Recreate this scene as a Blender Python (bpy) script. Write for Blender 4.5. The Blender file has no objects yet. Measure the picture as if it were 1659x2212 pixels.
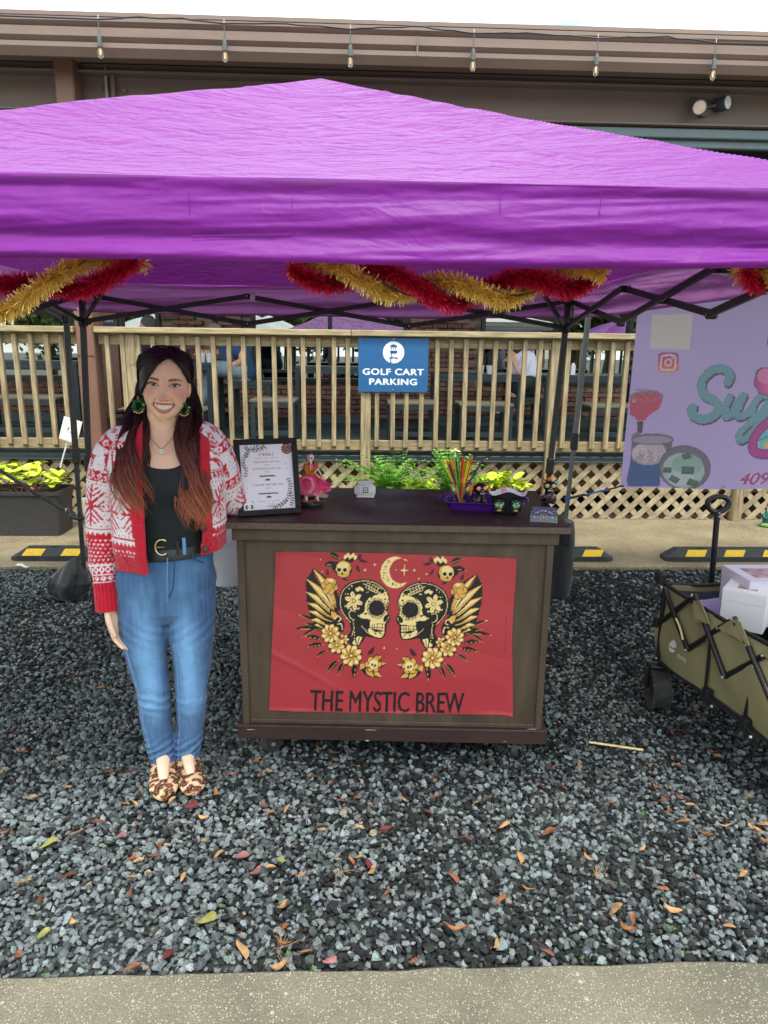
import bpy, bmesh, math, random
import numpy as np
from mathutils import Vector, Matrix, Euler
from mathutils.geometry import tessellate_polygon

SC = bpy.context.scene
COL = SC.collection
rnd = random.Random(7)
nrg = np.random.default_rng(11)
PI = math.pi

# ------------------------------------------------------------------ camera
CW, CH, CF = 1659.0, 2212.0, 1533.0
CAMH, PITCH, YAW, ROLL = 1.62, math.radians(13.0), math.radians(2.2), 0.0125
_f = Vector((math.sin(YAW)*math.cos(PITCH), math.cos(YAW)*math.cos(PITCH), -math.sin(PITCH)))
_r0 = Vector((math.cos(YAW), -math.sin(YAW), 0)); _u0 = _r0.cross(_f)
_r = _r0*math.cos(ROLL) + _u0*math.sin(ROLL); _u = -_r0*math.sin(ROLL) + _u0*math.cos(ROLL)
_c = Vector((0, 0, CAMH))
cam = bpy.data.cameras.new('camera'); camo = bpy.data.objects.new('camera', cam); COL.objects.link(camo)
camo.matrix_world = Matrix(((_r.x, _u.x, -_f.x, 0), (_r.y, _u.y, -_f.y, 0), (_r.z, _u.z, -_f.z, CAMH), (0, 0, 0, 1)))
cam.sensor_fit = 'VERTICAL'; cam.sensor_height = 36.0; cam.lens = 36.0*CF/CH
cam.clip_start = 0.05; cam.clip_end = 500
SC.camera = camo

# ------------------------------------------------------------------ world, sun, exposure
SUN_EL, SUN_AZ = math.radians(64), math.radians(165)   # azimuth clockwise from +Y
wld = bpy.data.worlds.new('World'); SC.world = wld; wld.use_nodes = True
nt = wld.node_tree; nt.nodes.clear()
def N(nt, t, **kw):
    n = nt.nodes.new(t)
    for k, v in kw.items():
        if k.startswith('_'): setattr(n, k[1:], v)
    return n
wo = N(nt, 'ShaderNodeOutputWorld'); bg = N(nt, 'ShaderNodeBackground'); sky = N(nt, 'ShaderNodeTexSky')
sky.sky_type = 'NISHITA'; sky.sun_disc = False; sky.sun_elevation = SUN_EL; sky.sun_rotation = SUN_AZ
sky.air_density = 1.0; sky.dust_density = 1.5; sky.ozone_density = 1.0
tc = N(nt, 'ShaderNodeTexCoord'); nz = N(nt, 'ShaderNodeTexNoise'); rp = N(nt, 'ShaderNodeValToRGB'); mx = N(nt, 'ShaderNodeMix')
mx.data_type = 'RGBA'
nz.inputs['Scale'].default_value = 3.1; nz.inputs['Detail'].default_value = 5; nz.inputs['Roughness'].default_value = .55
rp.color_ramp.elements[0].position = .40; rp.color_ramp.elements[1].position = .555
rp.color_ramp.elements[0].color = (.12, .12, .12, 1)
nt.links.new(tc.outputs['Generated'], nz.inputs['Vector']); nt.links.new(nz.outputs['Fac'], rp.inputs['Fac'])
nt.links.new(rp.outputs['Color'], mx.inputs['Factor']); nt.links.new(sky.outputs['Color'], mx.inputs['A'])
mx.inputs['B'].default_value = (9.4, 9.9, 9.8, 1)
nt.links.new(mx.outputs['Result'], bg.inputs['Color']); bg.inputs['Strength'].default_value = 0.14
nt.links.new(bg.outputs['Background'], wo.inputs['Surface'])
sl = bpy.data.lights.new('sun', 'SUN'); sl.energy = 1.5; sl.angle = math.radians(12); sl.color = (1, .96, .9)
so = bpy.data.objects.new('sun', sl); COL.objects.link(so)
_sd = Vector((math.sin(SUN_AZ)*math.cos(SUN_EL), math.cos(SUN_AZ)*math.cos(SUN_EL), math.sin(SUN_EL)))
so.rotation_euler = _sd.to_track_quat('Z', 'Y').to_euler(); so.location = (0, -5, 12)
SC.view_settings.view_transform = 'Standard'; SC.view_settings.look = 'None'
SC.view_settings.exposure = 1.25; SC.view_settings.gamma = 1.0
SC.view_settings.use_curve_mapping = False
SC.cycles.max_bounces = 8; SC.cycles.diffuse_bounces = 4; SC.cycles.glossy_bounces = 4
SC.cycles.transmission_bounces = 8; SC.cycles.transparent_max_bounces = 12
SC.cycles.use_denoising = True; SC.cycles.sample_clamp_indirect = 6

# ------------------------------------------------------------------ pixel -> place (a pixel gives a direction only)
def ray(px, py): return _f + _r*((px-CW/2)/CF) - _u*((py-CH/2)/CF)
def atZ(px, py, z=0.0):
    d = ray(px, py); return _c + d*((z-CAMH)/d.z)
def atY(px, py, y):
    d = ray(px, py); return _c + d*(y/d.y)

# ------------------------------------------------------------------ materials
def lin(r, g=None, b=None):
    if isinstance(r, str):
        r, g, b = (int(r[i:i+2], 16) for i in (0, 2, 4))
    def f(c):
        c /= 255.0
        return c/12.92 if c <= .04045 else ((c+.055)/1.055)**2.4
    return (f(r), f(g), f(b))
MATS = {}
def mat(name, col=(.5, .5, .5), rough=.6, metal=0.0, var=0.0, vscale=6.0, stretch=(1, 1, 1), bump=0.0, bscale=60.0, bstretch=None,
        spec=.5, rand=0.0, attr=None, trans=0.0, ior=1.45, sheen=0.0, coat=0.0, sss=0.0, col2=None, detail=4.0, rvar=0.0, alpha=1.0, emit=0.0):
    if name in MATS: return MATS[name]
    m = bpy.data.materials.new(name); m.use_nodes = True; t = m.node_tree; t.nodes.clear()
    out = N(t, 'ShaderNodeOutputMaterial'); p = N(t, 'ShaderNodeBsdfPrincipled')
    t.links.new(p.outputs['BSDF'], out.inputs['Surface'])
    I = p.inputs
    I['Roughness'].default_value = rough; I['Metallic'].default_value = metal; I['IOR'].default_value = ior
    I['Specular IOR Level'].default_value = spec; I['Transmission Weight'].default_value = trans
    I['Sheen Weight'].default_value = sheen; I['Coat Weight'].default_value = coat; I['Alpha'].default_value = alpha
    if sss: I['Subsurface Weight'].default_value = sss; I['Subsurface Radius'].default_value = (.012, .005, .003); I['Subsurface Scale'].default_value = .5
    src = None
    if attr:
        a = N(t, 'ShaderNodeAttribute'); a.attribute_name = attr; src = a.outputs['Color']
    else:
        I['Base Color'].default_value = (*col, 1)
    co = N(t, 'ShaderNodeTexCoord'); mp = N(t, 'ShaderNodeMapping'); mp.inputs['Scale'].default_value = stretch
    t.links.new(co.outputs['Object'], mp.inputs['Vector'])
    oi = N(t, 'ShaderNodeObjectInfo')
    vec = mp.outputs['Vector']
    if rand:
        ad = N(t, 'ShaderNodeVectorMath'); ad.operation = 'ADD'
        mlt = N(t, 'ShaderNodeMath'); mlt.operation = 'MULTIPLY'; mlt.inputs[1].default_value = 37.0
        t.links.new(oi.outputs['Random'], mlt.inputs[0]); t.links.new(vec, ad.inputs[0]); t.links.new(mlt.outputs[0], ad.inputs[1]); vec = ad.outputs[0]
    if var:
        n = N(t, 'ShaderNodeTexNoise'); n.inputs['Scale'].default_value = vscale; n.inputs['Detail'].default_value = detail
        t.links.new(vec, n.inputs['Vector'])
        r = N(t, 'ShaderNodeMapRange'); r.inputs[1].default_value = .3; r.inputs[2].default_value = .7
        t.links.new(n.outputs['Fac'], r.inputs[0])
        mxx = N(t, 'ShaderNodeMix'); mxx.data_type = 'RGBA'
        if src is None:
            c2 = col2 or tuple(c*(1-var) for c in col); c1 = col if col2 else tuple(min(1, c*(1+var)) for c in col)
            mxx.inputs['A'].default_value = (*c2, 1); mxx.inputs['B'].default_value = (*c1, 1)
            t.links.new(r.outputs[0], mxx.inputs['Factor']); src = mxx.outputs['Result']
        else:
            r.inputs[3].default_value = 1-var; r.inputs[4].default_value = 1+var
            vm = N(t, 'ShaderNodeVectorMath'); vm.operation = 'SCALE'
            t.links.new(src, vm.inputs[0]); t.links.new(r.outputs[0], vm.inputs['Scale']); src = vm.outputs[0]
        if rvar:
            r2 = N(t, 'ShaderNodeMapRange'); r2.inputs[1].default_value = .3; r2.inputs[2].default_value = .7
            r2.inputs[3].default_value = rough-rvar; r2.inputs[4].default_value = rough+rvar
            t.links.new(n.outputs['Fac'], r2.inputs[0]); t.links.new(r2.outputs[0], I['Roughness'])
    if rand:
        r = N(t, 'ShaderNodeMapRange'); r.inputs[3].default_value = 1-rand; r.inputs[4].default_value = 1+rand
        t.links.new(oi.outputs['Random'], r.inputs[0])
        vm = N(t, 'ShaderNodeVectorMath'); vm.operation = 'SCALE'
        if src is None: vm.inputs[0].default_value = col
        else: t.links.new(src, vm.inputs[0])
        t.links.new(r.outputs[0], vm.inputs['Scale']); src = vm.outputs[0]
    if src is not None: t.links.new(src, I['Base Color'])
    if emit:
        I['Emission Color'].default_value = (*col, 1); I['Emission Strength'].default_value = emit
    if bump:
        n = N(t, 'ShaderNodeTexNoise'); n.inputs['Scale'].default_value = bscale; n.inputs['Detail'].default_value = 5
        mp2 = N(t, 'ShaderNodeMapping'); mp2.inputs['Scale'].default_value = bstretch or stretch
        t.links.new(co.outputs['Object'], mp2.inputs['Vector']); t.links.new(mp2.outputs['Vector'], n.inputs['Vector'])
        b = N(t, 'ShaderNodeBump'); b.inputs['Strength'].default_value = bump; b.inputs['Distance'].default_value = .01
        t.links.new(n.outputs['Fac'], b.inputs['Height']); t.links.new(b.outputs['Normal'], I['Normal'])
    m['p'] = 1; MATS[name] = m
    return m

# ------------------------------------------------------------------ objects
def tag(o, label=None, cat=None, group=None, kind=None):
    if label: o['label'] = label
    if cat: o['category'] = cat
    if group: o['group'] = group
    if kind: o['kind'] = kind
    return o
def thing(name, label, cat, loc=(0, 0, 0), rotz=0.0, group=None):
    o = bpy.data.objects.new(name, None); COL.objects.link(o)
    o.location = loc; o.rotation_euler = (0, 0, rotz); o.empty_display_size = .1
    return tag(o, label, cat, group)
def link(name, me, m=None, parent=None, loc=(0, 0, 0), rot=(0, 0, 0)):
    o = bpy.data.objects.new(name, me); COL.objects.link(o)
    o.location = loc; o.rotation_euler = rot
    if parent is not None: o.parent = parent
    if m is not None:
        ms = m if isinstance(m, (list, tuple)) else [m]
        if not me.materials:
            for k in ms: me.materials.append(k)
    return o
def copy_tree(o, parent=None):
    c = o.copy(); COL.objects.link(c); c.parent = parent
    for ch in list(o.children): copy_tree(ch, c)
    return c

def smooth_mesh(me, ang=None):
    me.polygons.foreach_set('use_smooth', [True]*len(me.polygons))
    if ang is not None:
        me.set_sharp_from_angle(angle=math.radians(ang))
def rotm(rx=0, ry=0, rz=0): return Euler((rx, ry, rz)).to_matrix()
I3 = Matrix.Identity(3)
def frame_to(d, up=(0, 0, 1)):
    z = Vector(d).normalized(); u = Vector(up)
    if abs(z.dot(u)) > .99: u = Vector((0, 1, 0))
    x = u.cross(z).normalized(); y = z.cross(x)
    return Matrix(((x.x, y.x, z.x), (x.y, y.y, z.y), (x.z, y.z, z.z)))

class MB:
    def __init__(s): s.v = []; s.f = []; s.mi = []; s.cm = 0
    def add(s, vs, fs):
        b = len(s.v); s.v += [tuple(v) for v in vs]; s.f += [tuple(i+b for i in f) for f in fs]; s.mi += [s.cm]*len(fs); return s
    def box(s, c, d, R=I3, ch=0.0):
        c = Vector(c); hx, hy, hz = d[0]/2, d[1]/2, d[2]/2
        if ch <= 0:
            vs = [c + R @ Vector((x*hx, y*hy, z*hz)) for x in (-1, 1) for y in (-1, 1) for z in (-1, 1)]
            return s.add(vs, [(0, 1, 3, 2), (4, 6, 7, 5), (0, 4, 5, 1), (2, 3, 7, 6), (0, 2, 6, 4), (1, 5, 7, 3)])
        ch = min(ch, hx*.9, hy*.9, hz*.9); vs = []; idx = {}
        for x in (-1, 1):
            for y in (-1, 1):
                for z in (-1, 1):
                    for a in range(3):
                        q = [x*(hx-ch), y*(hy-ch), z*(hz-ch)]; q[a] = (x*hx, y*hy, z*hz)[a]
                        idx[(x, y, z, a)] = len(vs); vs.append(c + R @ Vector(q))
        fs = []
        for a in range(3):
            o = [i for i in range(3) if i != a]
            for sg in (-1, 1):
                q = []
                for (p, r) in ((-1, -1), (1, -1), (1, 1), (-1, 1)):
                    k = [0, 0, 0]; k[a] = sg; k[o[0]] = p; k[o[1]] = r; q.append(idx[(*k, a)])
                fs.append(q)
        for a in range(3):
            o = [i for i in range(3) if i != a]
            for p in (-1, 1):
                for r in (-1, 1):
                    q = []
                    for sg, w in ((-1, o[0]), (1, o[0]), (1, o[1]), (-1, o[1])):
                        k = [0, 0, 0]; k[a] = sg; k[o[0]] = p; k[o[1]] = r; q.append(idx[(*k, w)])
                    fs.append(q)
        for x in (-1, 1):
            for y in (-1, 1):
                for z in (-1, 1): fs.append([idx[(x, y, z, a)] for a in range(3)])
        return s.add(vs, fs)
    def bar(s, a, b, w, h=None, up=(0, 0, 1), ch=0.0):
        a, b = Vector(a), Vector(b); d = b-a
        return s.box((a+b)/2, (w, h or w, d.length), frame_to(d, up), ch)
    def cyl(s, a, b, r0, r1=None, n=16, cap=True):
        a, b = Vector(a), Vector(b); R = frame_to(b-a); r1 = r0 if r1 is None else r1; vs = []
        for k, (p, r) in enumerate(((a, r0), (b, r1))):
            for i in range(n):
                t = 2*PI*i/n; vs.append(p + R @ Vector((r*math.cos(t), r*math.sin(t), 0)))
        fs = [(i, (i+1) % n, n+(i+1) % n, n+i) for i in range(n)]
        if cap: fs += [tuple(range(n))[::-1], tuple(range(n, 2*n))]
        return s.add(vs, fs)
    def tube(s, pts, r, n=8, cap=True, flat=1.0, up=(0, 0, 1)):
        pts = [Vector(p) for p in pts]; rs = r if isinstance(r, (list, tuple)) else [r]*len(pts); vs = []
        m = len(pts); pu = None
        for i, p in enumerate(pts):
            d = pts[min(i+1, m-1)] - pts[max(i-1, 0)]
            if d.length < 1e-9: d = Vector((0, 0, 1))
            if pu is None: R = frame_to(d, up)
            else: R = frame_to(d, pu)
            pu = R.col[1].copy()
            for k in range(n):
                t = 2*PI*k/n; vs.append(p + R @ Vector((rs[i]*math.cos(t), rs[i]*flat*math.sin(t), 0)))
        fs = [(i*n+k, i*n+(k+1) % n, (i+1)*n+(k+1) % n, (i+1)*n+k) for i in range(m-1) for k in range(n)]
        if cap: fs += [tuple(range(n))[::-1], tuple(range((m-1)*n, m*n))]
        return s.add(vs, fs)
    def lathe(s, prof, c=(0, 0, 0), n=24, R=I3, sx=1, sy=1, a0=0, a1=2*PI):
        c = Vector(c); vs = []; full = abs(a1-a0-2*PI) < 1e-6; k = n if full else n+1
        for (r, z) in prof:
            for i in range(k):
                t = a0+(a1-a0)*i/n; vs.append(c + R @ Vector((r*math.cos(t)*sx, r*math.sin(t)*sy, z)))
        fs = []
        for j in range(len(prof)-1):
            for i in range(n):
                a, b = j*k+i, j*k+(i+1) % k
                fs.append((a, b, b+k, a+k))
        return s.add(vs, fs)
    def sphere(s, c, r, n=16, m=10, R=I3):
        r = r if isinstance(r, (tuple, list)) else (r, r, r); c = Vector(c)
        vs = [c + R @ Vector((0, 0, -r[2]))]; 
        for j in range(1, m):
            p = -PI/2+PI*j/m
            for i in range(n):
                t = 2*PI*i/n; vs.append(c + R @ Vector((r[0]*math.cos(p)*math.cos(t), r[1]*math.cos(p)*math.sin(t), r[2]*math.sin(p))))
        vs.append(c + R @ Vector((0, 0, r[2]))); L = len(vs)-1; fs = []
        for i in range(n):
            fs.append((0, 1+(i+1) % n, 1+i)); fs.append((L, L-n+i, L-n+(i+1) % n))
        for j in range(m-2):
            for i in range(n):
                a = 1+j*n+i; b = 1+j*n+(i+1) % n; fs.append((a, b, b+n, a+n))
        return s.add(vs, fs)
    def prism(s, poly, h, c=(0, 0, 0), R=I3):
        c = Vector(c); n = len(poly)
        vs = [c + R @ Vector((x, y, 0)) for x, y in poly] + [c + R @ Vector((x, y, h)) for x, y in poly]
        fs = [(i, (i+1) % n, n+(i+1) % n, n+i) for i in range(n)]
        tr = tessellate_polygon([[Vector((x, y, 0)) for x, y in poly]])
        fs += [tuple(t) for t in tr] + [tuple(n+i for i in t) for t in tr]
        return s.add(vs, fs)
    def grid(s, fn, nu, nv, cu=False, cv=False):
        b = [fn(i/(nu if cu else nu-1), j/(nv if cv else nv-1)) for j in range(nv) for i in range(nu)]
        fs = []
        for j in range(nv if cv else nv-1):
            for i in range(nu if cu else nu-1):
                i2, j2 = (i+1) % nu, (j+1) % nv
                fs.append((j*nu+i, j*nu+i2, j2*nu+i2, j2*nu+i))
        return s.add(b, fs)
    def mesh(s, name, sm=None, fix=True):
        me = bpy.data.meshes.new(name); me.from_pydata(s.v, [], s.f)
        if any(s.mi): me.polygons.foreach_set('material_index', s.mi)
        if fix:
            bm = bmesh.new(); bm.from_mesh(me); bmesh.ops.recalc_face_normals(bm, faces=bm.faces); bm.to_mesh(me); bm.free()
        if sm is not None: smooth_mesh(me, sm if sm > 0 else None)
        me.update(); return me
    def obj(s, name, m, parent=None, loc=(0, 0, 0), rot=(0, 0, 0), sm=None, fix=True):
        return link(name, s.mesh(name, sm, fix), m, parent, loc, rot)

def np_mesh(name, verts, faces, cols=None, sm=True):
    """verts (n,3), faces (m,k) numpy; cols (n,3) linear point colours"""
    me = bpy.data.meshes.new(name); n = len(verts); m, k = faces.shape
    me.vertices.add(n); me.vertices.foreach_set('co', np.ascontiguousarray(verts, dtype=np.float32).ravel())
    me.loops.add(m*k); me.loops.foreach_set('vertex_index', np.ascontiguousarray(faces, dtype=np.int32).ravel())
    me.polygons.add(m); me.polygons.foreach_set('loop_start', np.arange(0, m*k, k, dtype=np.int32))
    me.polygons.foreach_set('loop_total', np.full(m, k, dtype=np.int32))
    me.polygons.foreach_set('use_smooth', np.full(m, bool(sm)))
    if cols is not None:
        a = me.color_attributes.new('Col', 'FLOAT_COLOR', 'POINT')
        c4 = np.ones((n, 4), dtype=np.float32); c4[:, :3] = cols
        a.data.foreach_set('color', c4.ravel())
    me.update(calc_edges=True); me.validate(); return me
def grid_faces(nu, nv, cu=False, cv=False):
    I, J = np.meshgrid(np.arange(nu if cu else nu-1), np.arange(nv if cv else nv-1))
    I = I.ravel(); J = J.ravel(); I2 = (I+1) % nu; J2 = (J+1) % nv
    return np.stack([J*nu+I, J*nu+I2, J2*nu+I2, J2*nu+I], 1)

# value noise for geometry
_perm = nrg.permutation(512)
_gr = nrg.random(1024)
def vnoise(x, y, z=0.0):
    x = np.asarray(x, float); y = np.asarray(y, float); z = np.asarray(z, float)+x*0
    xi = np.floor(x).astype(int); yi = np.floor(y).astype(int); zi = np.floor(z).astype(int)
    fx, fy, fz = x-xi, y-yi, z-zi
    fx = fx*fx*(3-2*fx); fy = fy*fy*(3-2*fy); fz = fz*fz*(3-2*fz)
    def h(a, b, c): return _gr[(_perm[(_perm[(_perm[a & 511]+b) & 511]+c) & 511])]
    r = 0
    for dx in (0, 1):
        for dy in (0, 1):
            for dz in (0, 1):
                w = (fx if dx else 1-fx)*(fy if dy else 1-fy)*(fz if dz else 1-fz)
                r = r + w*h(xi+dx, yi+dy, zi+dz)
    return r*2-1
def fbm(x, y, z=0.0, o=4):
    s = 0; a = .5; 
    for k in range(o):
        s = s+a*vnoise(x*2**k+k*17.3, y*2**k+k*9.1, np.asarray(z)*2**k+k*3.7); a *= .5
    return s

# ------------------------------------------------------------------ flat print painted as point colours on a fine grid (posters, signs, knitwear)
_txt = {}
def text_tris(st, bold=0.0, space=1.0, shear=0.0):
    key = (st, bold, space, shear)
    if key in _txt: return _txt[key]
    cu = bpy.data.curves.new('t', 'FONT'); cu.body = st; cu.offset = bold; cu.space_character = space; cu.shear = shear
    cu.align_x = 'CENTER'; cu.align_y = 'CENTER'; cu.resolution_u = 3
    o = bpy.data.objects.new('t', cu); COL.objects.link(o)
    dg = bpy.context.evaluated_depsgraph_get(); me = o.evaluated_get(dg).to_mesh(); me.calc_loop_triangles()
    vs = np.array([v.co[:2] for v in me.vertices]); ts = np.array([t.vertices[:] for t in me.loop_triangles])
    o.evaluated_get(dg).to_mesh_clear(); bpy.data.objects.remove(o); bpy.data.curves.remove(cu)
    if len(vs):
        vs -= (vs.min(0)+vs.max(0))/2
    _txt[key] = (vs, ts); return vs, ts
class Print:
    def __init__(s, w, h, res, col):
        s.w, s.h = w, h; s.nx = max(2, int(w/res)+1); s.ny = max(2, int(h/res)+1)
        s.X, s.Y = np.meshgrid(np.linspace(0, w, s.nx), np.linspace(0, h, s.ny))
        s.a = np.zeros((s.ny, s.nx, 3)); s.a[:] = col; s.dx = w/(s.nx-1); s.dy = h/(s.ny-1)
    def win(s, x0, y0, x1, y1):
        i0 = max(0, int(x0/s.dx)-1); i1 = min(s.nx, int(x1/s.dx)+3); j0 = max(0, int(y0/s.dy)-1); j1 = min(s.ny, int(y1/s.dy)+3)
        return (slice(j0, max(j0, j1)), slice(i0, max(i0, i1)))
    def put(s, w, m, col, a=1.0):
        t = s.a[w]; c = np.array(col); t[m] = t[m]*(1-a)+c*a
    def poly(s, P, col, a=1.0):
        P = np.asarray(P, float); w = s.win(P[:, 0].min(), P[:, 1].min(), P[:, 0].max(), P[:, 1].max())
        X, Y = s.X[w], s.Y[w]; ins = np.zeros(X.shape, bool); n = len(P)
        for i in range(n):
            x0, y0 = P[i]; x1, y1 = P[i-1]
            if y0 == y1: continue
            c = ((y0 > Y) != (y1 > Y)) & (X < (x1-x0)*(Y-y0)/(y1-y0)+x0); ins ^= c
        s.put(w, ins, col, a)
    def stroke(s, P, wd, col, closed=False):
        P = np.asarray(P, float)
        if closed: P = np.vstack([P, P[:1]])
        wd = np.broadcast_to(np.asarray(wd, float), (len(P),)); mxw = wd.max()
        w = s.win(P[:, 0].min()-mxw, P[:, 1].min()-mxw, P[:, 0].max()+mxw, P[:, 1].max()+mxw); X, Y = s.X[w], s.Y[w]
        ins = np.zeros(X.shape, bool)
        for i in range(len(P)-1):
            a, b = P[i], P[i+1]; d = b-a; L = d@d+1e-12
            t = np.clip(((X-a[0])*d[0]+(Y-a[1])*d[1])/L, 0, 1)
            ww = (wd[i]*(1-t)+wd[i+1]*t)/2
            ins |= (X-a[0]-t*d[0])**2+(Y-a[1]-t*d[1])**2 < ww*ww
        s.put(w, ins, col)
    def ell(s, cx, cy, rx, ry, col, rot=0.0, a=1.0):
        m = max(rx, ry); w = s.win(cx-m, cy-m, cx+m, cy+m); X, Y = s.X[w]-cx, s.Y[w]-cy
        c, q = math.cos(rot), math.sin(rot); u = X*c+Y*q; v = -X*q+Y*c
        s.put(w, (u/rx)**2+(v/ry)**2 < 1, col, a)
    def text(s, st, cx, cy, wd, ht, col, bold=.0, space=1.0, shear=0.0, rot=0.0):
        if bold:
            k = bold*(ht or wd*.2)
            for ox, oy in ((-k, 0), (k, 0), (0, k*.6), (0, -k*.6)): s.text(st, cx+ox, cy+oy, wd, ht, col, 0, space, shear, rot)
        vs, ts = text_tris(st, 0, space, shear)
        if not len(vs): return
        e = vs.max(0)-vs.min(0); q = vs*np.array([wd/e[0], (ht or wd*e[1]/e[0])/e[1]])
        if rot:
            c, k = math.cos(rot), math.sin(rot); q = np.stack([q[:, 0]*c-q[:, 1]*k, q[:, 0]*k+q[:, 1]*c], 1)
        q = q+np.array([cx, cy])
        for t in ts:
            A, B, C_ = q[t]; lo = np.minimum(np.minimum(A, B), C_); hi = np.maximum(np.maximum(A, B), C_)
            w = s.win(lo[0], lo[1], hi[0], hi[1]); X, Y = s.X[w], s.Y[w]
            d = (B[1]-C_[1])*(A[0]-C_[0])+(C_[0]-B[0])*(A[1]-C_[1])
            if abs(d) < 1e-14: continue
            l1 = ((B[1]-C_[1])*(X-C_[0])+(C_[0]-B[0])*(Y-C_[1]))/d; l2 = ((C_[1]-A[1])*(X-C_[0])+(A[0]-C_[0])*(Y-C_[1]))/d
            s.put(w, (l1 >= -1e-6) & (l2 >= -1e-6) & (l1+l2 <= 1+1e-6), col)
    def mesh(s, name, fn=None):
        """fn(u,v)->(x,y,z) arrays; default: x = u, z = v, y = 0"""
        if fn is None: V = np.stack([s.X, s.X*0, s.Y], -1)
        else: V = np.stack(fn(s.X, s.Y), -1)
        return np_mesh(name, V.reshape(-1, 3), grid_faces(s.nx, s.ny), s.a.reshape(-1, 3), True)
def arc(cx, cy, r, a0, a1, n=16, ry=None):
    return [(cx+r*math.cos(a0+(a1-a0)*i/n), cy+(ry or r)*math.sin(a0+(a1-a0)*i/n)) for i in range(n+1)]
def spline(P, n=8, closed=False):
    P = [np.array(p, float) for p in P]; out = []; m = len(P)
    for i in range(m if closed else m-1):
        if closed: a, b, c, d = P[i-1], P[i], P[(i+1) % m], P[(i+2) % m]
        else: a, b, c, d = P[max(i-1, 0)], P[i], P[i+1], P[min(i+2, m-1)]
        for k in range(n):
            t = k/n; out.append(.5*((2*b)+(c-a)*t+(2*a-5*b+4*c-d)*t*t+(3*b-a-3*c+d)*t**3))
    if not closed: out.append(P[-1])
    return np.array(out)
# ================================================================== setting: ground, gravel, pavements
DECKZ, YF, YW = .66, 6.6, 9.9
m_ground = mat('ground_dark', (.03, .034, .033), .9, var=.5, vscale=9, bump=.6, bscale=80)
MB().grid(lambda u, v: ((u-.5)*240, (v-.5)*240, -.045), 2, 2).obj('ground', mat('far_ground', (.12, .12, .10), .95, var=.3, vscale=2), fix=False)['kind'] = 'structure'
g = MB(); g.grid(lambda u, v: (-7+14*u, 1.4+3.9*v, -.016+.006*math.sin(u*31)*math.cos(v*17)), 60, 30)
g.obj('gravel_bed', m_ground, sm=0, fix=False)['kind'] = 'structure'

def concrete(name, c1, c2, sc=1.0):
    if name in MATS: return MATS[name]
    m = bpy.data.materials.new(name); m.use_nodes = True; t = m.node_tree; p = t.nodes['Principled BSDF']
    co = N(t, 'ShaderNodeTexCoord')
    n1 = N(t, 'ShaderNodeTexNoise'); n1.inputs['Scale'].default_value = 2.3*sc; n1.inputs['Detail'].default_value = 8; n1.inputs['Roughness'].default_value = .65
    n2 = N(t, 'ShaderNodeTexNoise'); n2.inputs['Scale'].default_value = 260*sc; n2.inputs['Detail'].default_value = 3
    v = N(t, 'ShaderNodeTexVoronoi'); v.inputs['Scale'].default_value = 140*sc; v.inputs['Randomness'].default_value = 1
    v2 = N(t, 'ShaderNodeTexVoronoi'); v2.inputs['Scale'].default_value = 34*sc
    for x in (n1, n2, v, v2): t.links.new(co.outputs['Object'], x.inputs['Vector'])
    r1 = N(t, 'ShaderNodeValToRGB'); r1.color_ramp.elements[0].position = .34; r1.color_ramp.elements[1].position = .66
    r1.color_ramp.elements[0].color = (*c2, 1); r1.color_ramp.elements[1].color = (*c1, 1)
    t.links.new(n1.outputs['Fac'], r1.inputs['Fac'])
    def spots(vor, lo, hi, thr):
        # pale aggregate: cells with a high random value, near the cell centre
        a = N(t, 'ShaderNodeMapRange'); a.inputs[1].default_value = hi; a.inputs[2].default_value = lo; t.links.new(vor.outputs['Distance'], a.inputs[0])
        s = N(t, 'ShaderNodeSeparateColor'); t.links.new(vor.outputs['Color'], s.inputs[0])
        c = N(t, 'ShaderNodeMath'); c.operation = 'GREATER_THAN'; c.inputs[1].default_value = thr; t.links.new(s.outputs[0], c.inputs[0])
        k = N(t, 'ShaderNodeMath'); k.operation = 'MULTIPLY'; t.links.new(a.outputs[0], k.inputs[0]); t.links.new(c.outputs[0], k.inputs[1]); return k.outputs[0]
    s1 = spots(v, .18, .42, .52); s2 = spots(v2, .14, .24, .95)
    ad = N(t, 'ShaderNodeMath'); ad.operation = 'MAXIMUM'; t.links.new(s1, ad.inputs[0]); t.links.new(s2, ad.inputs[1])
    ml = N(t, 'ShaderNodeMath'); ml.operation = 'MULTIPLY'; ml.inputs[1].default_value = .62; t.links.new(ad.outputs[0], ml.inputs[0])
    m1 = N(t, 'ShaderNodeMix'); m1.data_type = 'RGBA'; m1.inputs['B'].default_value = (.56, .50, .35, 1)
    t.links.new(ml.outputs[0], m1.inputs['Factor']); t.links.new(r1.outputs['Color'], m1.inputs['A'])
    m2 = N(t, 'ShaderNodeMix'); m2.data_type = 'RGBA'; m2.blend_type = 'MULTIPLY'; m2.inputs['Factor'].default_value = .75
    r2 = N(t, 'ShaderNodeMapRange'); r2.inputs[1].default_value = .32; r2.inputs[2].default_value = .6; r2.inputs[3].default_value = .35; r2.inputs[4].default_value = 1.15
    t.links.new(n2.outputs['Fac'], r2.inputs[0]); t.links.new(r2.outputs[0], m2.inputs['B']); t.links.new(m1.outputs['Result'], m2.inputs['A'])
    t.links.new(m2.outputs['Result'], p.inputs['Base Color']); p.inputs['Roughness'].default_value = .85
    b = N(t, 'ShaderNodeBump'); b.inputs['Strength'].default_value = .5; b.inputs['Distance'].default_value = .004
    t.links.new(n2.outputs['Fac'], b.inputs['Height']); t.links.new(b.outputs['Normal'], p.inputs['Normal'])
    MATS[name] = m; return m
m_conc = concrete('front_concrete', (.215, .20, .14), (.125, .12, .085))
m_conc2 = concrete('rear_concrete', (.31, .255, .15), (.165, .13, .07), .7)

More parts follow.
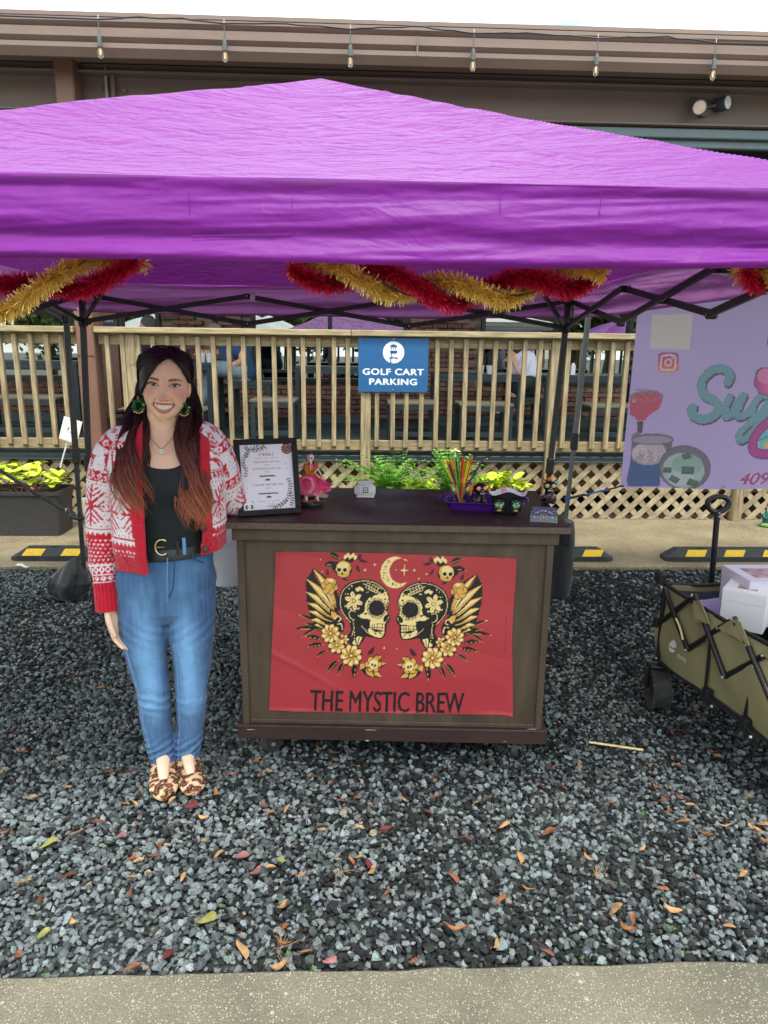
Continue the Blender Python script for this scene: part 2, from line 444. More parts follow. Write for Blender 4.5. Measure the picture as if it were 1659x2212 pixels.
# front pavement: its far edge is slightly chipped
def edge_slab(name, m, x0, x1, ya, yb, top, chipped_far=True, amp=.006):
    n = 260; xs = np.linspace(x0, x1, n); ch = fbm(xs*9, xs*0, o=4)*amp*2
    V = []; F = []
    for i, x in enumerate(xs):
        ye = (yb if chipped_far else ya)+ch[i]; yo = ya if chipped_far else yb; s = 1 if chipped_far else -1
        V += [(x, yo, top), (x, ye-.012*s, top), (x, ye, top-.010), (x, ye+.004*s, -.06)]
    for i in range(n-1):
        for k in range(3):
            a = i*4+k; F.append((a, a+4, a+5, a+1))
    b = MB(); b.add(V, F); o = b.obj(name, m, sm=35); o['kind'] = 'structure'; return o
edge_slab('front_pavement', m_conc, -7, 7, -9, 1.572, .012)
edge_slab('rear_pavement', m_conc2, -7, 7, 5.09, 8.0, .03, chipped_far=False, amp=.008)

# gravel: angular crushed stones, one mesh
def make_gravel():
    phi = (1+5**.5)/2
    ico = np.array([(-1, phi, 0), (1, phi, 0), (-1, -phi, 0), (1, -phi, 0), (0, -1, phi), (0, 1, phi), (0, -1, -phi), (0, 1, -phi), (phi, 0, -1), (phi, 0, 1), (-phi, 0, -1), (-phi, 0, 1)])/math.sqrt(1+phi*phi)
    ifc = np.array([(0, 11, 5), (0, 5, 1), (0, 1, 7), (0, 7, 10), (0, 10, 11), (1, 5, 9), (5, 11, 4), (11, 10, 2), (10, 7, 6), (7, 1, 8), (3, 9, 4), (3, 4, 2), (3, 2, 6), (3, 6, 8), (3, 8, 9), (4, 9, 5), (2, 4, 11), (6, 2, 10), (8, 6, 7), (9, 8, 1)])
    cub = np.array([(x, y, z) for x in (-1, 1) for y in (-1, 1) for z in (-1, 1)])*.62
    cfc = np.array([(0, 1, 3), (0, 3, 2), (4, 6, 7), (4, 7, 5), (0, 4, 5), (0, 5, 1), (2, 3, 7), (2, 7, 6), (0, 2, 6), (0, 6, 4), (1, 5, 7), (1, 7, 3)])
    VV, FF, CC = [], [], []; nb = 0
    for cell, z0, z1, y0, y1, r0, r1, tpl, tfc, lay in ((.0166, -.009, .002, 1.56, 3.2, .0075, .0135, ico, ifc, 0), (.0205, -.008, .003, 3.2, 5.12, .0092, .0155, cub, cfc, 0), (.030, -.001, .006, 1.575, 3.4, .0085, .0175, ico, ifc, 1), (.036, -.001, .006, 3.4, 5.10, .009, .016, cub, cfc, 1)):
        xs = np.arange(-4.1, 4.1, cell); ys = np.arange(y0, y1, cell)
        X, Y = np.meshgrid(xs, ys); X = X.ravel()+nrg.uniform(-.5, .5, X.size)*cell; Y = Y.ravel()+nrg.uniform(-.5, .5, Y.size)*cell
        keep = (np.abs(X-.035*Y) < .72+Y*.62); X, Y = X[keep], Y[keep]; n = len(X)
        R_ = r0+(r1-r0)*nrg.random(n)**1.7; keep = (Y > 1.572+R_*.7) & (Y < 5.10)
        if lay:   # the top layer lies in drifts, not evenly
            keep &= nrg.random(n) < .55+.9*fbm(X*2.2, Y*2.2, o=3)
        X, Y, R_ = X[keep], Y[keep], R_[keep]; n = len(X); Zs = nrg.uniform(z0, z1, n)+.007*fbm(X*1.6+9, Y*1.6, o=3)
        k = len(tpl); V = tpl[None]*nrg.uniform(.70, 1.26, (n, k, 1))+nrg.normal(0, .10, (n, k, 3))
        V = V*np.stack([np.ones(n)*1.15, nrg.uniform(.70, 1.0, n), nrg.uniform(.52, .82, n)], 1)[:, None]
        def rot(t, i, j):
            x, y = V[..., i].copy(), V[..., j].copy(); ct, st = np.cos(t)[:, None], np.sin(t)[:, None]; V[..., i] = x*ct-y*st; V[..., j] = x*st+y*ct
        rot(nrg.uniform(0, 2*PI, n), 0, 1); rot(nrg.normal(0, .4, n), 1, 2); rot(nrg.normal(0, .4, n), 0, 2)
        V = V*R_[:, None, None]+np.stack([X, Y, Zs], 1)[:, None]
        # share of dark stones: patchy, growing to the right and the rear
        dark_share = np.clip(.34+.22*np.tanh((X+.1)*1.6)+.10*np.tanh((Y-2.6)*2)+.55*fbm(X*1.1+3, Y*1.3, o=3), .08, .85)
        u = nrg.random(n); dark = u < dark_share; mid = (~dark) & (nrg.random(n) < .42)
        base = np.where(dark, .019, np.where(mid, .085, .205))*(.7+.6*nrg.random(n)); base = base*(1.18 if lay else .95)
        tint = np.array([.84, 1.0, .995])[None]+nrg.normal(0, .03, (n, 3)); c = base[:, None]*tint
        odd = nrg.random(n) < .006; c[odd] = np.array([.30, .25, .17])*nrg.uniform(.6, 1.2, (odd.sum(), 1))
        VV.append(V.reshape(-1, 3)); FF.append((tfc[None]+(np.arange(n)*k)[:, None, None]).reshape(-1, 3)+nb); CC.append(np.repeat(c, k, 0)); nb += n*k
    me = np_mesh('gravel', np.vstack(VV), np.vstack(FF), np.vstack(CC), sm=False)
    o = link('gravel', me, mat('gravel_stone', attr='Col', rough=.7, var=.30, vscale=170, bump=.5, bscale=420, spec=.4))
    tag(o, 'dark blue grey crushed gravel covering the ground', 'gravel', kind='stuff')
make_gravel()

# ================================================================== restaurant building
m_brown = mat('brown_metal', lin(122, 104, 93), .5, var=.07, vscale=3, bump=.03, bscale=40, rvar=.1)
m_col = mat('brown_column', lin(118, 86, 70), .45, var=.08, vscale=2.5, bump=.03, bscale=30)
m_beam = mat('brown_beam', lin(116, 100, 89), .5, var=.08, vscale=1.5)
m_teal = mat('grey_green_frame', lin(92, 108, 110), .4, var=.08)
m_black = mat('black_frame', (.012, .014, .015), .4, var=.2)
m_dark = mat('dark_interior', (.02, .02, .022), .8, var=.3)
m_brick = mat('brick', lin(120, 88, 74), .85, var=.22, vscale=30, bump=.35, bscale=90, rand=.42)
m_mortar = mat('mortar', lin(150, 140, 124), .95, var=.15, vscale=40)
m_pane = mat('window_glass', (.36, .39, .38), .012, metal=1.0)
bld = thing('restaurant_building', 'brown steel and brick restaurant with ribbed metal eave behind the patio', 'building', (0, YW, 0))
def bpart(b, name, m, sm=None): return b.obj(name, m, bld, loc=(0, -YW, 0), sm=sm)
def zz(py, y, px=829): return atY(px, py+ (px-829)*.0, y).z
# eave fascia: each ribbed band is a piece of its own
YE = 6.15
ze = [atY(0, p, YE).z-.0 for p in (30, 39, 52, 72, 85, 96)]
fas = bpart(MB().box((0, YE+.10, (ze[0]+ze[5])/2-.01), (15, .08, ze[0]-ze[5]+.02)), 'fascia', m_brown)
def band(zt, zm, zb):
    # vertical flat zt..zm, then an under-facing slope back to zb
    prof = [(YE, zt), (YE, zm), (YE+.055, zb), (YE+.07, zb), (YE+.07, zt)]
    V = []; 
    for x in (-7.4, 7.4): V += [(x, y, z) for y, z in prof]
    n = 5; F = [(i, (i+1) % n, n+(i+1) % n, n+i) for i in range(n)]+[tuple(range(n)), tuple(range(n, 2*n))]
    b = MB(); b.add(V, F); return b
for zt, zm, zb in ((ze[0], ze[1], ze[2]), (ze[2], ze[3], ze[4]), (ze[4], ze[5], ze[5]-.05)):
    o = band(zt-.0015, zm, zb).obj('fascia_band', m_brown, fas, loc=(0, 0, 0))
for x in (-3.3, .45, 4.2):
    MB().box((x, YE-.003, (ze[2]+ze[5])/2), (.012, .006, ze[2]-ze[5])).obj('panel_joint', m_brown, fas)
# roof sheet running back from the eave, soffit
b = MB(); b.box((0, YE+2.6, ze[0]+.02), (15, 5.2, .03)); bpart(b, 'roof', m_brown)
# purlin ledge and beam web under the eave
zl = [atY(0, p, 6.5).z for p in (102, 121, 140)]
b = MB(); b.box((0, 6.53, (zl[0]+zl[1])/2), (15, .12, zl[0]-zl[1]), ch=.008); b.box((0, 6.62, zl[0]+.06), (15, .05, .16)); bpart(b, 'purlin', m_beam)
zb = atY(0, 243, 6.72).z
b = MB(); b.box((0, 6.76, (zl[2]+zb)/2+.05), (15, .08, zl[2]-zb+.1)); b.box((0, 6.70, zb+.006), (15, .20, .012)); b.box((0, 6.69, zl[2]+.01), (15, .16, .02))
bm_ = bpart(b, 'beam', m_beam)
for zo in (.10, .23):
    MB().cyl((-1.98, 6.722, zl[2]-zo), (-1.98, 6.70, zl[2]-zo), .022, n=6).obj('bolt', m_beam, bm_)
MB().cyl((-2.12, 6.69, zl[2]-.6), (-2.12, 6.69, zl[1]), .014).obj('conduit', mat('pipe_grey', (.35, .34, .33), .4), bm_, sm=40)
MB().box((-2.06, 6.70, zl[2]-.3), (.03, .07, .62)).obj('stiffener', m_beam, bm_)
# opening frame in grey green metal below the beam
b = MB(); b.box((0, 6.70, zb-.05), (15, .10, .075), ch=.006); b.box((0, 6.74, zb-.12), (15, .06, .06), ch=.004); bpart(b, 'opening_frame', m_teal)
for i, x in enumerate((-5.2, 1.2, 4.6)):
    MB().box((x, 6.648, zb-.05), (.006, .005, .07)).obj('frame_joint', m_black, bld, loc=(0, -YW, 0))
# steel columns at the deck edge
for cx in (-2.40, 5.6, -8.0):
    b = MB(); b.box((cx, 6.60, 2.0), (.155, .20, 4.0), ch=.012); c = bpart(b, 'column', m_col)
    MB().box((cx, 6.4975, 1.52), (.155, .004, .004)).obj('seam', m_black, c)
    for sx in (-.055, .055): MB().sphere((cx+sx, 6.498, 1.535), .005, 8, 6).obj('rivet', m_col, c)
# patio ceiling and rafters
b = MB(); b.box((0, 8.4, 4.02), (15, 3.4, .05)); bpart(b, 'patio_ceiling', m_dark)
for i, x in enumerate((3.0, 4.6, -3.2)):
    b = MB(); b.bar((x, 7.0, 3.5), (x+1.1, 9.4, 3.92), .09, .14); bpart(b, 'rafter', mat('rafter_brown', lin(104, 82, 70), .6, var=.1))
# back wall: mortar slab with bricks laid on it, windows between
def wx(px): return atY(px, 690, YW).x
zsill = atY(600, 824, YW).z
WIN = [(-6.8, wx(182)), (wx(258), wx(347)), (wx(543), wx(880)), (wx(1040), wx(1365)), (wx(1560), 7.0)]
PIL = [(wx(222), wx(257)), (wx(446), wx(462))]
ZT = 3.35
wall = bpart(MB().box((0, YW+.16, 2.35), (15, .2, 3.4)), 'brick_wall', m_mortar)
bpart(MB().box((0, YW-.02, ZT+.36), (15, .16, .72)), 'header_panel', m_beam)
bh, bl, cs = .055, .195, .0645
bk = MB().box((0, 0, 0), (bl, .10, bh), ch=.004).mesh('brick'); bk.materials.append(m_brick)
bkh = MB().box((0, 0, 0), (bl/2-.006, .10, bh), ch=.004).mesh('brick_half'); bkh.materials.append(m_brick)
spots = []
row = 0; z = DECKZ+.035
while z < ZT:
    x = -7.2+(row % 2)*.1025
    while x < 7.2:
        def free(hw):
            for (a, c) in WIN:
                if z > zsill-.02 and a-.02 < x+hw and x-hw < c+.02: return False
            for (a, c) in PIL:
                if a-.005 < x+hw and x-hw < c+.005: return False
            return True
        if free(bl/2): spots.append((x, z, 0))
        elif free(bl/4-.003): spots.append((x, z, 1))
        x += .205
    row += 1; z += cs
def bprio(s):
    v = Vector((s[0], YW, s[1]))-_c; k = v.dot(_f); px = CW/2+CF*v.dot(_r)/k; py = CH/2-CF*v.dot(_u)/k
    vis = 0 < px < 1385
    up = 655 < py < 722
    lo = 735 < py < 905 and (230 < px < 1380 or px < 190)
    return 0 if (vis and up) else 1 if (vis and lo and px > 400) else 2 if (vis and lo) else 3
spots.sort(key=bprio)
for x, z, hf in spots[:300]:
    link('brick', bkh if hf else bk, None, wall, loc=(x, YW+.015+rnd.uniform(-.004, .004), z), rot=(0, 0, rnd.uniform(-.006, .006)))
b = MB()
for x, z, hf in spots[300:]: b.box((x, YW+.015, z), (bl/2-.006 if hf else bl, .10, bh))
o = b.obj('brickwork', m_brick, wall); o['kind'] = 'stuff'
for (a, c) in PIL: bpart(MB().box(((a+c)/2, YW-.05, 2.0), (c-a, .14, 2.7), ch=.006), 'pilaster', m_col)
for i, (a, c) in enumerate(WIN):
    w = MB(); fw = .05
    for xx in (a+fw/2, c-fw/2): w.box((xx, YW-.03, (zsill+ZT)/2), (fw, .10, ZT-zsill))
    w.box(((a+c)/2, YW-.031, zsill+fw/2), (c-a-.002, .10, fw)); w.box(((a+c)/2, YW-.031, ZT-fw/2), (c-a-.002, .10, fw))
    wo_ = bpart(w, 'window', m_black)
    muls = [wx(713)] if i == 2 else ([a+(c-a)/2] if c-a > 2 else [])
    for xm in muls: MB().box((xm, YW-.032, (zsill+ZT)/2), (.055, .09, ZT-zsill-.1)).obj('mullion', m_black, wo_)
    ed = [a+fw]+muls+[c-fw]
    for k in range(len(ed)-1):
        p = MB().box(((ed[k]+ed[k+1])/2, YW, (zsill+ZT)/2), (ed[k+1]-ed[k], .012, ZT-zsill-.06)).obj('pane', m_pane, wo_)
    # low dark panel rail across the glass
    MB().box(((a+c)/2, YW-.033, zsill+.14), (c-a-.1, .06, .035)).obj('glazing_bar', m_black, wo_)

# ================================================================== patio deck
m_deckgrey = mat('deck_board', lin(44, 56, 55), .6, var=.2, vscale=3, stretch=(.4, 6, 1), rand=.12)
m_wood = mat('weathered_pine', lin(150, 134, 102), .75, var=.42, vscale=5, stretch=(9, 9, .9), bump=.25, bscale=30, rand=.10, detail=7)
m_woodx = mat('weathered_pine_long', lin(156, 141, 106), .75, var=.38, vscale=5, stretch=(.9, 9, 12), bump=.25, bscale=30, rand=.08, detail=7)
m_skirt = mat('skirt_board', lin(132, 112, 78), .8, var=.25, vscale=5, stretch=(.7, 9, 9), bump=.25, bscale=30, rand=.12, detail=7)
m_lat = mat('lattice_lath', lin(158, 145, 116), .8, var=.32, vscale=4, stretch=(4, 9, 4), bump=.2, bscale=30, rand=.18, detail=6)
deck = thing('patio_deck', 'raised patio deck of grey boards behind the wooden railing', 'deck', (0, 8.2, 0))
for i in range(24):
    MB().box((0, 6.62+.14*i+.06, DECKZ-.019), (14.6, .132, .036), ch=.004).obj('deck_board', m_deckgrey, deck, loc=(0, -8.2, 0))
b = MB(); b.box((0, 6.60, .615), (14.6, .03, .05), ch=.004); b.box((0, 6.568, .592), (14.6, .02, .014), ch=.004); b.obj('edge_trim', mat('deck_edge_trim', lin(44, 56, 58), .35, var=.15), deck, loc=(0, -8.2, 0))
b = MB(); b.box((0, 6.62, .655), (14.6, .03, .03)); b.obj('rim_shadow_strip', m_black, deck, loc=(0, -8.2, 0))  # black strip put in for the shadow band along the deck rim
for i, z in enumerate((.545, .44, .335)):
    MB().box((0, 6.70, z), (14.6, .03, .10), ch=.003).obj('skirt_board', m_skirt, deck, loc=(0, -8.2, 0))
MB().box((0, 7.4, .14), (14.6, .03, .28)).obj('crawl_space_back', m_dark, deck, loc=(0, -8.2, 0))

# lattice skirt: each lath a piece
lat = thing('lattice_skirt', 'diagonal wooden lattice closing the space under the deck', 'lattice', (0, 6.62, 0))
LZ0, LZ1, LX0, LX1 = .034, .578, -4.2, 4.4
hgt = LZ1-LZ0; step = .1615; lw = .051
for dirn in (1, -1):
    k = 0; x = LX0-hgt
    while x < LX1:
        # clip to the panel ends
        a, c = (x, LZ0), (x+hgt, LZ1)
        if dirn < 0: a, c = (x+hgt, LZ0), (x, LZ1)
        yl = 6.606 if dirn > 0 else 6.618
        d = Vector((c[0]-a[0], 0, c[1]-a[1])).normalized(); nx = Vector((-d.z, 0, d.x))
        e = lw/2*1.4142
        V = [(a[0]-e, yl, LZ0), (a[0]+e, yl, LZ0), (c[0]+e, yl, LZ1), (c[0]-e, yl, LZ1)]
        V += [(q[0], q[1]+.010, q[2]) for q in V]
        bb = MB(); bb.add([(v[0]-a[0], v[1]-6.62, v[2]) for v in V], [(0, 1, 2, 3), (7, 6, 5, 4), (0, 4, 5, 1), (1, 5, 6, 2), (2, 6, 7, 3), (3, 7, 4, 0)])
        bb.obj('lath', m_lat, lat, loc=(a[0], 0, 0))
        x += step
MB().box((0, .02, .59), (8.6, .03, .03)).obj('top_batten', m_lat, lat)

# railing: caps, rails, posts, balusters
rail = thing('deck_railing', 'weathered pine railing with square balusters along the patio deck', 'railing', (0, YF, DECKZ))
def rp_(b, name, m): return b.obj(name, m, rail, loc=(0, -YF, -DECKZ))
def fx(px, py=830): return atY(px, py, 6.55).x
zcap = 1.775
secs = [(-7.0, -2.49), (-2.31, fx(758, 720)), (fx(758, 720)+.004, 4.9)]
for (a, c) in secs:
    rp_(MB().box(((a+c)/2, 6.55, zcap-.027), (c-a, .15, .052), ch=.006), 'cap_board', m_woodx)
for (a, c) in ((-7.0, -2.49), (-2.31, 4.9)):
    rp_(MB().box(((a+c)/2, 6.60, 1.675), (c-a, .036, .105), ch=.004), 'top_rail', m_woodx)
    rp_(MB().box(((a+c)/2, 6.60, .735), (c-a, .036, .095), ch=.004), 'bottom_rail', m_woodx)
posts = [(fx(287), .66), (fx(790, 900), 0), (fx(1197, 850), 0), (4.6, 0), (-5.2, 0), (atY(1594, 1090, 6.55).x, 0)]
m_bolt = mat('galvanised_bolt', (.55, .55, .53), .4, metal=.8)
for x, zb_ in posts:
    b = MB(); b.box((x, 6.585, (1.722+.03)/2), (.092, .088, 1.722-.03), ch=.005); p = rp_(b, 'post', m_wood)
    for z in (.35, .50):
        MB().cyl((x, 6.542, z), (x, 6.530, z), .013, .009, 12).obj('bolt', m_bolt, p, sm=40)
bal = MB().box((0, 0, 0), (.040, .040, 1.0), ch=.003)
# sawn slanted foot
bv = [(v[0], v[1], v[2]+(.02 if (v[2] < -.4 and v[1] < 0) else 0)) for v in bal.v]; bal.v = bv
bal.cm = 1
for zq in (.44, .475, -.43, -.465): bal.cyl((.004, -.0195, zq), (.004, -.0206, zq), .0032, n=7)
balm = bal.mesh('baluster'); balm.materials.append(m_wood); balm.materials.append(mat('nail_head', (.05, .04, .035), .6))
x = fx(1193-1193+ (1300+1193*.42195)/1.85172, 830)
x0 = x-.1335*60; k = 0
m_foot = mat('dark_end_grain', (.03, .024, .018), .9)
while True:
    xb = x0+.1335*k; k += 1
    if xb > 4.9: break
    if xb < -5 or any(abs(xb-p[0]) < .075 for p in posts[1:]) or abs(xb+2.40) < .12: continue
    link('baluster', balm, None, rail, loc=(xb+rnd.uniform(-.006, .006), 6.556-YF+.004*0, 1.205-DECKZ+rnd.uniform(-.008, .008)), rot=(0, rnd.uniform(-.006, .006), rnd.choice((0, PI))*0))
# ================================================================== fabrics
def fabric(name, col, tcol=None, tw=.35, rough=.45, bump=.25, bscale=30, bst=(1, 1, 1), spec=.5, weave=0, coat=0.0, attr=None, dist=.01, crease=0.0):
    m = bpy.data.materials.new(name); m.use_nodes = True; t = m.node_tree; p = t.nodes['Principled BSDF']; out = t.nodes['Material Output']
    p.inputs['Base Color'].default_value = (*col, 1); p.inputs['Roughness'].default_value = rough; p.inputs['Specular IOR Level'].default_value = spec
    p.inputs['Coat Weight'].default_value = coat; p.inputs['Coat Roughness'].default_value = .3
    if attr:
        a = N(t, 'ShaderNodeAttribute'); a.attribute_name = attr; t.links.new(a.outputs['Color'], p.inputs['Base Color'])
    tr = N(t, 'ShaderNodeBsdfTranslucent'); tr.inputs['Color'].default_value = (*(tcol or col), 1)
    mxs = N(t, 'ShaderNodeMixShader'); mxs.inputs['Fac'].default_value = tw
    t.links.new(p.outputs['BSDF'], mxs.inputs[1]); t.links.new(tr.outputs['BSDF'], mxs.inputs[2]); t.links.new(mxs.outputs['Shader'], out.inputs['Surface'])
    co = N(t, 'ShaderNodeTexCoord'); mp = N(t, 'ShaderNodeMapping'); mp.inputs['Scale'].default_value = bst
    t.links.new(co.outputs['Object'], mp.inputs['Vector'])
    n = N(t, 'ShaderNodeTexNoise'); n.inputs['Scale'].default_value = bscale; n.inputs['Detail'].default_value = 6; n.inputs['Distortion'].default_value = .8
    t.links.new(mp.outputs['Vector'], n.inputs['Vector'])
    b = N(t, 'ShaderNodeBump'); b.inputs['Strength'].default_value = bump; b.inputs['Distance'].default_value = dist
    hgt = n.outputs['Fac']
    if crease:
        # sharp crinkle lines: valleys where a warped noise crosses its middle value
        for sc, rotz in ((1.7, .45), (3.6, -.5), (5.5, .2)):
            m2 = N(t, 'ShaderNodeMapping'); m2.inputs['Rotation'].default_value = (0, 0, rotz); m2.inputs['Scale'].default_value = (1, 1.9, 1.9); t.links.new(co.outputs['Object'], m2.inputs['Vector'])
            n2 = N(t, 'ShaderNodeTexNoise'); n2.inputs['Scale'].default_value = sc; n2.inputs['Detail'].default_value = 3; n2.inputs['Distortion'].default_value = 1.2; t.links.new(m2.outputs['Vector'], n2.inputs['Vector'])
            a1 = N(t, 'ShaderNodeMath'); a1.operation = 'SUBTRACT'; a1.inputs[1].default_value = .5; t.links.new(n2.outputs['Fac'], a1.inputs[0])
            a2 = N(t, 'ShaderNodeMath'); a2.operation = 'ABSOLUTE'; t.links.new(a1.outputs[0], a2.inputs[0])
            a3 = N(t, 'ShaderNodeMath'); a3.operation = 'MULTIPLY_ADD'; a3.inputs[1].default_value = -crease; t.links.new(a2.outputs[0], a3.inputs[0]); t.links.new(hgt, a3.inputs[2]); hgt = a3.outputs[0]
    t.links.new(hgt, b.inputs['Height']); t.links.new(b.outputs['Normal'], p.inputs['Normal']); t.links.new(b.outputs['Normal'], tr.inputs['Normal'])
    return m
m_purple = fabric('purple_canopy_cloth', (.185, .014, .225), (.26, .03, .30), .12, .46, .75, 7, (1, 1.7, 1.7), dist=.016, coat=.0, spec=.34, crease=2.6)
m_purple_v = fabric('purple_valance_cloth', (.215, .014, .295), (.55, .22, .55), .34, .45, .26, 6, (1, 3, 3), dist=.012, crease=1.5, spec=.3)
m_white_c = fabric('white_canopy_cloth', (.74, .75, .72), (.6, .62, .6), .25, .5, .1, 9)
m_pipe = mat('black_tent_frame', (.028, .028, .032), .38, var=.3, vscale=14, rvar=.08)
m_pipeg = mat('grey_tent_frame', lin(96, 104, 104), .4, metal=.2, var=.12, vscale=9)
m_plast = mat('black_plastic', (.016, .016, .018), .42)
m_whitep = mat('white_plastic', (.72, .72, .72), .4)

def tent(name, label, x0, x1, y0, y1, zt, zb, peak, m_top, m_val, frame, full=True, lean=(0, 0), front_low=False, bumps=(.05, .05), legs=(1, 1, 1, 1), res=120):
    """pop-up tent; legs order: rear left, rear right, front left, front right"""
    cx, cy = (x0+x1)/2, (y0+y1)/2
    T = thing(name, label, 'tent', (cx, cy, 0))
    P = Vector(peak)
    u = np.linspace(-1, 1, res); U, Vv = np.meshgrid(u, u)
    h = 1-np.maximum(np.abs(U), np.abs(Vv))
    X = cx+(x1-x0)/2*U; Y = cy+(y1-y0)/2*Vv
    sm = h*h*(3-2*h)
    X = X+(P.x-cx)*h; Y = Y+(P.y-cy)*h
    q = np.minimum(np.abs(U), np.abs(Vv))/(np.maximum(np.abs(U), np.abs(Vv))+1e-6)
    sag = -.050*np.sin(PI*np.clip(h, 0, 1)**.75)*(1-q**2)
    Zz = zt+(P.z-zt)*h+sag
    hip = np.exp(-((np.abs(U)-np.abs(Vv))/.16)**2)*np.exp(-((h-.56)/.22)**2)
    Zz = Zz+hip*np.where(U < 0, bumps[0], bumps[1])
    Zz = Zz-.02*np.exp(-(h/.05)**2)*0
    if full:
        wr = fbm(X*5+fbm(X*2, Y*2)*1.5, Y*13+X*1.2, o=4)
        rid = 1-np.abs(fbm(X*2.4+Y*.6+3, Y*8.5-X*1.7+fbm(X*3, Y*3)*1.2, o=3))*2
        k = np.clip(h*6, 0, 1)*np.clip((1-h)*5, .2, 1)
        rd2 = 1-np.abs(fbm(X*1.3+Y*.9, Y*2.6-X*1.1+4, o=3))*2.2
        Zz = Zz+k*(.003*wr+.004*np.clip(rid-.42, 0, 1)+.010*np.clip(rd2-.35, 0, 1)-.003)
        Zz = Zz+.003*np.exp(-((h-.83)/.006)**2)
    me = np_mesh('canopy_top', np.stack([X-cx, Y-cy, Zz], -1).reshape(-1, 3), grid_faces(res, res))
    link('canopy_top', me, m_top, T)
    H = zt-zb
    def fold(t, s, ph):
        y = .006*np.sin(PI*np.clip(t/.30, 0, 1))**2
        sm_ = lambda q: q*q*(3-2*q)
        y = y-.009*sm_(np.clip((t-.26)/.28, 0, 1))+.011*sm_(np.clip((t-.50)/.26, 0, 1))-.017*sm_(np.clip((t-.70)/.26, 0, 1))+.012*np.clip((t-.93)/.07, 0, 1)**2
        y = y*(1+.3*np.sin(s*3.1+ph))+.006*np.sin(s*5.3+t*3+ph)*t+.007*fbm(s*4+ph, t*5, o=4)+.003*np.clip(1-np.abs(fbm(s*3+t*2+ph, t*9+s*2, o=3))*3, 0, 1)
        return y
    nS, nT = (220, 44) if full else (40, 10)
    S, Tt = np.meshgrid(np.linspace(0, 1, nS), np.linspace(0, 1, nT))
    for side in range(4):
        L = (x1-x0) if side in (0, 2) else (y1-y0)
        off = fold(Tt, S*L, side*1.7)
        tt = np.clip(Tt/.02, 0, 1)
        z = zt+.002-Tt*H-.010*np.sin(S*PI)*Tt-.003*np.sin(S*L*4)*Tt
        if side == 0: A = (x0-cx+S*L, (y0-cy)-.004+off*1.0-.006*Tt, z)
        elif side == 1: A = ((x1-cx)+.004-off, (y0-cy)+S*L, z)
        elif side == 2: A = (x0-cx+S*L, (y1-cy)+.004-off, z)
        else: A = ((x0-cx)-.004+off, (y0-cy)+S*L, z)
        link('valance', np_mesh('valance', np.stack(A, -1).reshape(-1, 3), grid_faces(nS, nT)), m_val, T)
    zu, zl = zt-.06, zt-.21
    cs = [(x0+.03, y1-.03), (x1-.03, y1-.03), (x0+.03, y0+.03), (x1-.03, y0+.03)]
    lx, ly = lean
    for i, (x, y) in enumerate(cs):
        if not legs[i]: continue
        low = front_low and i > 1
        top = Vector((x-cx, y-cy, zt-.015)); bot = Vector((x-cx+(lx if i < 2 else .06*(1 if x > cx else -1)), y-cy+(ly if i < 2 else 0), .0)); d = bot-top
        mid = top+d*.52
        b = MB(); b.bar(top, mid, .030, ch=.003); lg = b.obj('leg', frame, T)
        MB().bar(mid-d*.02, bot, .024, ch=.002).obj('inner_tube', frame, lg)
        MB().bar(mid-d*.028, mid+d*.022, .042, ch=.005).obj('leg_clip', m_plast, lg)
        MB().box(bot+Vector((0, 0, .006)), (.07, .07, .008)).obj('foot_plate', frame, lg)
        pu = top+d*((top.z-zu)/top.z); pl = top+d*((top.z-zl)/top.z)
        for q in ((pu,) if low else (pu, pl)):
            bb = MB(); bb.box(q, (.044, .044, .055), ch=.006)
            bb.box(q+Vector((.03 if x < cx else -.03, 0, 0)), (.03, .018, .035), ch=.003); bb.box(q+Vector((0, -.03 if y > cy else .03, 0)), (.018, .03, .035), ch=.003)
            bb.obj('bracket', m_plast, T)
        hub = Vector((P.x-cx, P.y-cy, P.z-.05)); a = MB()
        kn = pu.lerp(hub, .45)+Vector((0, 0, .03)); a.bar(pu, kn, .016, .026); a.bar(kn, hub, .016, .026); a.obj('roof_arm', frame, T)
        if not low: MB().bar(pl, pu.lerp(kn, .62), .014, .022).obj('roof_strut', frame, T)
    MB().cyl((P.x-cx, P.y-cy, P.z-.16), (P.x-cx, P.y-cy, P.z-.02), .02, n=12).obj('peak_hub', m_plast, T, sm=40)
    def truss(a, c, zu, zl, n=3):
        a, c = Vector(a), Vector(c)
        nrm = Vector((0, 0, 1)).cross((c-a).normalized())*.012
        for k in range(n):
            p, q = a.lerp(c, k/n), a.lerp(c, (k+1)/n)
            MB().bar(p+Vector((0, 0, zu))+nrm, q+Vector((0, 0, zl))+nrm, .015, .026, ch=.002).obj('truss_bar', frame, T)
            MB().bar(p+Vector((0, 0, zl))-nrm, q+Vector((0, 0, zu))-nrm, .015, .026, ch=.002).obj('truss_bar', frame, T)
            jt = [(p+q)/2+Vector((0, 0, (zu+zl)/2))]
            if k: jt += [p+Vector((0, 0, zu)), p+Vector((0, 0, zl))]
            for j in jt:
                bb = MB(); bb.box(j, (.034, .034, .030), ch=.006); jo = bb.obj('joint', m_plast, T)
                MB().cyl(j+nrm*1.6, j-nrm*1.6, .005, n=8).obj('rivet', m_bolt, jo)
                if abs(j.z-zu) < .001: MB().cyl(j+Vector((.02, 0, 0)), j+Vector((.045, 0, -.006)), .021, n=12).obj('collar', m_whitep, jo, sm=40)
    X0, X1, Y0, Y1 = cs[0][0]-cx, cs[1][0]-cx, cs[2][1]-cy, cs[0][1]-cy
    truss((X0, Y1, 0), (X1, Y1, 0), zu, zl); truss((X1, Y1, 0), (X1, Y0, 0), zu, zl); truss((X0, Y1, 0), (X0, Y0, 0), zu, zl)
    truss((X0, Y0, 0), (X1, Y0, 0), zt-.03, zb+.05)
    return T
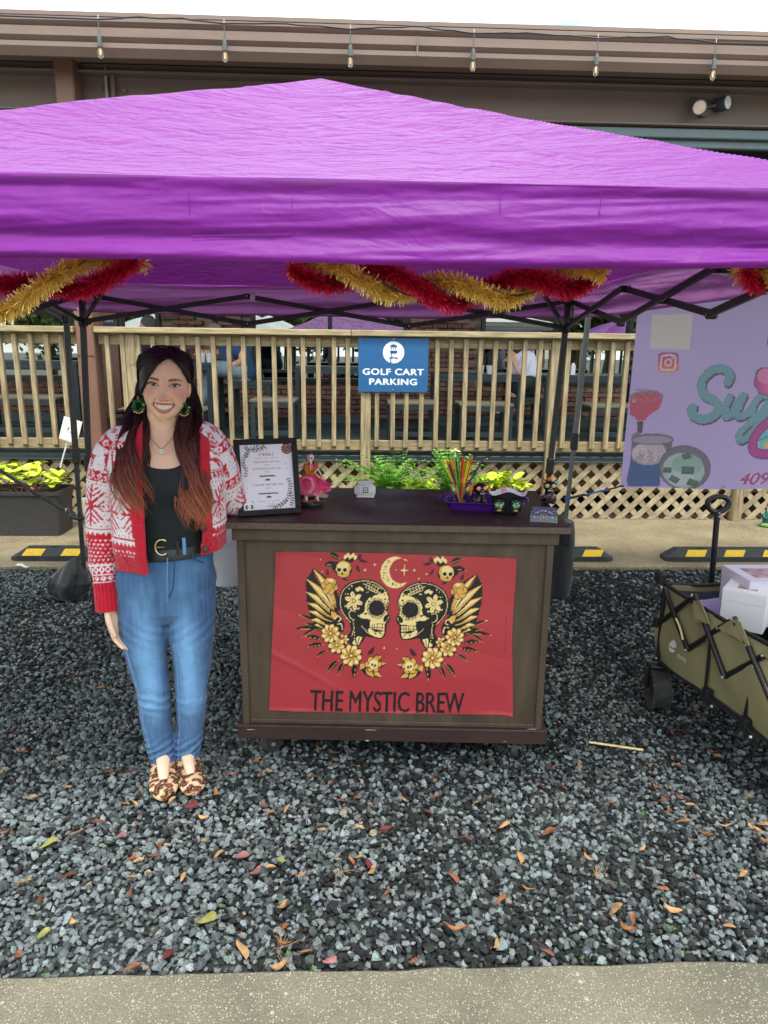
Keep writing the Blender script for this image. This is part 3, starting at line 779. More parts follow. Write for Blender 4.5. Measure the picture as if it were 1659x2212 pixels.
tp = tent('pop_up_tent', 'purple pop-up tent over the dark wooden drinks cart', -1.57, 1.235, 1.58, 4.22, 1.955, 1.798, (-.137, 2.9, 2.58), m_purple, m_purple_v, m_pipe, True, lean=(-.085, .02), front_low=True, bumps=(.016, -.004), res=270)
# stitched pocket patches on the front valance
for px in (520, 1190):
    c = atY(px, 422, 1.573)-tp.location
    b = MB(); w, h = .105, .046
    for (ax, az, bx_, bz) in ((-w, 0, -w, -2*h), (w, 0, w, -2*h), (-w, -2*h, w, -2*h)):
        b.bar((c.x+ax, c.y-.002, c.z+az+.012), (c.x+bx_, c.y-.002, c.z+bz+.018), .0009, .002)
    b.obj('pocket_seam', m_purple_v, tp)
tl = tent('white_tent', 'white pop-up tent with black frame on the left of the purple one', -4.3, -1.70, 1.95, 4.46, 1.98, 1.82, (-3.0, 3.2, 2.6), m_white_c, m_white_c, m_pipe, False, lean=(-.03, 0), legs=(1, 1, 1, 1), res=40)
tr_x = atY(1263, 712, 4.55).x
trt = tent('white_tent', 'white pop-up tent with grey frame holding the lavender banner', tr_x, tr_x+2.7, 1.5, 4.58, 2.18, 2.02, (tr_x+1.35, 3.0, 2.5), m_white_c, m_white_c, m_pipeg, False, lean=(-.085, 0), res=40)
for (x, y, lab, m) in ((-2.9, -4.2, 'white tent across the lane mirrored in the middle windows', m_white_c), (5.3, -4.6, 'white tent across the lane mirrored in the right windows', m_white_c), (8.4, -3.4, 'small purple tent across the lane beyond a white one', m_purple_v), (-6.5, -4.0, 'white tent across the lane mirrored in the left windows', m_white_c)):
    tent('market_tent', lab, x-1.35, x+1.35, y-1.35, y+1.35, 1.98, 1.8, (x, y, 2.62), m, m, m_pipe, False, res=40)

# trees across the lane (seen mirrored in the glass)
m_leafs = mat('tree_leaf', (.10, .13, .035), .6, rand=.3, var=.35, vscale=3)
m_bark = mat('bark', (.10, .075, .05), .9, var=.3, vscale=12, bump=.6, bscale=30)
def tree(lab, x, y, h, r, seed):
    g_ = np.random.default_rng(seed); T = thing('tree', lab, 'tree', (x, y, -.04), group='trees across the lane')
    b = MB(); b.tube([(0, 0, 0), (.1, .05, h*.25), (-.05, 0, h*.5), (.05, 0, h*.8)], [.22, .17, .12, .04], 8)
    for k in range(7):
        a = g_.uniform(0, 6.28); z = h*g_.uniform(.3, .6); L = r*g_.uniform(.5, .9)
        b.tube([(0, 0, z), (L*.5*math.cos(a), L*.5*math.sin(a), z+L*.4), (L*math.cos(a), L*math.sin(a), z+L*.7)], [.08, .05, .02], 6)
    b.obj('trunk', m_bark, T, sm=50)
    n = 2600; c = g_.normal(0, 1, (26, 3)); c /= np.linalg.norm(c, axis=1)[:, None]; c *= g_.uniform(.35, .95, (26, 1))*np.array([r, r, h*.33]); c[:, 2] += h*.64
    i = g_.integers(0, 26, n); p = c[i]+g_.normal(0, r*.20, (n, 3)); d = g_.normal(0, 1, (n, 3)); d /= np.linalg.norm(d, axis=1)[:, None]
    e = np.cross(d, g_.normal(0, 1, (n, 3))); e /= np.linalg.norm(e, axis=1)[:, None]
    V = np.stack([p-d*.19, p+e*.085, p+d*.19, p-e*.085], 1).reshape(-1, 3)
    link('crown', np_mesh('crown', V, np.arange(4*n).reshape(-1, 4), sm=False), m_leafs, T)
for k, (x, y, h, r) in enumerate(tuple((-13+2.9*i, -11.5-(i % 3)*1.4, 4.6+.5*(i % 4), 2.0) for i in range(12))+((-9, -15, 5.5, 2.3), (-3.5, -17, 6.2, 2.6), (1.5, -15.5, 5.2, 2.3), (6.5, -17, 6, 2.5), (12, -15, 5.5, 2.4), (17, -17, 6, 2.6))):
    tree('leafy green tree standing across the lane behind the market tents', x, y, h, r, 40+k)

# ================================================================== tinsel garlands
m_gold = mat('gold_foil', (.98, .76, .22), .32, metal=.7)
m_redf = mat('red_foil', (.72, .025, .085), .32, metal=.7)
def tinsel(lab, pts, which, seed, per=10500, L=.030, off=.022, turns=2.2):
    g_ = np.random.default_rng(seed); P = spline(pts, 24); sg = np.linalg.norm(np.diff(P, axis=0), axis=1); tot = sg.sum(); n = int(per*tot)
    cum = np.concatenate([[0], np.cumsum(sg)]); s = g_.random(n)*tot
    C = np.stack([np.interp(s, cum, P[:, k]) for k in range(3)], 1); ph = s/tot*turns*2*PI+(PI if which else 0)
    C = C+np.stack([s*0, np.cos(ph)*off, np.sin(ph)*off], 1)
    d = g_.normal(0, 1, (n, 3))*np.array([.55, 1, 1]); d[:, 2] -= .12; d /= np.linalg.norm(d, axis=1)[:, None]
    l = L*g_.uniform(.65, 1.1, n)[:, None]; w = np.cross(d, g_.normal(0, 1, (n, 3))); w /= np.linalg.norm(w, axis=1)[:, None]; w *= .0009
    e = C+d*l; e[:, 2] -= .15*l[:, 0]*g_.random(n); m_ = C+d*l*.5
    V = np.stack([C-w, C+w, m_+w*1.1, m_-w*1.1, e+w*.8, e-w*.8], 1).reshape(-1, 3)
    b = np.arange(n)[:, None]*6; F = np.vstack([b+np.array([[0, 1, 2, 3]]), b+np.array([[3, 2, 4, 5]])])
    o3 = P[0]; T = thing('tinsel_garland', lab, 'garland', tuple(o3))
    link('foil_strips', np_mesh('foil_strips', V-o3, F, sm=False), m_redf if which else m_gold, T)
    cp = [(P[i]+np.array([0, math.cos(i/len(P)*turns*2*PI+(PI if which else 0))*off, math.sin(i/len(P)*turns*2*PI+(PI if which else 0))*off])-o3) for i in range(len(P))]
    MB().tube(cp, .002, 5).obj('core_wire', m_plast, T)
def pxp(L, y): return [tuple(atY(a, b, y)) for a, b in L]
gc = pxp([(628, 580), (740, 592), (850, 610), (930, 624), (1000, 632), (1080, 626), (1170, 607), (1240, 598), (1300, 592)], 1.70)
tinsel('gold foil tinsel twisted round red, sagging at the middle of the purple valance', gc, 0, 1, turns=2.5)
tinsel('red foil tinsel twisted round gold, sagging at the middle of the purple valance', gc, 1, 2, turns=2.5)
gl = pxp([(305, 562), (250, 572), (190, 590), (120, 612), (60, 628), (0, 644), (-70, 664), (-150, 650)], 1.74)
tinsel('gold foil tinsel draped from the left end of the purple valance', gl, 0, 3, turns=1.15, off=.028)
tinsel('red foil tinsel hanging below gold at the left end of the valance', gl, 1, 4, turns=1.15, off=.028)
gr_ = pxp([(1600, 588), (1650, 596), (1720, 606), (1800, 590)], 1.70)
tinsel('gold foil tinsel at the right end of the purple valance beside the wagon', gr_, 0, 5, turns=1.5, off=.016)
tinsel('red foil tinsel at the right end of the purple valance beside the wagon', gr_, 1, 6, turns=1.5, off=.016)

# ================================================================== string lights along the eave
st = thing('string_lights', 'black cable of clear filament bulbs hung along the brown eave', 'string lights', (0, YE-.06, ze[0]))
def sp(p): return Vector(p)-st.location
yS = YE-.055
tops = [atY(a, b, yS) for a, b in ((212, 42), (484, 51), (757, 63), (1024, 72), (1292, 83), (1547, 93))]
pts = [Vector((-7, yS, tops[0].z))]+tops+[Vector((7, yS, tops[-1].z))]; cab = []
for i in range(len(pts)-1):
    for k in range(12):
        t = k/12; p = pts[i].lerp(pts[i+1], t); p.z += .028*math.sin(t*PI)*(1 if i % 2 else .6)*(.7+.6*rnd.random()); cab.append(sp(p))
MB().tube(cab+[sp(pts[-1])], .006, 6).obj('cable', m_plast, st, sm=40)
m_bulb = mat('bulb_glass', (.85, .85, .8), .03, trans=.92, ior=1.25)
m_fil = mat('filament', (1, .62, .2), .4, emit=.25)
m_sock = mat('grey_socket', lin(78, 88, 84), .5)
for t in tops:
    p = sp(t)
    b = MB(); b.cyl(p, p-Vector((0, 0, .11)), .004, n=6); b.lathe([(.004, -.105), (.013, -.11), (.017, -.125), (.017, -.15), (.019, -.152), (.019, -.185), (.012, -.188)], p, 14); so_ = b.obj('socket', m_sock, st, sm=40)
    b = MB(); b.lathe([(.010, -.187), (.018, -.205), (.0215, -.225), (.019, -.247), (.010, -.262), (.001, -.266)], p, 16); bu = b.obj('bulb', m_bulb, st, sm=60)
    b = MB()
    for a in range(4): b.cyl(p+Vector((.006*math.cos(a*1.57), .006*math.sin(a*1.57), -.2)), p+Vector((.003*math.cos(a*1.57), .003*math.sin(a*1.57), -.24)), .0012, n=5)
    b.obj('filament', m_fil, bu)
    MB().cyl(p+Vector((0, 0, -.004)), p+Vector((0, 0, .03)), .003, n=6).obj('hook', m_bolt, st)

# ================================================================== twin flood light on the beam
fc = atY(1518, 236, 6.70)
fl = thing('flood_light', 'twin headed security flood light mounted on the brown beam', 'light', tuple(fc)); fl.scale = (1.2, 1.2, 1.2)
b = MB(); b.cyl((0, .02, 0), (0, -.03, 0), .055, n=20); b.obj('mount', mat('flood_grey', lin(70, 76, 72), .4, metal=.3), fl, sm=40)
m_flb = mat('flood_black', (.06, .068, .066), .4, var=.2)
m_lens = mat('lens_white', (.82, .80, .74), .2, bump=.4, bscale=160)
for hd, (p, d, cc) in enumerate((((-.065, -.09, -.012), (-.35, -.85, -.35), (.85, .66, .5)), ((.115, -.06, .02), (.50, -.86, -.02), (.8, .8, .78)))):
    d = Vector(d).normalized(); p = Vector(p); R = frame_to(d)
    b = MB(); b.tube([(0, -.03, 0), p*.6+Vector((0, -.02, 0)), p-d*.05], .012, 8); b.obj('arm', m_flb, fl, sm=40)
    b = MB(); b.lathe([(.012, -.075), (.028, -.07), (.040, -.03), (.048, .03), (.052, .03), (.052, .045), (.044, .045), (.044, .038)], p, 22, R)
    for k in range(11):
        a = 2*PI*k/11; b.box(p+R @ Vector((.040*math.cos(a), .040*math.sin(a), -.02)), (.016, .003, .07), R @ rotm(0, 0, a))
    hb = b.obj('lamp_head', m_flb, fl, sm=35)
    MB().lathe([(0.0, .042), (.02, .041), (.0435, .038)], p, 22, R).obj('lens', mat('lens%d' % hd, cc, .25, bump=.5, bscale=300), hb, sm=60)

# ================================================================== wheel stops
m_rub = mat('black_rubber', (.030, .034, .033), .6, var=.25, vscale=20, bump=.15, bscale=120)
m_yel = mat('yellow_reflective', (.78, .50, .02), .5, var=.15, vscale=90, bump=.4, bscale=300)
def wheel_stop(lab, x0, x1, y, patches):
    T = thing('wheel_stop', lab, 'wheel stop', ((x0+x1)/2, y, .03), group=None); cx = (x0+x1)/2
    L = (x1-x0)/2; hw, tw, h, e = .075, .042, .092, .05
    V = []
    for (x, w, z) in ((-L, hw-.02, 0), (-L, hw-.02, .03), (-L+e, hw, 0), (-L+e, hw, .038), (-L+e*2, tw, h), (L-e*2, tw, h), (L-e, hw, 0), (L-e, hw, .038), (L, hw-.02, 0), (L, hw-.02, .03)):
        V += [(x, -w, z), (x, w, z)]
    F = [(0, 1, 3, 2), (0, 2, 6, 4), (1, 5, 7, 3), (2, 3, 9, 8), (2, 8, 6), (3, 7, 9), (4, 6, 14, 12), (5, 13, 15, 7), (6, 8, 10, 14), (7, 15, 11, 9), (8, 9, 11, 10), (12, 14, 18, 16), (13, 17, 19, 15), (14, 10, 18), (15, 19, 11), (10, 11, 19, 18), (16, 18, 19, 17)]
    b = MB(); b.add(V, F); b.obj('body', m_rub, T)
    n = Vector((0, -(h-.038), -(hw-tw))).normalized(); n = Vector((0, -.054, .033)).normalized()
    for (a, c) in patches:
        q = []; sk = .03
        for (xx, t) in ((a, .08), (c, .08), (c+sk, .94), (a+sk, .94)):
            w = hw+(tw-hw)*t; z = .038+(h-.038)*t; q.append(Vector((xx-cx, -w, z)))
        b = MB(); b.add([v+n*.003 for v in q]+[v-n*.002 for v in q], [(0, 1, 2, 3), (0, 4, 5, 1), (1, 5, 6, 2), (2, 6, 7, 3), (3, 7, 4, 0)]); b.obj('reflector_patch', m_yel, T)
    for xx in (-L+.3, L-.3): MB().cyl((xx, 0, h-.003), (xx, 0, h+.004), .02, n=12).obj('bolt_cap', m_plast, T)
def px_x(px, y=5.15): return atY(px, 1200, y).x
wheel_stop('black and yellow rubber wheel stop below the lime vine planter', px_x(14), px_x(14)+1.83, 5.27, [(px_x(40), px_x(82)), (px_x(124), px_x(163)), (px_x(206), px_x(246)), (px_x(290), px_x(330))])
xr = px_x(1331); wheel_stop('black and yellow rubber wheel stop reaching out behind the drinks cart', xr-1.83, xr, 5.27, [(px_x(1262), px_x(1303)), (px_x(1180), px_x(1220)), (px_x(1098), px_x(1138))])
xl = px_x(1447); wheel_stop('black and yellow rubber wheel stop behind the olive wagon', xl, xl+1.83, 5.27, [(px_x(1487), px_x(1529)), (px_x(1571), px_x(1613)), (px_x(1655), px_x(1697)), (px_x(1739), px_x(1781))])

# ================================================================== parking sign on the railing
pc = Print(.0+(atY(925, 790, 6.50).x-atY(774, 790, 6.50).x), (atY(850, 729, 6.5).z-atY(850, 846, 6.5).z), .0028, lin(40, 92, 138))
W_, H_ = pc.w, pc.h; wht = (.78, .80, .80); blu = lin(34, 80, 122)
pc.ell(W_*.5, H_*.735, W_*.152, W_*.152, wht)
def sgx(x): return W_*.5+(x-648)/658*W_
def sgy(y): return H_*(1-(y-358)/508)
for P_ in ([(612, 445), (625, 424), (648, 418), (672, 424), (684, 445)], [(614, 490), (616, 476), (682, 476), (684, 490), (676, 505), (620, 505)], [(606, 560), (612, 535), (686, 540), (692, 560), (650, 548)], [(613, 600), (622, 555), (630, 555), (628, 600)], [(622, 534), (628, 504), (636, 504), (634, 534)]):
    pc.poly([(sgx(a), sgy(b_)) for a, b_ in P_], blu)
for a in (626, 643, 660): pc.poly([(sgx(a), sgy(449)), (sgx(a+10), sgy(449)), (sgx(a+10), sgy(468)), (sgx(a), sgy(468))], blu)
pc.poly([(sgx(620), sgy(446)), (sgx(624), sgy(446)), (sgx(624), sgy(470)), (sgx(620), sgy(470))], blu); pc.poly([(sgx(676), sgy(446)), (sgx(680), sgy(446)), (sgx(680), sgy(470)), (sgx(676), sgy(470))], blu)
pc.stroke([(sgx(643), sgy(548)), (sgx(641), sgy(600))], .003, blu)
pc.text('GOLF CART', W_*.5, H_*.375, W_*.87, H_*.115, (.74, .78, .78), bold=.06, space=1.08)
pc.text('PARKING', W_*.5, H_*.19, W_*.68, H_*.115, (.74, .78, .78), bold=.06, space=1.08)
s0 = atY(774, 846, 6.50)
sg = thing('parking_sign', 'blue golf cart parking sign with a white lighthouse on the railing', 'sign', (s0.x, 6.517, s0.z))
MB().box((W_/2, 0, H_/2), (W_, .006, H_), ch=.002).obj('plate', mat('sign_edge', lin(36, 84, 128), .4), sg)
link('printed_face', pc.mesh('printed_face'), mat('sign_print', attr='Col', rough=.35, var=.05, vscale=20), sg, loc=(0, -.0042, 0))
for z in (H_-.012, .02): MB().cyl((W_*.5, -.005, z), (W_*.5, -.010, z), .006, n=10).obj('screw', m_bolt, sg)
# ================================================================== drinks cart
CA = math.radians(-3.0)
CO = Vector((.137, 2.497, 0))
m_cart = mat('cart_brown_paint', lin(82, 69, 56), .5, var=.28, vscale=5, stretch=(3, 3, .6), bump=.22, bscale=22, bstretch=(9, 9, .8), rvar=.12)
m_cartd = mat('cart_base_paint', lin(60, 45, 40), .45, var=.16, vscale=5, bump=.15, bscale=22, bstretch=(.8, 9, 9))
m_top = mat('cart_top_lacquer', lin(56, 38, 38), .40, var=.15, vscale=4, bump=.12, bscale=90, rvar=.10)
m_chip = mat('bare_wood_chip', (.55, .5, .42), .8)
cart = thing('drinks_cart', 'dark brown wooden drinks cart on casters under the purple tent', 'cart', tuple(CO), CA)
_cr = Matrix.Rotation(CA, 3, 'Z'); _ci = _cr.transposed()
def cZ(px, py, z=1.0): return _ci @ (atZ(px, py, z)-CO)
def cF(px, py, yl=.045):
    """pixel -> cart-local point on the plane local y = yl"""
    d = _ci @ ray(px, py); c = _ci @ (_c-CO); return c+d*((yl-c.y)/d.y)
MB().box((0, .33, .987), (1.276, .66, .026), ch=.004).obj('counter_top', m_top, cart)
# moulded edge strip with embossed scrolls
b = MB(); b.box((0, -.003, .984), (1.272, .010, .024), ch=.002)
es = b.obj('edge_strip', mat('edge_strip_paint', lin(94, 82, 70), .45, var=.15, vscale=30), cart)
b = MB()
for i in range(48):
    x = -.618+i*.0263; s = 1 if i % 2 else -1
    b.tube([(x+.0085*math.cos(t)*(1-t/9), -.0085, .984+s*.0075*math.sin(t)*(1-t/9)) for t in np.linspace(0, 6.6, 12)], .0012, 4)
b.obj('scrollwork', mat('scroll_paint', lin(112, 98, 84), .45), es)
b = MB(); b.box((0, .33, .946), (1.206, .61, .052), ch=.003); b.obj('apron', m_cart, cart)
# body panels, corner stiles, base board
MB().box((0, .0625, .535), (1.13, .012, .77)).obj('front_panel', m_cart, cart)
for s in (-1, 1):
    MB().box((s*.577, .062, .54), (.026, .040, .76), ch=.003).obj('corner_stile', m_cart, cart)
    MB().box((s*.5835, .335, .54), (.012, .506, .758)).obj('side_panel', m_cart, cart)
MB().box((0, .060, .172), (1.128, .024, .018), ch=.003).obj('lower_rail', m_cart, cart)
MB().box((0, .610, .54), (1.15, .014, .758)).obj('back_panel', m_cart, cart)
bb = MB().box((0, .325, .134), (1.222, .592, .060), ch=.003).obj('base_board', m_cartd, cart)
MB().box((0, .33, .20), (1.15, .53, .012)).obj('bottom_shelf', m_cartd, cart)
# chipped paint spots
for (px, py, w, h) in ((793, 1601, .020, .006), (1090, 1602, .014, .003), (508, 1577, .03, .003), (800, 1577, .05, .0025), (540, 1576, .04, .003), (1150, 1575, .05, .003)):
    q = cF(px, py, .0282)
    b = MB(); n = 9; P_ = [(w*.5*math.cos(2*PI*i/n)*rnd.uniform(.6, 1.1), h*.5*math.sin(2*PI*i/n)*rnd.uniform(.6, 1.1)) for i in range(n)]
    b.add([(q.x+a, .0283, max(.108, q.z)+c) for a, c in P_], [tuple(range(n))]); b.obj('paint_chip', m_chip, bb, fix=False)
m_rubw = mat('caster_rubber', (.035, .04, .04), .55, var=.3, vscale=30)
m_zinc = mat('caster_steel', (.10, .10, .105), .35, metal=.7)
for (x, y, a) in ((-.485, .10, .5), (.50, .10, 1.35), (-.485, .54, .9), (.50, .54, .3)):
    b = MB(); b.box((0, 0, .088), (.085, .075, .006)); b.cyl((0, 0, .085), (0, 0, .072), .028, n=14)
    for s in (-1, 1): b.prism([(-.018, .034), (.034, .074), (-.012, .078), (-.026, .06)], .003, (0, s*.020+.0015, 0), rotm(PI/2, 0, 0))
    co_ = b.obj('caster', m_zinc, cart, loc=(x, y, .010), rot=(0, 0, a)); co_.scale = (1.12, 1.12, 1.05)
    b = MB(); b.lathe([(.012, -.013), (.034, -.013), (.040, -.010), (.0425, 0), (.040, .010), (.034, .013), (.012, .013)], (-.004, 0, .0425), 24, rotm(PI/2, 0, 0))
    w = b.obj('wheel', m_rubw, co_, sm=40)
    MB().cyl((-.004, -.024, .0425), (-.004, .024, .0425), .008, n=10).obj('axle_bolt', m_bolt, co_)
    MB().box((.045, 0, .055), (.04, .026, .008), rotm(0, .5, 0), ch=.003).obj('brake_lever', m_plast, co_)

# ------------------------------------------------------------------ red poster
red = (.44, .048, .058); blk = (.018, .018, .022); crm = lin(243, 218, 150); gld = lin(222, 172, 84); dgl = lin(150, 98, 40); wt = lin(240, 225, 200)
PT = cF(597, 1192, .052); PB = cF(581, 1533, .052); PR = cF(1113, 1204, .052); BR = cF(1105, 1543, .052)
pw = PR.x-PT.x; ph_ = PT.z-PB.z
po = Print(pw, ph_, .0026, red)
def A(P): return [((x+105)/1880*pw, ph_*(1-(y-62)/1232)) for x, y in P]
ks = pw/1880
def lens(x0, y0, x1, y1, w, bend=0.0, n=8):
    dx, dy = x1-x0, y1-y0; L = math.hypot(dx, dy); nx, ny = -dy/L, dx/L; a = []; c = []
    for i in range(n+1):
        t = i/n; q = math.sin(PI*t**.8)*w/2; bd = bend*math.sin(PI*t)*L
        a.append((x0+dx*t+nx*(q+bd), y0+dy*t+ny*(q+bd))); c.append((x0+dx*t-nx*(q-bd), y0+dy*t-ny*(q-bd)))
    return a+c[::-1]
def draw(P_, mir):
    """left half of the emblem; mir mirrors it about x = 834"""
    f = (lambda P: A([(1668-x, y+6) for x, y in P])) if mir else A
    pl = lambda P, c: P_.poly(f(P), c); stt = lambda P, w, c: P_.stroke(f(P), np.asarray(w, float)*ks, c)
    el = lambda x, y, rx, ry, c, r=0: P_.poly(f([(x+rx*math.cos(t)*math.cos(r)-ry*math.sin(t)*math.sin(r), y+rx*math.cos(t)*math.sin(r)+ry*math.sin(t)*math.cos(r)) for t in np.linspace(0, 2*PI, 25)[:-1]]), c)
    # dark leaves behind
    for (x, y, a, L, w) in ((300, 660, 200, 170, 44), (280, 720, 188, 130, 36), (300, 760, 170, 140, 36), (330, 810, 150, 100, 30), (420, 880, 130, 130, 40), (470, 890, 115, 120, 34), (560, 900, 98, 120, 44), (600, 900, 60, 120, 34), (640, 830, -50, 90, 34), (560, 740, -40, 80, 30), (240, 600, 205, 160, 26), (250, 640, 178, 190, 30), (240, 640, 150, 140, 24), (400, 110, 200, 110, 40), (380, 150, 175, 110, 44), (470, 120, 290, 90, 36), (520, 110, 320, 70, 28), (530, 150, 60, 70, 24), (420, 240, 30, 60, 26), (310, 240, 250, 60, 26), (290, 380, 100, 60, 24), (540, 100, 20, 90, 26)):
        x1, y1 = x+L*math.cos(math.radians(a)), y+L*math.sin(math.radians(a))
        pl(lens(x, y, x1, y1, w, .06), blk); stt([(x, y), (x1, y1)], 3, gld if (L > 90) else red)
    # wing
    pl([(188, 185), (160, 240), (140, 260), (142, 340), (152, 430), (168, 495), (188, 560), (230, 610), (330, 650), (440, 660), (455, 600), (420, 530), (370, 470), (330, 420), (270, 330), (215, 250)], blk)
    roots = [(355, 455), (345, 480), (350, 510), (350, 535), (350, 560), (350, 585), (330, 600)]
    tips = [(188, 178), (135, 250), (135, 345), (150, 430), (165, 495), (185, 560), (215, 600)]
    for k in range(len(tips)-1, -1, -1):
        (x0, y0), (x1, y1) = (roots[k][0]+60, roots[k][1]+50), tips[k]
        pl(lens(x0, y0, x1, y1, 92, .05), blk); pl(lens(x0-30, y0-28, x1+5, y1+10, 54, .05), gld); pl(lens(x0-60, y0-50, x1+8, y1+16, 26, .07), crm)
        stt([(x0-20, y0-20), ((x0+x1)/2, (y0+y1)/2)], 4, blk)
    pl([(335, 495), (380, 500), (430, 545), (458, 600), (450, 660), (420, 640), (395, 590), (350, 560)], blk)
    pl([(345, 500), (385, 515), (400, 545), (375, 570), (350, 545)], gld); stt(spline([(380, 560), (400, 535), (425, 560), (405, 580)], 6), 8, crm); stt(spline([(400, 600), (430, 600), (440, 640)], 6), 8, crm)
    # skull
    head = spline([(475, 700), (505, 650), (495, 590), (450, 540), (415, 480), (405, 410), (425, 340), (480, 290), (560, 262), (650, 262), (720, 288), (770, 330), (797, 385), (800, 430), (786, 462), (792, 505), (810, 535), (800, 572), (782, 592), (780, 645), (762, 692), (722, 702), (660, 692), (620, 688), (600, 725), (580, 756), (530, 770)], 5, True)
    cx, cy = 610, 490
    pl([(cx+(x-cx)*1.015, cy+(y-cy)*1.015) for x, y in head], blk)
    stt([(cx+(x-cx)*.955, cy+(y-cy)*.955) for x, y in head[10:75]], 4.5, crm)
    face = spline([(612, 440), (640, 395), (690, 372), (740, 362), (772, 345), (788, 400), (778, 450), (786, 510), (800, 540), (778, 575), (768, 600), (770, 645), (752, 690), (715, 693), (665, 672), (640, 640), (660, 612), (650, 580), (655, 560), (600, 545), (570, 528), (600, 505), (612, 475)], 5, True)
    pl(face, crm)
    pl([(560, 690), (600, 695), (575, 750), (545, 765), (520, 740)], crm); stt([(545, 700), (555, 755)], 9, blk); stt([(575, 700), (565, 745)], 6, blk)
    stt(spline([(560, 530), (600, 548), (660, 545), (690, 560)], 6), 8, crm); stt(spline([(560, 520), (590, 505), (615, 520)], 6), 6, blk)
    for t in np.linspace(0, 2*PI, 25)[:-1]: el(703+70*math.cos(t), 470+68*math.sin(t), 10, 10, blk); 
    for t in np.linspace(0, 2*PI, 25)[:-1]: el(703+70*math.cos(t), 470+68*math.sin(t), 6, 6, crm)
    el(703, 470, 63, 60, blk)
    el(776, 545, 17, 30, blk, .45)
    pl([(648, 592), (772, 586), (772, 648), (690, 650), (655, 625)], blk)
    for i in range(6):
        x = 662+i*19.5
        pl([(x-8, 594), (x+8, 594), (x+8, 616), (x-8, 616)], crm); pl([(x-8, 621), (x+8, 621), (x+7, 645-(6-i)*3), (x-7, 643-(6-i)*3)], crm)
    for (x, y, r) in ((640, 420, 7), (765, 400, 9), (758, 365, 8), (735, 660, 8), (700, 668, 7), (618, 515, 10), (735, 545, 6), (715, 550, 5), (745, 675, 6)): el(x, y, r, r*.8, blk)
    stt(spline([(612, 400), (640, 385), (668, 378), (652, 398)], 5), 8, blk); stt(spline([(690, 660), (720, 650), (745, 665)], 5), 5, blk)
    el(622, 590, 34, 40, blk)
    # flower and sprigs on the skull
    for i in range(6):
        a = i*PI/3+.3; el(520+42*math.cos(a), 420+42*math.sin(a), 30, 17, crm, a)
        stt([(520+16*math.cos(a), 420+16*math.sin(a)), (520+58*math.cos(a), 420+58*math.sin(a))], 3, dgl)
    el(520, 420, 15, 15, blk); el(520, 420, 11, 11, crm)
    for (x, y) in ((565, 325), (545, 335), (582, 332)): el(x, y, 16, 12, crm, .6)
    for k in range(7):
        x, y = 610+k*22, 300+k*9; stt(spline([(x, y), (x+18, y-18), (x+42, y-12)], 4), [5]*8+[1], crm) if k < 5 else None; stt(spline([(x, y), (x+6, y+22), (x+34, y+30)], 4), [5]*8+[1], crm)
    stt(spline([(590, 290), (640, 310), (700, 340), (748, 372)], 5), 5, crm)
    for (x, y, r) in ((470, 465, 7), (455, 462, 6), (500, 480, 7), (480, 480, 5), (560, 478, 8), (500, 312, 6), (480, 330, 5), (630, 350, 5), (620, 352, 4), (530, 480, 6)): el(x, y, r, r, crm)
    for x in (462, 485): stt(arc(x, 372, 8, PI, 2*PI, 6), 4, crm)
    stt(spline([(535, 500), (505, 493), (488, 515), (500, 550), (530, 565)], 6), 6, crm)
    stt(spline([(520, 570), (530, 630), (515, 690)], 6), 4, crm); stt(spline([(590, 610), (640, 660), (700, 690)], 6), 4, crm)
    for y in (660, 680, 705, 730): el(535, y, 4, 4, crm)
    # flowers of the wreath
    def flower(x, y, r, n=8, ph=0.0):
        el(x, y, r*1.04, r*1.04, blk)
        for i in range(n):
            a = i*2*PI/n+ph; el(x+r*.62*math.cos(a), y+r*.62*math.sin(a), r*.44, r*.34, blk, a)
            el(x+r*.62*math.cos(a), y+r*.62*math.sin(a), r*.40, r*.29, gld, a); el(x+r*.72*math.cos(a), y+r*.72*math.sin(a), r*.24, r*.18, crm, a)
            stt([(x+r*.16*math.cos(a), y+r*.16*math.sin(a)), (x+r*.6*math.cos(a), y+r*.6*math.sin(a))], 4, dgl)
        el(x, y, r*.2, r*.2, dgl); el(x, y, r*.13, r*.13, crm)
    flower(455, 715, 40, 6); flower(400, 760, 66, 7, .3); flower(348, 672, 72, 9); flower(517, 838, 84, 9, .2)
    # rosette with skull and pointed leaves
    for (a, b_) in (((640, 900), (800, 898)), ((660, 930), (770, 1005)), ((640, 930), (705, 1010)), ((620, 900), (600, 950)), ((690, 860), (760, 850))):
        pl(lens(*a, *b_, 70, .05), blk); pl(lens(a[0], a[1], b_[0]-6, b_[1]-4, 44, .05), gld)
    for i in range(6):
        a = i*PI/3; el(690+34*math.cos(a), 905+34*math.sin(a), 36, 30, blk, a); el(690+34*math.cos(a), 905+34*math.sin(a), 30, 24, gld, a)
    el(695, 905, 34, 36, crm); el(683, 908, 8, 11, blk); el(706, 914, 9, 11, blk); pl([(690, 925), (700, 925), (695, 915)], blk)
    # upper blooms
    for i in range(6):
        a = i*PI/3+.2; el(325+34*math.cos(a), 315+34*math.sin(a), 36, 30, blk, a); el(325+34*math.cos(a), 315+34*math.sin(a), 31, 25, gld, a)
    el(325, 315, 30, 28, gld); stt(spline([(290, 320), (320, 290), (350, 310), (330, 345)], 5), 6, dgl); stt(spline([(345, 280), (370, 310), (360, 345)], 5), 5, dgl); el(335, 270, 22, 14, crm)
    for (x, y, rx, ry) in ((385, 170, 50, 40), (470, 110, 42, 30)): el(x, y, rx, ry, blk)
    for i in range(5): el(440+i*20, 95-(i % 2)*14, 12, 18, crm, .4); 
    el(430, 190, 68, 62, blk); el(430, 175, 58, 50, gld); el(430, 215, 48, 32, gld); el(425, 160, 44, 26, crm)
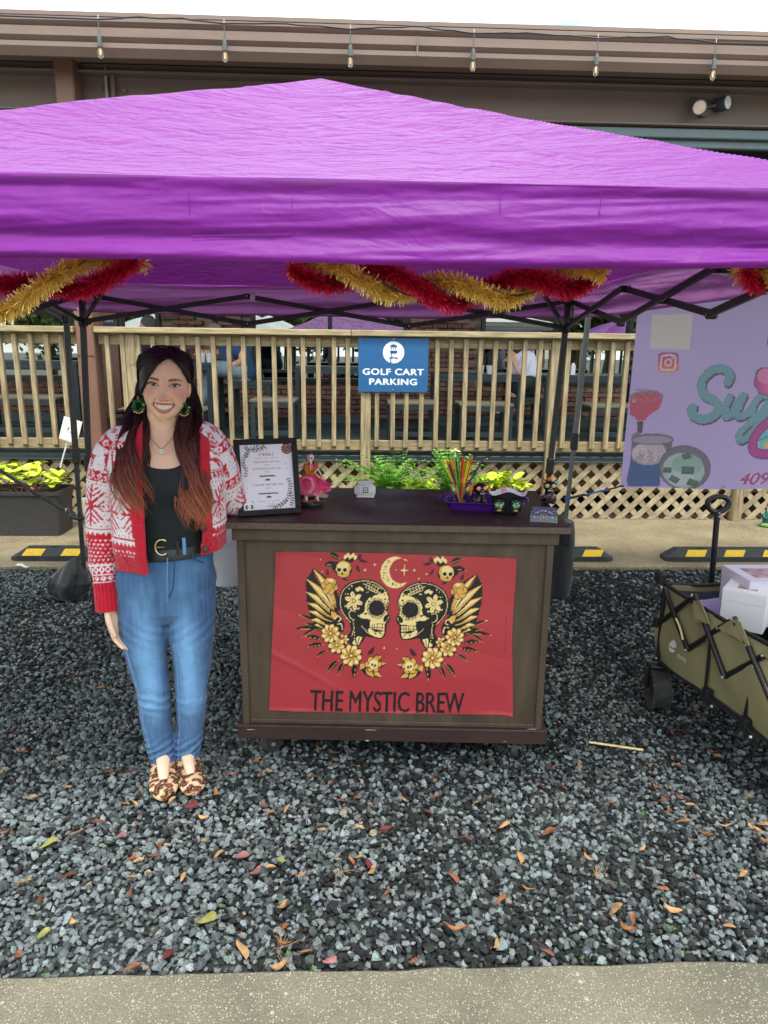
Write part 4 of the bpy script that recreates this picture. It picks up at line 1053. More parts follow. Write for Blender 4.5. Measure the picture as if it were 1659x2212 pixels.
    for x in (395, 442): el(x, 190, 24, 22, crm); el(x, 191, 16, 15, blk)
    pl([(412, 225), (424, 205), (432, 225)], blk)
draw(po, False); draw(po, True)
mo = A(arc(838, 200, 116, math.radians(52), math.radians(308), 40)+arc(884, 188, 92, math.radians(-55+360), math.radians(58), 40)); po.poly(mo, crm)
for pts_, w in ((spline([(770, 120), (790, 115), (785, 130), (772, 128)], 4), 4), (spline([(750, 165), (765, 155), (762, 175), (745, 185)], 4), 4), ([(738, 205), (772, 203)], 4), (arc(760, 235, 18, 0, 5.5, 10), 4), ([(785, 240), (790, 265), (775, 262)], 4), ([(850, 285), (850, 300)], 4), ([(880, 295), (895, 290)], 4)): po.stroke(A(pts_), w*ks, blk)
def star(x, y, r, c=crm): po.poly(A([(x+(r if k % 2 == 0 else r*.2)*math.cos(k*PI/4), y+(r*1.15 if k % 2 == 0 else r*.2)*math.sin(k*PI/4)) for k in range(8)]), c)
for s_ in ((908, 182, 42), (988, 178, 22), (1082, 203, 20), (840, 182, 16), (840, 207, 12), (675, 147, 20), (600, 188, 22), (245, 117, 9), (356, 438, 13), (773, 775, 16), (90, 503, 11), (1565, 540, 11), (1025, 240, 10), (870, 780, 8), (262, 208, 7)): star(*s_)
po.poly(A([(822+(14 if k % 2 == 0 else 6)*math.cos(k*PI/5-PI/2), 286+(14 if k % 2 == 0 else 6)*math.sin(k*PI/5-PI/2)) for k in range(10)]), blk)
tx, ty = A([(810, 1202)])[0]
po.text('THE MYSTIC BREW', tx, ty, 1190*ks, 168*ph_/1232, lin(42, 40, 42), bold=.018, space=1.0)
def wav(X, Y):
    u, v = X/pw, Y/ph_
    d = .0022*np.sin(u*9+v*5)+.0016*np.sin(v*13-u*4+1)+.0034*fbm(u*4, v*3.2, o=3)+.0022*np.clip(1-np.abs(fbm(u*5+2, v*2.2+u, o=2))*5, 0, 1)*np.clip(1.2-v*1.6, 0, 1)
    d = d+.0035*np.exp(-((u*.9+v*1.1-.42+.25*(u-.2)**2)/.022)**2)*np.clip(1-u*2.2, 0, 1)
    d = d+.014*np.exp(-((u)**2/.0006+(1-v)**2/.02))+.010*np.exp(-((1-u)**2/.0006+(v)**2/.02))+.006*np.exp(-((1-u)**2/.0008+(1-v)**2/.03))
    d = d+.004*np.exp(-(v/.015)**2)*(.5+.5*np.sin(u*14))+.003*np.exp(-((1-v)/.02)**2)*(.5+.5*np.sin(u*11+1))
    sk = ((PB.x-PT.x)*(1-u)+(BR.x-PR.x)*u)*(1-v)+.004*np.sin(v*7+u)*(u > .97)
    z = Y+.004*np.sin(u*4+.3)*np.where(v < .5, -1, 1)*np.abs(v-.5)*2-.010*u*0
    return (X+sk, -.0025-np.abs(d), z+(PR.z-PT.z)*u)
poster = thing('red_poster', 'red vinyl poster with two sugar skulls taped to the drinks cart', 'poster', tuple(CO+_cr @ Vector((PT.x, .0565, PB.z))), CA)
link('printed_sheet', po.mesh('printed_sheet', wav), mat('vinyl_print', attr='Col', rough=.27, spec=.5, bump=.12, bscale=9), poster)

# ------------------------------------------------------------------ menu in a black frame
def on_cart(name, label, cat, lp, rz=0.0, group=None):
    return thing(name, label, cat, tuple(CO+_cr @ Vector(lp)), CA+rz, group)
a, c = cZ(515, 1117), cZ(651, 1108); fw_ = (c-a).length; fa = math.atan2(c.y-a.y, c.x-a.x)
mf = on_cart('menu_frame', 'menu sheet in a black picture frame leaning on the drinks cart', 'picture frame', (a.x, a.y, 1.001), fa)
tilt = math.radians(14); fh = .288; Rt = rotm(-tilt, 0, 0)
def fpt(x, y, z): return Rt @ Vector((x, y, z))
b = MB(); bw = .021
for (x0, x1, z0, z1) in ((0, fw_, 0, bw), (0, fw_, fh-bw, fh), (0, bw, bw, fh-bw), (fw_-bw, fw_, bw, fh-bw)):
    b.box(fpt((x0+x1)/2, 0, (z0+z1)/2), (x1-x0, .016, z1-z0), Rt, ch=.0015)
b.obj('frame', mat('black_frame_paint', (.010, .009, .013), .5, spec=.3), mf)
MB().box(fpt(fw_/2, .006, fh/2), (fw_-.01, .004, fh-.01), Rt).obj('backing', m_plast, mf)
MB().bar(fpt(fw_/2, .01, fh*.7), (fw_/2, .11, .002), .05, .004).obj('easel_leg', m_plast, mf)
sw, sh = fw_-2*bw, fh-2*bw
me_ = Print(sw, sh, .0011, (.80, .78, .86))
def MT(s, v, w, h=.020, c=lin(70, 50, 66), bold=.0): me_.text(s, sw*.5, sh*(1-v), sw*w, sh*h, c, bold=bold, space=1.02)
MT('MENU', .155, .27, .048, lin(60, 56, 70), .004); MT('STRAWBERRY MATCHA', .27, .50, .025, bold=.008); MT('$7.00', .318, .08, .018)
MT('BUTTER PECAN MATCHA', .375, .54, .025, bold=.008); MT('$7.00', .425, .08, .018); MT('SWEATER WEATHER CHAI', .62, .58, .026, bold=.008); MT('$5.00', .675, .08, .018)
for (v, w) in ((.487, .29), (.545, .075), (.755, .37), (.81, .075)):
    P_ = [(sw*(.5+w*(k/26-.5)), sh*(1-v)+sh*.007*(1 if k % 2 else -1)*(.6+.6*((k*7) % 5)/5)) for k in range(27)]; me_.stroke(P_, .0035, lin(40, 28, 40))
for v in (.212, .875):
    for s in (-1, 1): me_.stroke([(sw*(.5+s*.07), sh*(1-v)), (sw*(.5+s*.21), sh*(1-v))], .0011, lin(90, 90, 100))
    me_.ell(sw*.5, sh*(1-v), .002, .0016, lin(90, 90, 100))
grn = lin(62, 92, 86); mar = lin(140, 44, 66)
def sprig(P_, side=1, flip=False):
    Q = spline(P_, 10); me_.stroke([(sw*x, sh*(1-y)) for x, y in Q], .0011, grn)
    for i in range(2, len(Q)-1, 3):
        x, y = Q[i]; d = Q[i+1]-Q[i-1]; an = math.atan2(-d[1]*sh, d[0]*sw)
        for s in (-1, 1):
            c_ = mar if (i//3) % 5 == 2 else grn; q = an+s*.9; me_.ell(sw*x+.0055*math.cos(q), sh*(1-y)+.0055*math.sin(q), .0042, .0022, c_, q)
sprig([(.07, .50), (.10, .38), (.05, .28), (.10, .16), (.20, .07), (.36, .03)]); sprig([(.10, .20), (.16, .10), (.12, .03)]); sprig([(.22, .08), (.34, .09), (.50, .02)])
sprig([(.88, .52), (.93, .64), (.90, .76), (.84, .88), (.70, .96)]); sprig([(.92, .74), (.95, .86), (.92, .97)]); sprig([(.86, .86), (.72, .93), (.58, .985)])
for k in range(60):
    x, y = rnd.gauss(.43, .06), abs(rnd.gauss(.05, .03)); me_.ell(sw*x, sh*(1-y), .0011, .0011, mar if k % 2 else lin(60, 40, 46)); me_.ell(sw*(1-x), sh*max(.004, y-.01), .0011, .0011, mar if k % 2 else lin(60, 40, 46))
me_.ell(sw*.905, sh*.925, sw*.105, sw*.105, lin(110, 26, 40))
for k in range(14): me_.ell(sw*.905+sw*.07*math.cos(k*.45), sh*.925+sw*.07*math.sin(k*.45), .0022, .0016, lin(190, 150, 110), k)
for s in (-1, 1): me_.ell(sw*.905+s*.0045, sh*.92, .0034, .005, lin(30, 16, 18)); me_.ell(sw*.905+s*.0038, sh*.918, .0018, .002, lin(230, 205, 150))
me_.stroke(arc(sw*.905, sh*.952, .003, 1, 5, 8), .0012, lin(230, 190, 110))
me_.poly([(0, 0), (sw*.235, 0), (sw*.235, sh*.145), (0, sh*.145)], (.84, .86, .90))
for s in (-1, 1):
    me_.ell(sw*.115+s*.009, sh*.05, .006, .008, lin(56, 44, 50)); me_.ell(sw*.115+s*.006, sh*.048, .003, .004, lin(220, 200, 190))
    for k in range(7): me_.ell(sw*.115+s*(.012+.008*math.cos(k*.5-1.2)), sh*.06+.018*math.sin(k*.5-1.2), .0025, .0014, lin(84, 60, 56), k)
for (x, y) in ((.87, .30), (.88, .385), (.10, .66), (.09, .72)):
    for k in range(3): me_.stroke([(sw*x-.003*math.cos(k*1.05), sh*(1-y)-.003*math.sin(k*1.05)), (sw*x+.003*math.cos(k*1.05), sh*(1-y)+.003*math.sin(k*1.05))], .0007, lin(90, 100, 120))
def mpl(X, Y):
    v = [Rt @ Vector((0, 0, 1)), Rt @ Vector((0, 1, 0))]
    return (X+bw, Y*0+(v[0].y*(Y+bw))+v[1].y*.003, (Y+bw)*v[0].z+v[1].z*.003)
link('menu_sheet', me_.mesh('menu_sheet', mpl), mat('menu_print', attr='Col', rough=.25), mf)
# ================================================================== things on the counter
# skeleton lady figurine
q = cZ(672, 1093); fg = on_cart('skeleton_figurine', 'small skeleton lady figurine in a ruffled pink dress beside the menu frame', 'figurine', (q.x, q.y+.01, 1.001)); fg.scale = (1.08, 1.08, 1.04)
m_bone = mat('painted_bone', (.80, .76, .66), .45, var=.12, vscale=60); m_pink = mat('pink_dress_paint', lin(238, 78, 130), .42, var=.14, vscale=40, col2=lin(206, 48, 100))
m_pinkl = mat('pink_frill_paint', lin(246, 130, 165), .45, var=.2, vscale=120); m_yelr = mat('yellow_ruffle_paint', lin(240, 178, 40), .45, var=.15, vscale=50)
m_hair_b = mat('black_paint', (.02, .016, .02), .35); m_redp = mat('red_paint', lin(205, 58, 40), .35)
MB().lathe([(0, 0), (.044, 0), (.046, .004), (.045, .012), (.042, .014), (0, .014)], (0, 0, 0), 30, sx=1, sy=.62).obj('base', mat('figurine_base', (.02, .03, .03), .3), fg, sm=40)
for s, x, y in ((-1, -.020, -.006), (1, .022, .004)):
    b = MB(); b.tube([(x, y, .018), (x*.9, y, .036), (x*.7, 0, .06)], [.007, .006, .007], 10); lg = b.obj('leg', m_bone, fg, sm=60)
    b = MB(); b.sphere((x-.005, y-.010, .0205), (.008, .015, .0075), 12, 8); b.cyl((x, y+.006, .0145), (x, y+.006, .022), .004, n=8); b.obj('shoe', m_redp, lg, sm=60)
def skirt(rscale, z0, z1, ph, wob, m, nm, lift=0.0):
    n = 64; mm = 16; V = []; F = []
    for j in range(mm):
        t = j/(mm-1)
        for i in range(n):
            a = 2*PI*i/n; r = .011+(.040*rscale)*t**.85
            sx_ = 1+.55*max(0, math.cos(a-.15))**2*t+.45*max(0, math.cos(a-PI*.98))**2*t
            rr = r*sx_*(1+wob*t*math.sin(9*a+ph)+.04*t*math.sin(17*a))
            z = z1-(z1-z0)*t+lift*t*t*max(0, math.cos(a))**2+.004*t*math.sin(9*a+ph+1)
            V.append((rr*math.cos(a), rr*.62*math.sin(a), z))
    for j in range(mm-1):
        for i in range(n): F.append((j*n+i, j*n+(i+1) % n, (j+1)*n+(i+1) % n, (j+1)*n+i))
    b = MB(); b.add(V, F); return b.obj(nm, m, fg, sm=60, fix=True)
sk1 = skirt(1.0, .052, .128, 0, .05, m_pink, 'skirt', .028)
skirt(1.04, .046, .085, 1.2, .06, m_pinkl, 'petticoat', .018)
# raised swirl of the skirt with pleats
b = MB(); n = 40
for i in range(n):
    a = 2*PI*i/n
    p0 = Vector((-.013+.017*math.cos(a), -.034, .088+.022*math.sin(a))); p1 = Vector((-.013+.033*math.cos(a), -.031, .084+.036*math.sin(a)))
    b.bar(p0, p1, .0025, .004)
b.obj('pleats', m_pinkl, sk1)
b = MB(); b.tube([(-.013+.034*math.cos(a), -.030, .084+.037*math.sin(a)+.002*math.sin(8*a)) for a in np.linspace(0, 2*PI, 40)], .0035, 6, cap=False); b.tube([(-.013+.018*math.cos(a), -.035, .088+.023*math.sin(a)) for a in np.linspace(0, 2*PI, 30)], .0012, 5, cap=False); b.obj('frill', m_pink, sk1, sm=60)
b = MB(); b.grid(lambda u, v: (.030+.024*u+.008*math.sin(v*9), -.012-.018*math.sin(u*PI)*(1-v*.5), .118-.045*v-.02*u+.006*math.sin(u*10)), 14, 14); b.obj('lifted_fold', m_pink, fg, sm=60)
b = MB(); b.lathe([(.008, .118), (.0125, .128), (.0125, .140), (.016, .155), (.012, .162)], (0, 0, 0), 16, sy=.7); b.obj('bodice', m_pink, fg, sm=60)
b = MB()
for k in range(4): b.tube([(-.010+.0005*k, -.0105, .150-.006*k), (0, -.0135, .148-.006*k), (.010-.0005*k, -.0105, .150-.006*k)], .0012, 5)
b.cyl((0, -.012, .126), (0, -.011, .160), .0016, n=6); b.obj('ribs', m_bone, fg, sm=60)
b = MB(); n = 60
for i in range(n):
    a = math.radians(150)+math.radians(240)*i/(n-1); ww = .004*(1 if i % 2 else -1)
    b.v += [(.011*math.cos(a), -.010+.006*math.sin(a), .150+.012*math.sin(a)), (.021*math.cos(a), -.014+.010*math.sin(a)+ww, .147+.026*math.sin(a)+.002)]
b.f = [(2*i, 2*i+2, 2*i+3, 2*i+1) for i in range(n-1)]; b.mi = [0]*len(b.f); b.obj('ruffle_collar', m_yelr, fg, sm=60)
for s in (-1, 1):
    b = MB(); b.sphere((s*.020, 0, .153), (.010, .009, .010), 12, 8); b.obj('puff_sleeve', m_pink, fg, sm=60)
    pts_ = [(.021, 0, .150), (.032, -.004, .132), (.042, -.012, .116)] if s > 0 else [(-.021, 0, .150), (-.038, .004, .147), (-.056, .0, .143)]
    b = MB(); b.tube(pts_, [.0034, .0028, .003], 8); e = pts_[-1]
    for k in range(4): b.tube([e, (e[0]+s*.006, e[1]-.003, e[2]-.006+.003*k), (e[0]+s*.010, e[1]-.004, e[2]-.011+.003*k)], .0011, 5)
    b.obj('arm', m_bone, fg, sm=60)
b = MB(); b.sphere((0, -.002, .187), (.0125, .0135, .0145), 20, 14); b.box((0, -.008, .173), (.012, .012, .010), ch=.003); b.cyl((0, 0, .160), (0, 0, .175), .004, n=8); hd = b.obj('skull', m_bone, fg, sm=60)
for s in (-1, 1): MB().sphere((s*.0055, -.0135, .187), (.0042, .003, .0042), 10, 8).obj('eye_socket', m_redp, hd, sm=60)
MB().sphere((0, .003, .190), (.0138, .0135, .0142), 18, 12).obj('hair', m_hair_b, hd, sm=60)
for s in (-1, 1): MB().sphere((s*.0135, -.004, .175), .0045, 10, 8).obj('flower', m_redp, hd, sm=60)

# card reader
q = cZ(789, 1077); cr = on_cart('card_reader', 'white card reader on its dock in the middle of the counter', 'card reader', (q.x, q.y+.02, 1.001), .05); cr.scale = (1.18, 1.18, 1.18)
m_wht = mat('white_glossy_plastic', (.80, .80, .80), .25)
b = MB(); b.box((0, .008, .024), (.072, .036, .046), rotm(-.22, 0, 0), ch=.010); b.box((0, .01, .004), (.064, .046, .008), ch=.003); b.obj('body', m_wht, cr, sm=50)
MB().box((-.037, .008, .026), (.006, .030, .030), rotm(-.22, 0, 0), ch=.003).obj('side_wing', m_wht, cr)
MB().box((0, .006, .052), (.052, .003, .014), rotm(-.22, 0, 0), ch=.001).obj('receipt_card', mat('card_grey', (.62, .64, .66), .4), cr)
Rq = rotm(-.22, 0, 0)
def rq(x, z): return Vector((0, .008, .024))+Rq @ Vector((x, -.0187, z))
b = MB()
for (x, z, w, h) in ((0, .0085, .020, .0032), (0, -.0085, .020, .0032), (-.0085, 0, .0032, .0138), (.0085, 0, .0032, .0138), (0, 0, .0055, .0055)): b.box(rq(x, z), (w, .0012, h), Rq)
b.obj('square_mark', mat('mark_grey', (.10, .10, .11), .4), cr)

# purple tray
q = [cZ(*p) for p in ((962, 1092), (1118, 1126))]
tx0 = cZ(1045, 1098); tray = on_cart('serving_tray', 'translucent purple plastic tray with handles holding straws and figurines', 'tray', (tx0.x, tx0.y+.012, 1.001), -.10)
TW, TD, TH = .295, .175, .034
m_tray = mat('purple_tray_plastic', (.10, .02, .30), .18, trans=.25, spec=.6)
def rrect(w, d, r, n=6):
    P_ = []
    for cx_, cy_, a0 in ((w/2-r, d/2-r, 0), (-w/2+r, d/2-r, PI/2), (-w/2+r, -d/2+r, PI), (w/2-r, -d/2+r, 1.5*PI)):
        P_ += [(cx_+r*math.cos(a0+PI/2*k/n), cy_+r*math.sin(a0+PI/2*k/n)) for k in range(n+1)]
    return P_
def loft(secs, cap0=True, cap1=False):
    b = MB(); n = len(secs[0]); V = [v for s in secs for v in s]; F = []
    for j in range(len(secs)-1):
        for i in range(n): F.append((j*n+i, j*n+(i+1) % n, (j+1)*n+(i+1) % n, (j+1)*n+i))
    if cap0: F.append(tuple(range(n))[::-1])
    if cap1: F.append(tuple(range((len(secs)-1)*n, len(secs)*n)))
    b.add(V, F); return b
def rs(w, d, r, z): return [(x, y, z) for x, y in rrect(w, d, r)]
loft([rs(TW-.03, TD-.03, .015, 0), rs(TW-.012, TD-.012, .02, TH*.6), rs(TW, TD, .024, TH-.003), rs(TW+.012, TD+.012, .028, TH), rs(TW+.012, TD+.012, .028, TH+.002), rs(TW-.004, TD-.004, .022, TH+.001), rs(TW-.018, TD-.018, .018, TH*.5), rs(TW-.036, TD-.036, .012, .003)], True, True).obj('dish', m_tray, tray, sm=40)
for s in (-1, 1):
    b = MB(); b.tube([(s*(TW/2), -.045, TH), (s*(TW/2+.024), -.035, TH+.003), (s*(TW/2+.028), 0, TH+.004), (s*(TW/2+.024), .035, TH+.003), (s*(TW/2), .045, TH)], .004, 6); b.tube([(s*(TW/2), -.018, TH), (s*(TW/2+.026), -.014, TH+.003)], .003, 6); b.tube([(s*(TW/2), .018, TH), (s*(TW/2+.026), .014, TH+.003)], .003, 6)
    b.obj('handle', m_tray, tray, sm=50)
trp = Vector((tx0.x, tx0.y+.012, 1.004))
# glass jar and straws
jp = cZ(995, 1094, 1.004); jr = on_cart('straw_jar', 'clear ribbed glass jar full of coloured straws on the purple tray', 'jar', (jp.x, jp.y+.03, 1.0045))
m_glass = mat('clear_glass', (.96, .98, .97), .02, trans=1.0, ior=1.38, spec=.5)
b = MB(); b.lathe([(0, .002), (.031, 0), (.034, .004), (.036, .02), (.041, .075), (.043, .085), (.045, .088), (.045, .094), (.042, .095), (.040, .09), (.038, .075), (.0335, .02), (.031, .007), (0, .007)], (0, 0, 0), 36); b.obj('glass', m_glass, jr, sm=50)
SC_ = {'yellow': lin(250, 210, 30), 'green': lin(88, 190, 60), 'orange': lin(245, 130, 40), 'red': lin(225, 50, 45), 'dark purple': lin(60, 40, 110)}
strw = [('green', 248, 200, -1), ('yellow', 270, 203, -1), ('yellow', 320, 195, 0), ('orange', 335, 225, -1), ('orange', 350, 228, 1), ('yellow', 362, 192, 1), ('dark purple', 345, 250, -1), ('yellow', 380, 220, 0), ('green', 385, 192, 1), ('dark purple', 410, 185, 1), ('green', 440, 170, 0), ('red', 480, 183, 1), ('orange', 490, 192, 0), ('green', 515, 215, 0), ('yellow', 527, 222, -1), ('yellow', 538, 245, -1), ('orange', 545, 195, 1), ('red', 553, 240, 0), ('orange', 567, 178, 1), ('dark purple', 667, 215, 0), ('green', 395, 300, -1), ('yellow', 400, 215, 1), ('red', 470, 190, -1), ('orange', 330, 240, 0)]
jw = Vector((jp.x, jp.y+.03, 1.011))
for i, (cn, tx_, ty_, dp) in enumerate(strw):
    D_ = ((1650+tx_*.42195)/1.85172, (1750+ty_*.42195)/1.85172)
    tp_ = cF(*D_, jw.y+dp*.016)
    ang = math.atan2(tp_.y-jw.y, tp_.x-jw.x)
    dx = tp_.x-jw.x; hh = tp_.z-jw.z
    # the straw touches the rim at 0.085 up and rests inside the foot
    rimx = max(-.032, min(.032, dx*.45)); rz_ = .085
    bx0 = rimx-(dx-rimx)*rz_/max(.02, (hh-rz_)); bx0 = max(-.027, min(.027, bx0)); by0 = -dp*.012
    L0 = Vector((jw.x+bx0, jw.y+by0, jw.z)); T1 = Vector((tp_.x, jw.y+dp*.016, tp_.z))
    loc = CO+_cr @ L0; b = MB(); v = T1-L0; R = frame_to(v)
    for r_ in (.0036, .0028): b.cyl((0, 0, 0), v, r_, n=10, cap=False)
    o = b.obj('drinking_straw', mat('straw_'+cn, SC_[cn], .3), None, tuple(loc), (0, 0, CA), sm=60, fix=False)
    tag(o, '%s plastic straw standing in the glass jar' % cn, 'straw', '%s straws in the glass jar' % cn)
# black dog figurine
def critter(name, lab, D_, z, sc, kind):
    q = cZ(*D_, z); T = on_cart(name, lab, 'figurine', (q.x, q.y+.018, z), .2 if kind == 'dog' else -.1)
    mb = mat('black_gloss_ceramic', (.012, .012, .014), .15); mo_ = mat('orange_ceramic', lin(240, 140, 50), .3, var=.2, vscale=80); mp_ = mat('pink_ceramic', lin(240, 120, 150), .3); my = mat('pale_yellow_ceramic', lin(240, 215, 120), .3); mg = mat('mint_ceramic', lin(130, 220, 190), .3); mw = mat('white_ceramic', (.8, .78, .72), .3)
    S = sc
    b = MB(); b.lathe([(0, 0), (.022*S, 0), (.024*S, .012*S), (.021*S, .03*S), (.015*S, .044*S), (.010*S, .05*S), (0, .052*S)], (0, 0, 0), 22, sy=.85)
    for s in (-1, 1): b.sphere((s*.014*S, -.018*S, .006*S), (.009*S, .011*S, .007*S), 10, 8); b.sphere((s*.019*S, .004*S, .014*S), (.011*S, .016*S, .014*S), 10, 8); b.cyl((s*.010*S, -.014*S, .004*S), (s*.009*S, -.010*S, .036*S), .006*S, n=8)
    body = b.obj('body', mb, T, sm=60)
    for s in (-1, 1): MB().tube([(s*.011*S+.004*S*math.cos(a), -.0215*S, .026*S+.004*S*math.sin(a)) for a in np.linspace(0, 2*PI, 9)], .0009*S, 4, cap=False).obj('painted_flower', mp_, body)
    hz = .064*S
    b = MB(); b.sphere((0, -.004*S, hz), (.024*S, .022*S, .020*S), 20, 14); b.sphere((0, -.022*S, hz-.007*S), (.012*S, .010*S, .008*S), 14, 10); h = b.obj('head', mb, T, sm=60)
    for s in (-1, 1):
        MB().sphere((s*.0115*S, -.0235*S, hz+.004*S), (.0075*S, .003*S, .0075*S), 14, 8).obj('eye_patch', my if kind == 'cat' else mat('peach_ceramic', lin(244, 180, 130), .3), h, sm=60)
        MB().sphere((s*.0115*S, -.0262*S, hz+.004*S), (.0032*S, .0015*S, .0032*S), 10, 6).obj('pupil', my if kind == 'dog' else mg, h, sm=60)
        if kind == 'dog':
            b = MB(); b.tube([(s*.016*S, 0, hz+.016*S), (s*.030*S, -.004*S, hz+.012*S), (s*.035*S, -.006*S, hz-.006*S), (s*.033*S, -.006*S, hz-.022*S)], [.005*S, .008*S, .009*S, .003*S], 8, flat=.45); b.obj('ear', mo_, h, sm=60)
        else:
            b = MB(); b.lathe([(.010*S, 0), (.006*S, .012*S), (.0005*S, .024*S)], (s*.018*S, -.004*S, hz+.010*S), 12, rotm(0, s*.5, 0), sy=.5); b.obj('ear', mb, h, sm=60)
            b = MB(); b.prism([(-.006*S, 0), (.006*S, 0), (0, .017*S)], .0015, (s*.020*S, -.0085*S, hz+.013*S), rotm(PI/2, 0, 0) @ rotm(0, 0, -s*.5)); b.obj('inner_ear', mg if s > 0 else mo_, h)
    MB().sphere((0, -.032*S, hz-.003*S), (.004*S, .003*S, .003*S), 10, 6).obj('nose', mp_ if kind == 'dog' else mo_, h, sm=60)
    b = MB()
    for k in range(4): b.box(((k-1.5)*.0045*S, -.0325*S, hz-.0115*S), (.0038*S, .002*S, .004*S), ch=.0006)
    b.obj('teeth', mw, h)
    if kind == 'cat': MB().sphere((0, 0, hz+.026*S), (.010*S, .008*S, .008*S), 12, 8).obj('head_flower', mo_, h, sm=60)
critter('dog_figurine', 'glossy black dog figurine with orange ears on the purple tray', (1036, 1097), 1.0045, 1.18, 'dog')
critter('cat_figurine', 'glossy black cat figurine with painted eyes behind the business cards', (1187, 1088), 1.001, 1.12, 'cat')
# wavy rimmed bowl with sugar skulls
q = cZ(1098, 1112, 1.0045); bw_ = on_cart('wavy_bowl', 'black bowl with wavy white rim and two printed sugar skulls', 'bowl', (q.x, q.y+.045, 1.0045), -.06); bw_.scale = (1.18, 1.1, 1.1)
def bsec(r, z, wv=0.0):
    P_ = []
    for i in range(72):
        a = 2*PI*i/72; c_, s_ = math.cos(a), math.sin(a); k = (abs(c_)**3+abs(s_)**3)**(-1/3)
        P_.append((r*1.22*k*c_, r*.74*k*s_, z+wv*math.cos(4*a-.0)*.9))
    return P_
loft([bsec(.030, 0), bsec(.034, .012), bsec(.044, .050, .004), bsec(.050, .072, .0085)], True).obj('bowl_wall', mat('bowl_black', (.014, .014, .02), .25), bw_, sm=50)
loft([bsec(.0502, .0722, .0085), bsec(.0512, .0745, .0085), bsec(.0485, .0745, .0085), bsec(.044, .055, .004), bsec(.033, .012), bsec(.02, .008)], False, True).obj('bowl_lining', mat('bowl_white', (.80, .80, .84), .3), bw_, sm=50)
for s in (-1, 1):
    P_ = Print(.034, .050, .0007, blk); tq = lin(110, 225, 220); yl = lin(225, 210, 80)
    P_.ell(.017, .029, .0165, .019, lin(40, 46, 40)); P_.poly([(.008, .014), (.026, .014), (.024, .001), (.010, .001)], lin(40, 46, 40))
    for k in range(34):
        a = rnd.uniform(0, 6.28); r_ = rnd.uniform(.2, 1); P_.ell(.017+.014*r_*math.cos(a), .029+.016*r_*math.sin(a), .0012, .0020, rnd.choice((tq, tq, yl, lin(240, 90, 60), lin(250, 250, 240))), a)
    for x in (.0105, .0235): P_.ell(x, .027, .0052, .0052, tq); P_.ell(x, .027, .0036, .0036, yl); P_.ell(x, .027, .0018, .0018, lin(230, 80, 60))
    P_.poly([(.0155, .0175), (.0185, .0175), (.017, .0215)], blk)
    for k in range(6): P_.poly([(.0098+k*.0024, .004), (.0118+k*.0024, .004), (.0118+k*.0024, .0105), (.0098+k*.0024, .0105)], yl)
    link('printed_skull', P_.mesh('printed_skull', lambda X, Y: ((X-.017)*(1+.25*(Y/.05-.5))+s*.027, -.0262-.0125*Y/.05-.0035-(.000)*X, Y*.98+.006)), mat('bowl_print', attr='Col', rough=.3), bw_)
b = MB(); b.tube([(.006*math.cos(t), -.02+.002*t*0, .077+.006*math.sin(t)) for t in np.linspace(0, 2*PI, 12)], .003, 6, cap=False); b.obj('pink_sweet', mat('pink_sweet', lin(240, 110, 150), .3), bw_, loc=(-.012, .012, .002), sm=60)
# business card holder
q = cZ(1176, 1130); ch_ = on_cart('card_holder', 'clear plastic holder with a stack of navy business cards', 'card holder', (q.x, q.y+.015, 1.001), -.16)
b = MB(); b.box((0, .002, .002), (.098, .030, .003)); b.box((0, -.012, .013), (.098, .0022, .024), rotm(.05, 0, 0)); b.box((0, .016, .018), (.098, .0022, .035), rotm(-.2, 0, 0))
for s in (-1, 1): b.box((s*.048, .002, .012), (.0022, .028, .022))
b.obj('holder', mat('clear_acrylic', (.92, .94, .97), .06, trans=.85, ior=1.3), ch_)
P_ = Print(.088, .050, .0007, lin(62, 66, 96)); cw_ = lin(220, 220, 235)
for k, c in enumerate('THE MYSTIC BREW'):
    if c == ' ': continue
    t = (k-7)/7; P_.text(c, .044+.030*t, .0375-.010*t*t, .0036, .0042, cw_, bold=.01, rot=-t*.55)
P_.stroke(arc(.044, .020, .003, 1, 5.2, 8), .0012, gld)
for s in (-1, 1):
    P_.ell(.044+s*.004, .013, .003, .004, lin(24, 22, 26)); P_.ell(.044+s*.003, .0125, .0014, .002, crm)
    for k in range(7): P_.ell(.044+s*(.009+.004*math.cos(k*.55-1.4)), .014+.009*math.sin(k*.55-1.4), .002, .0012, gld if k % 2 else dgl, k)
for (x, y, r) in ((.010, .014, .006), (.074, .014, .006), (.012, .042, .002), (.078, .038, .003), (.006, .034, .002), (.082, .026, .002)): P_.poly([(x+(r if k % 2 == 0 else r*.2)*math.cos(k*PI/4), y+(r if k % 2 == 0 else r*.2)*math.sin(k*PI/4)) for k in range(8)], cw_)
Rk = rotm(-.2, 0, 0)
for k in range(5): MB().box(Vector((0, .002+k*.0022, .029)), (.088, .0011, .050), Rk).obj('card', mat('card_stock', lin(64, 68, 98), .5), ch_)
link('card_print', P_.mesh('card_print', lambda X, Y: (X-.044, .002-.0009+(Y-.025)*math.sin(.2)-.0002, .029+(Y-.025)*math.cos(.2))), mat('card_print', attr='Col', rough=.4), ch_)
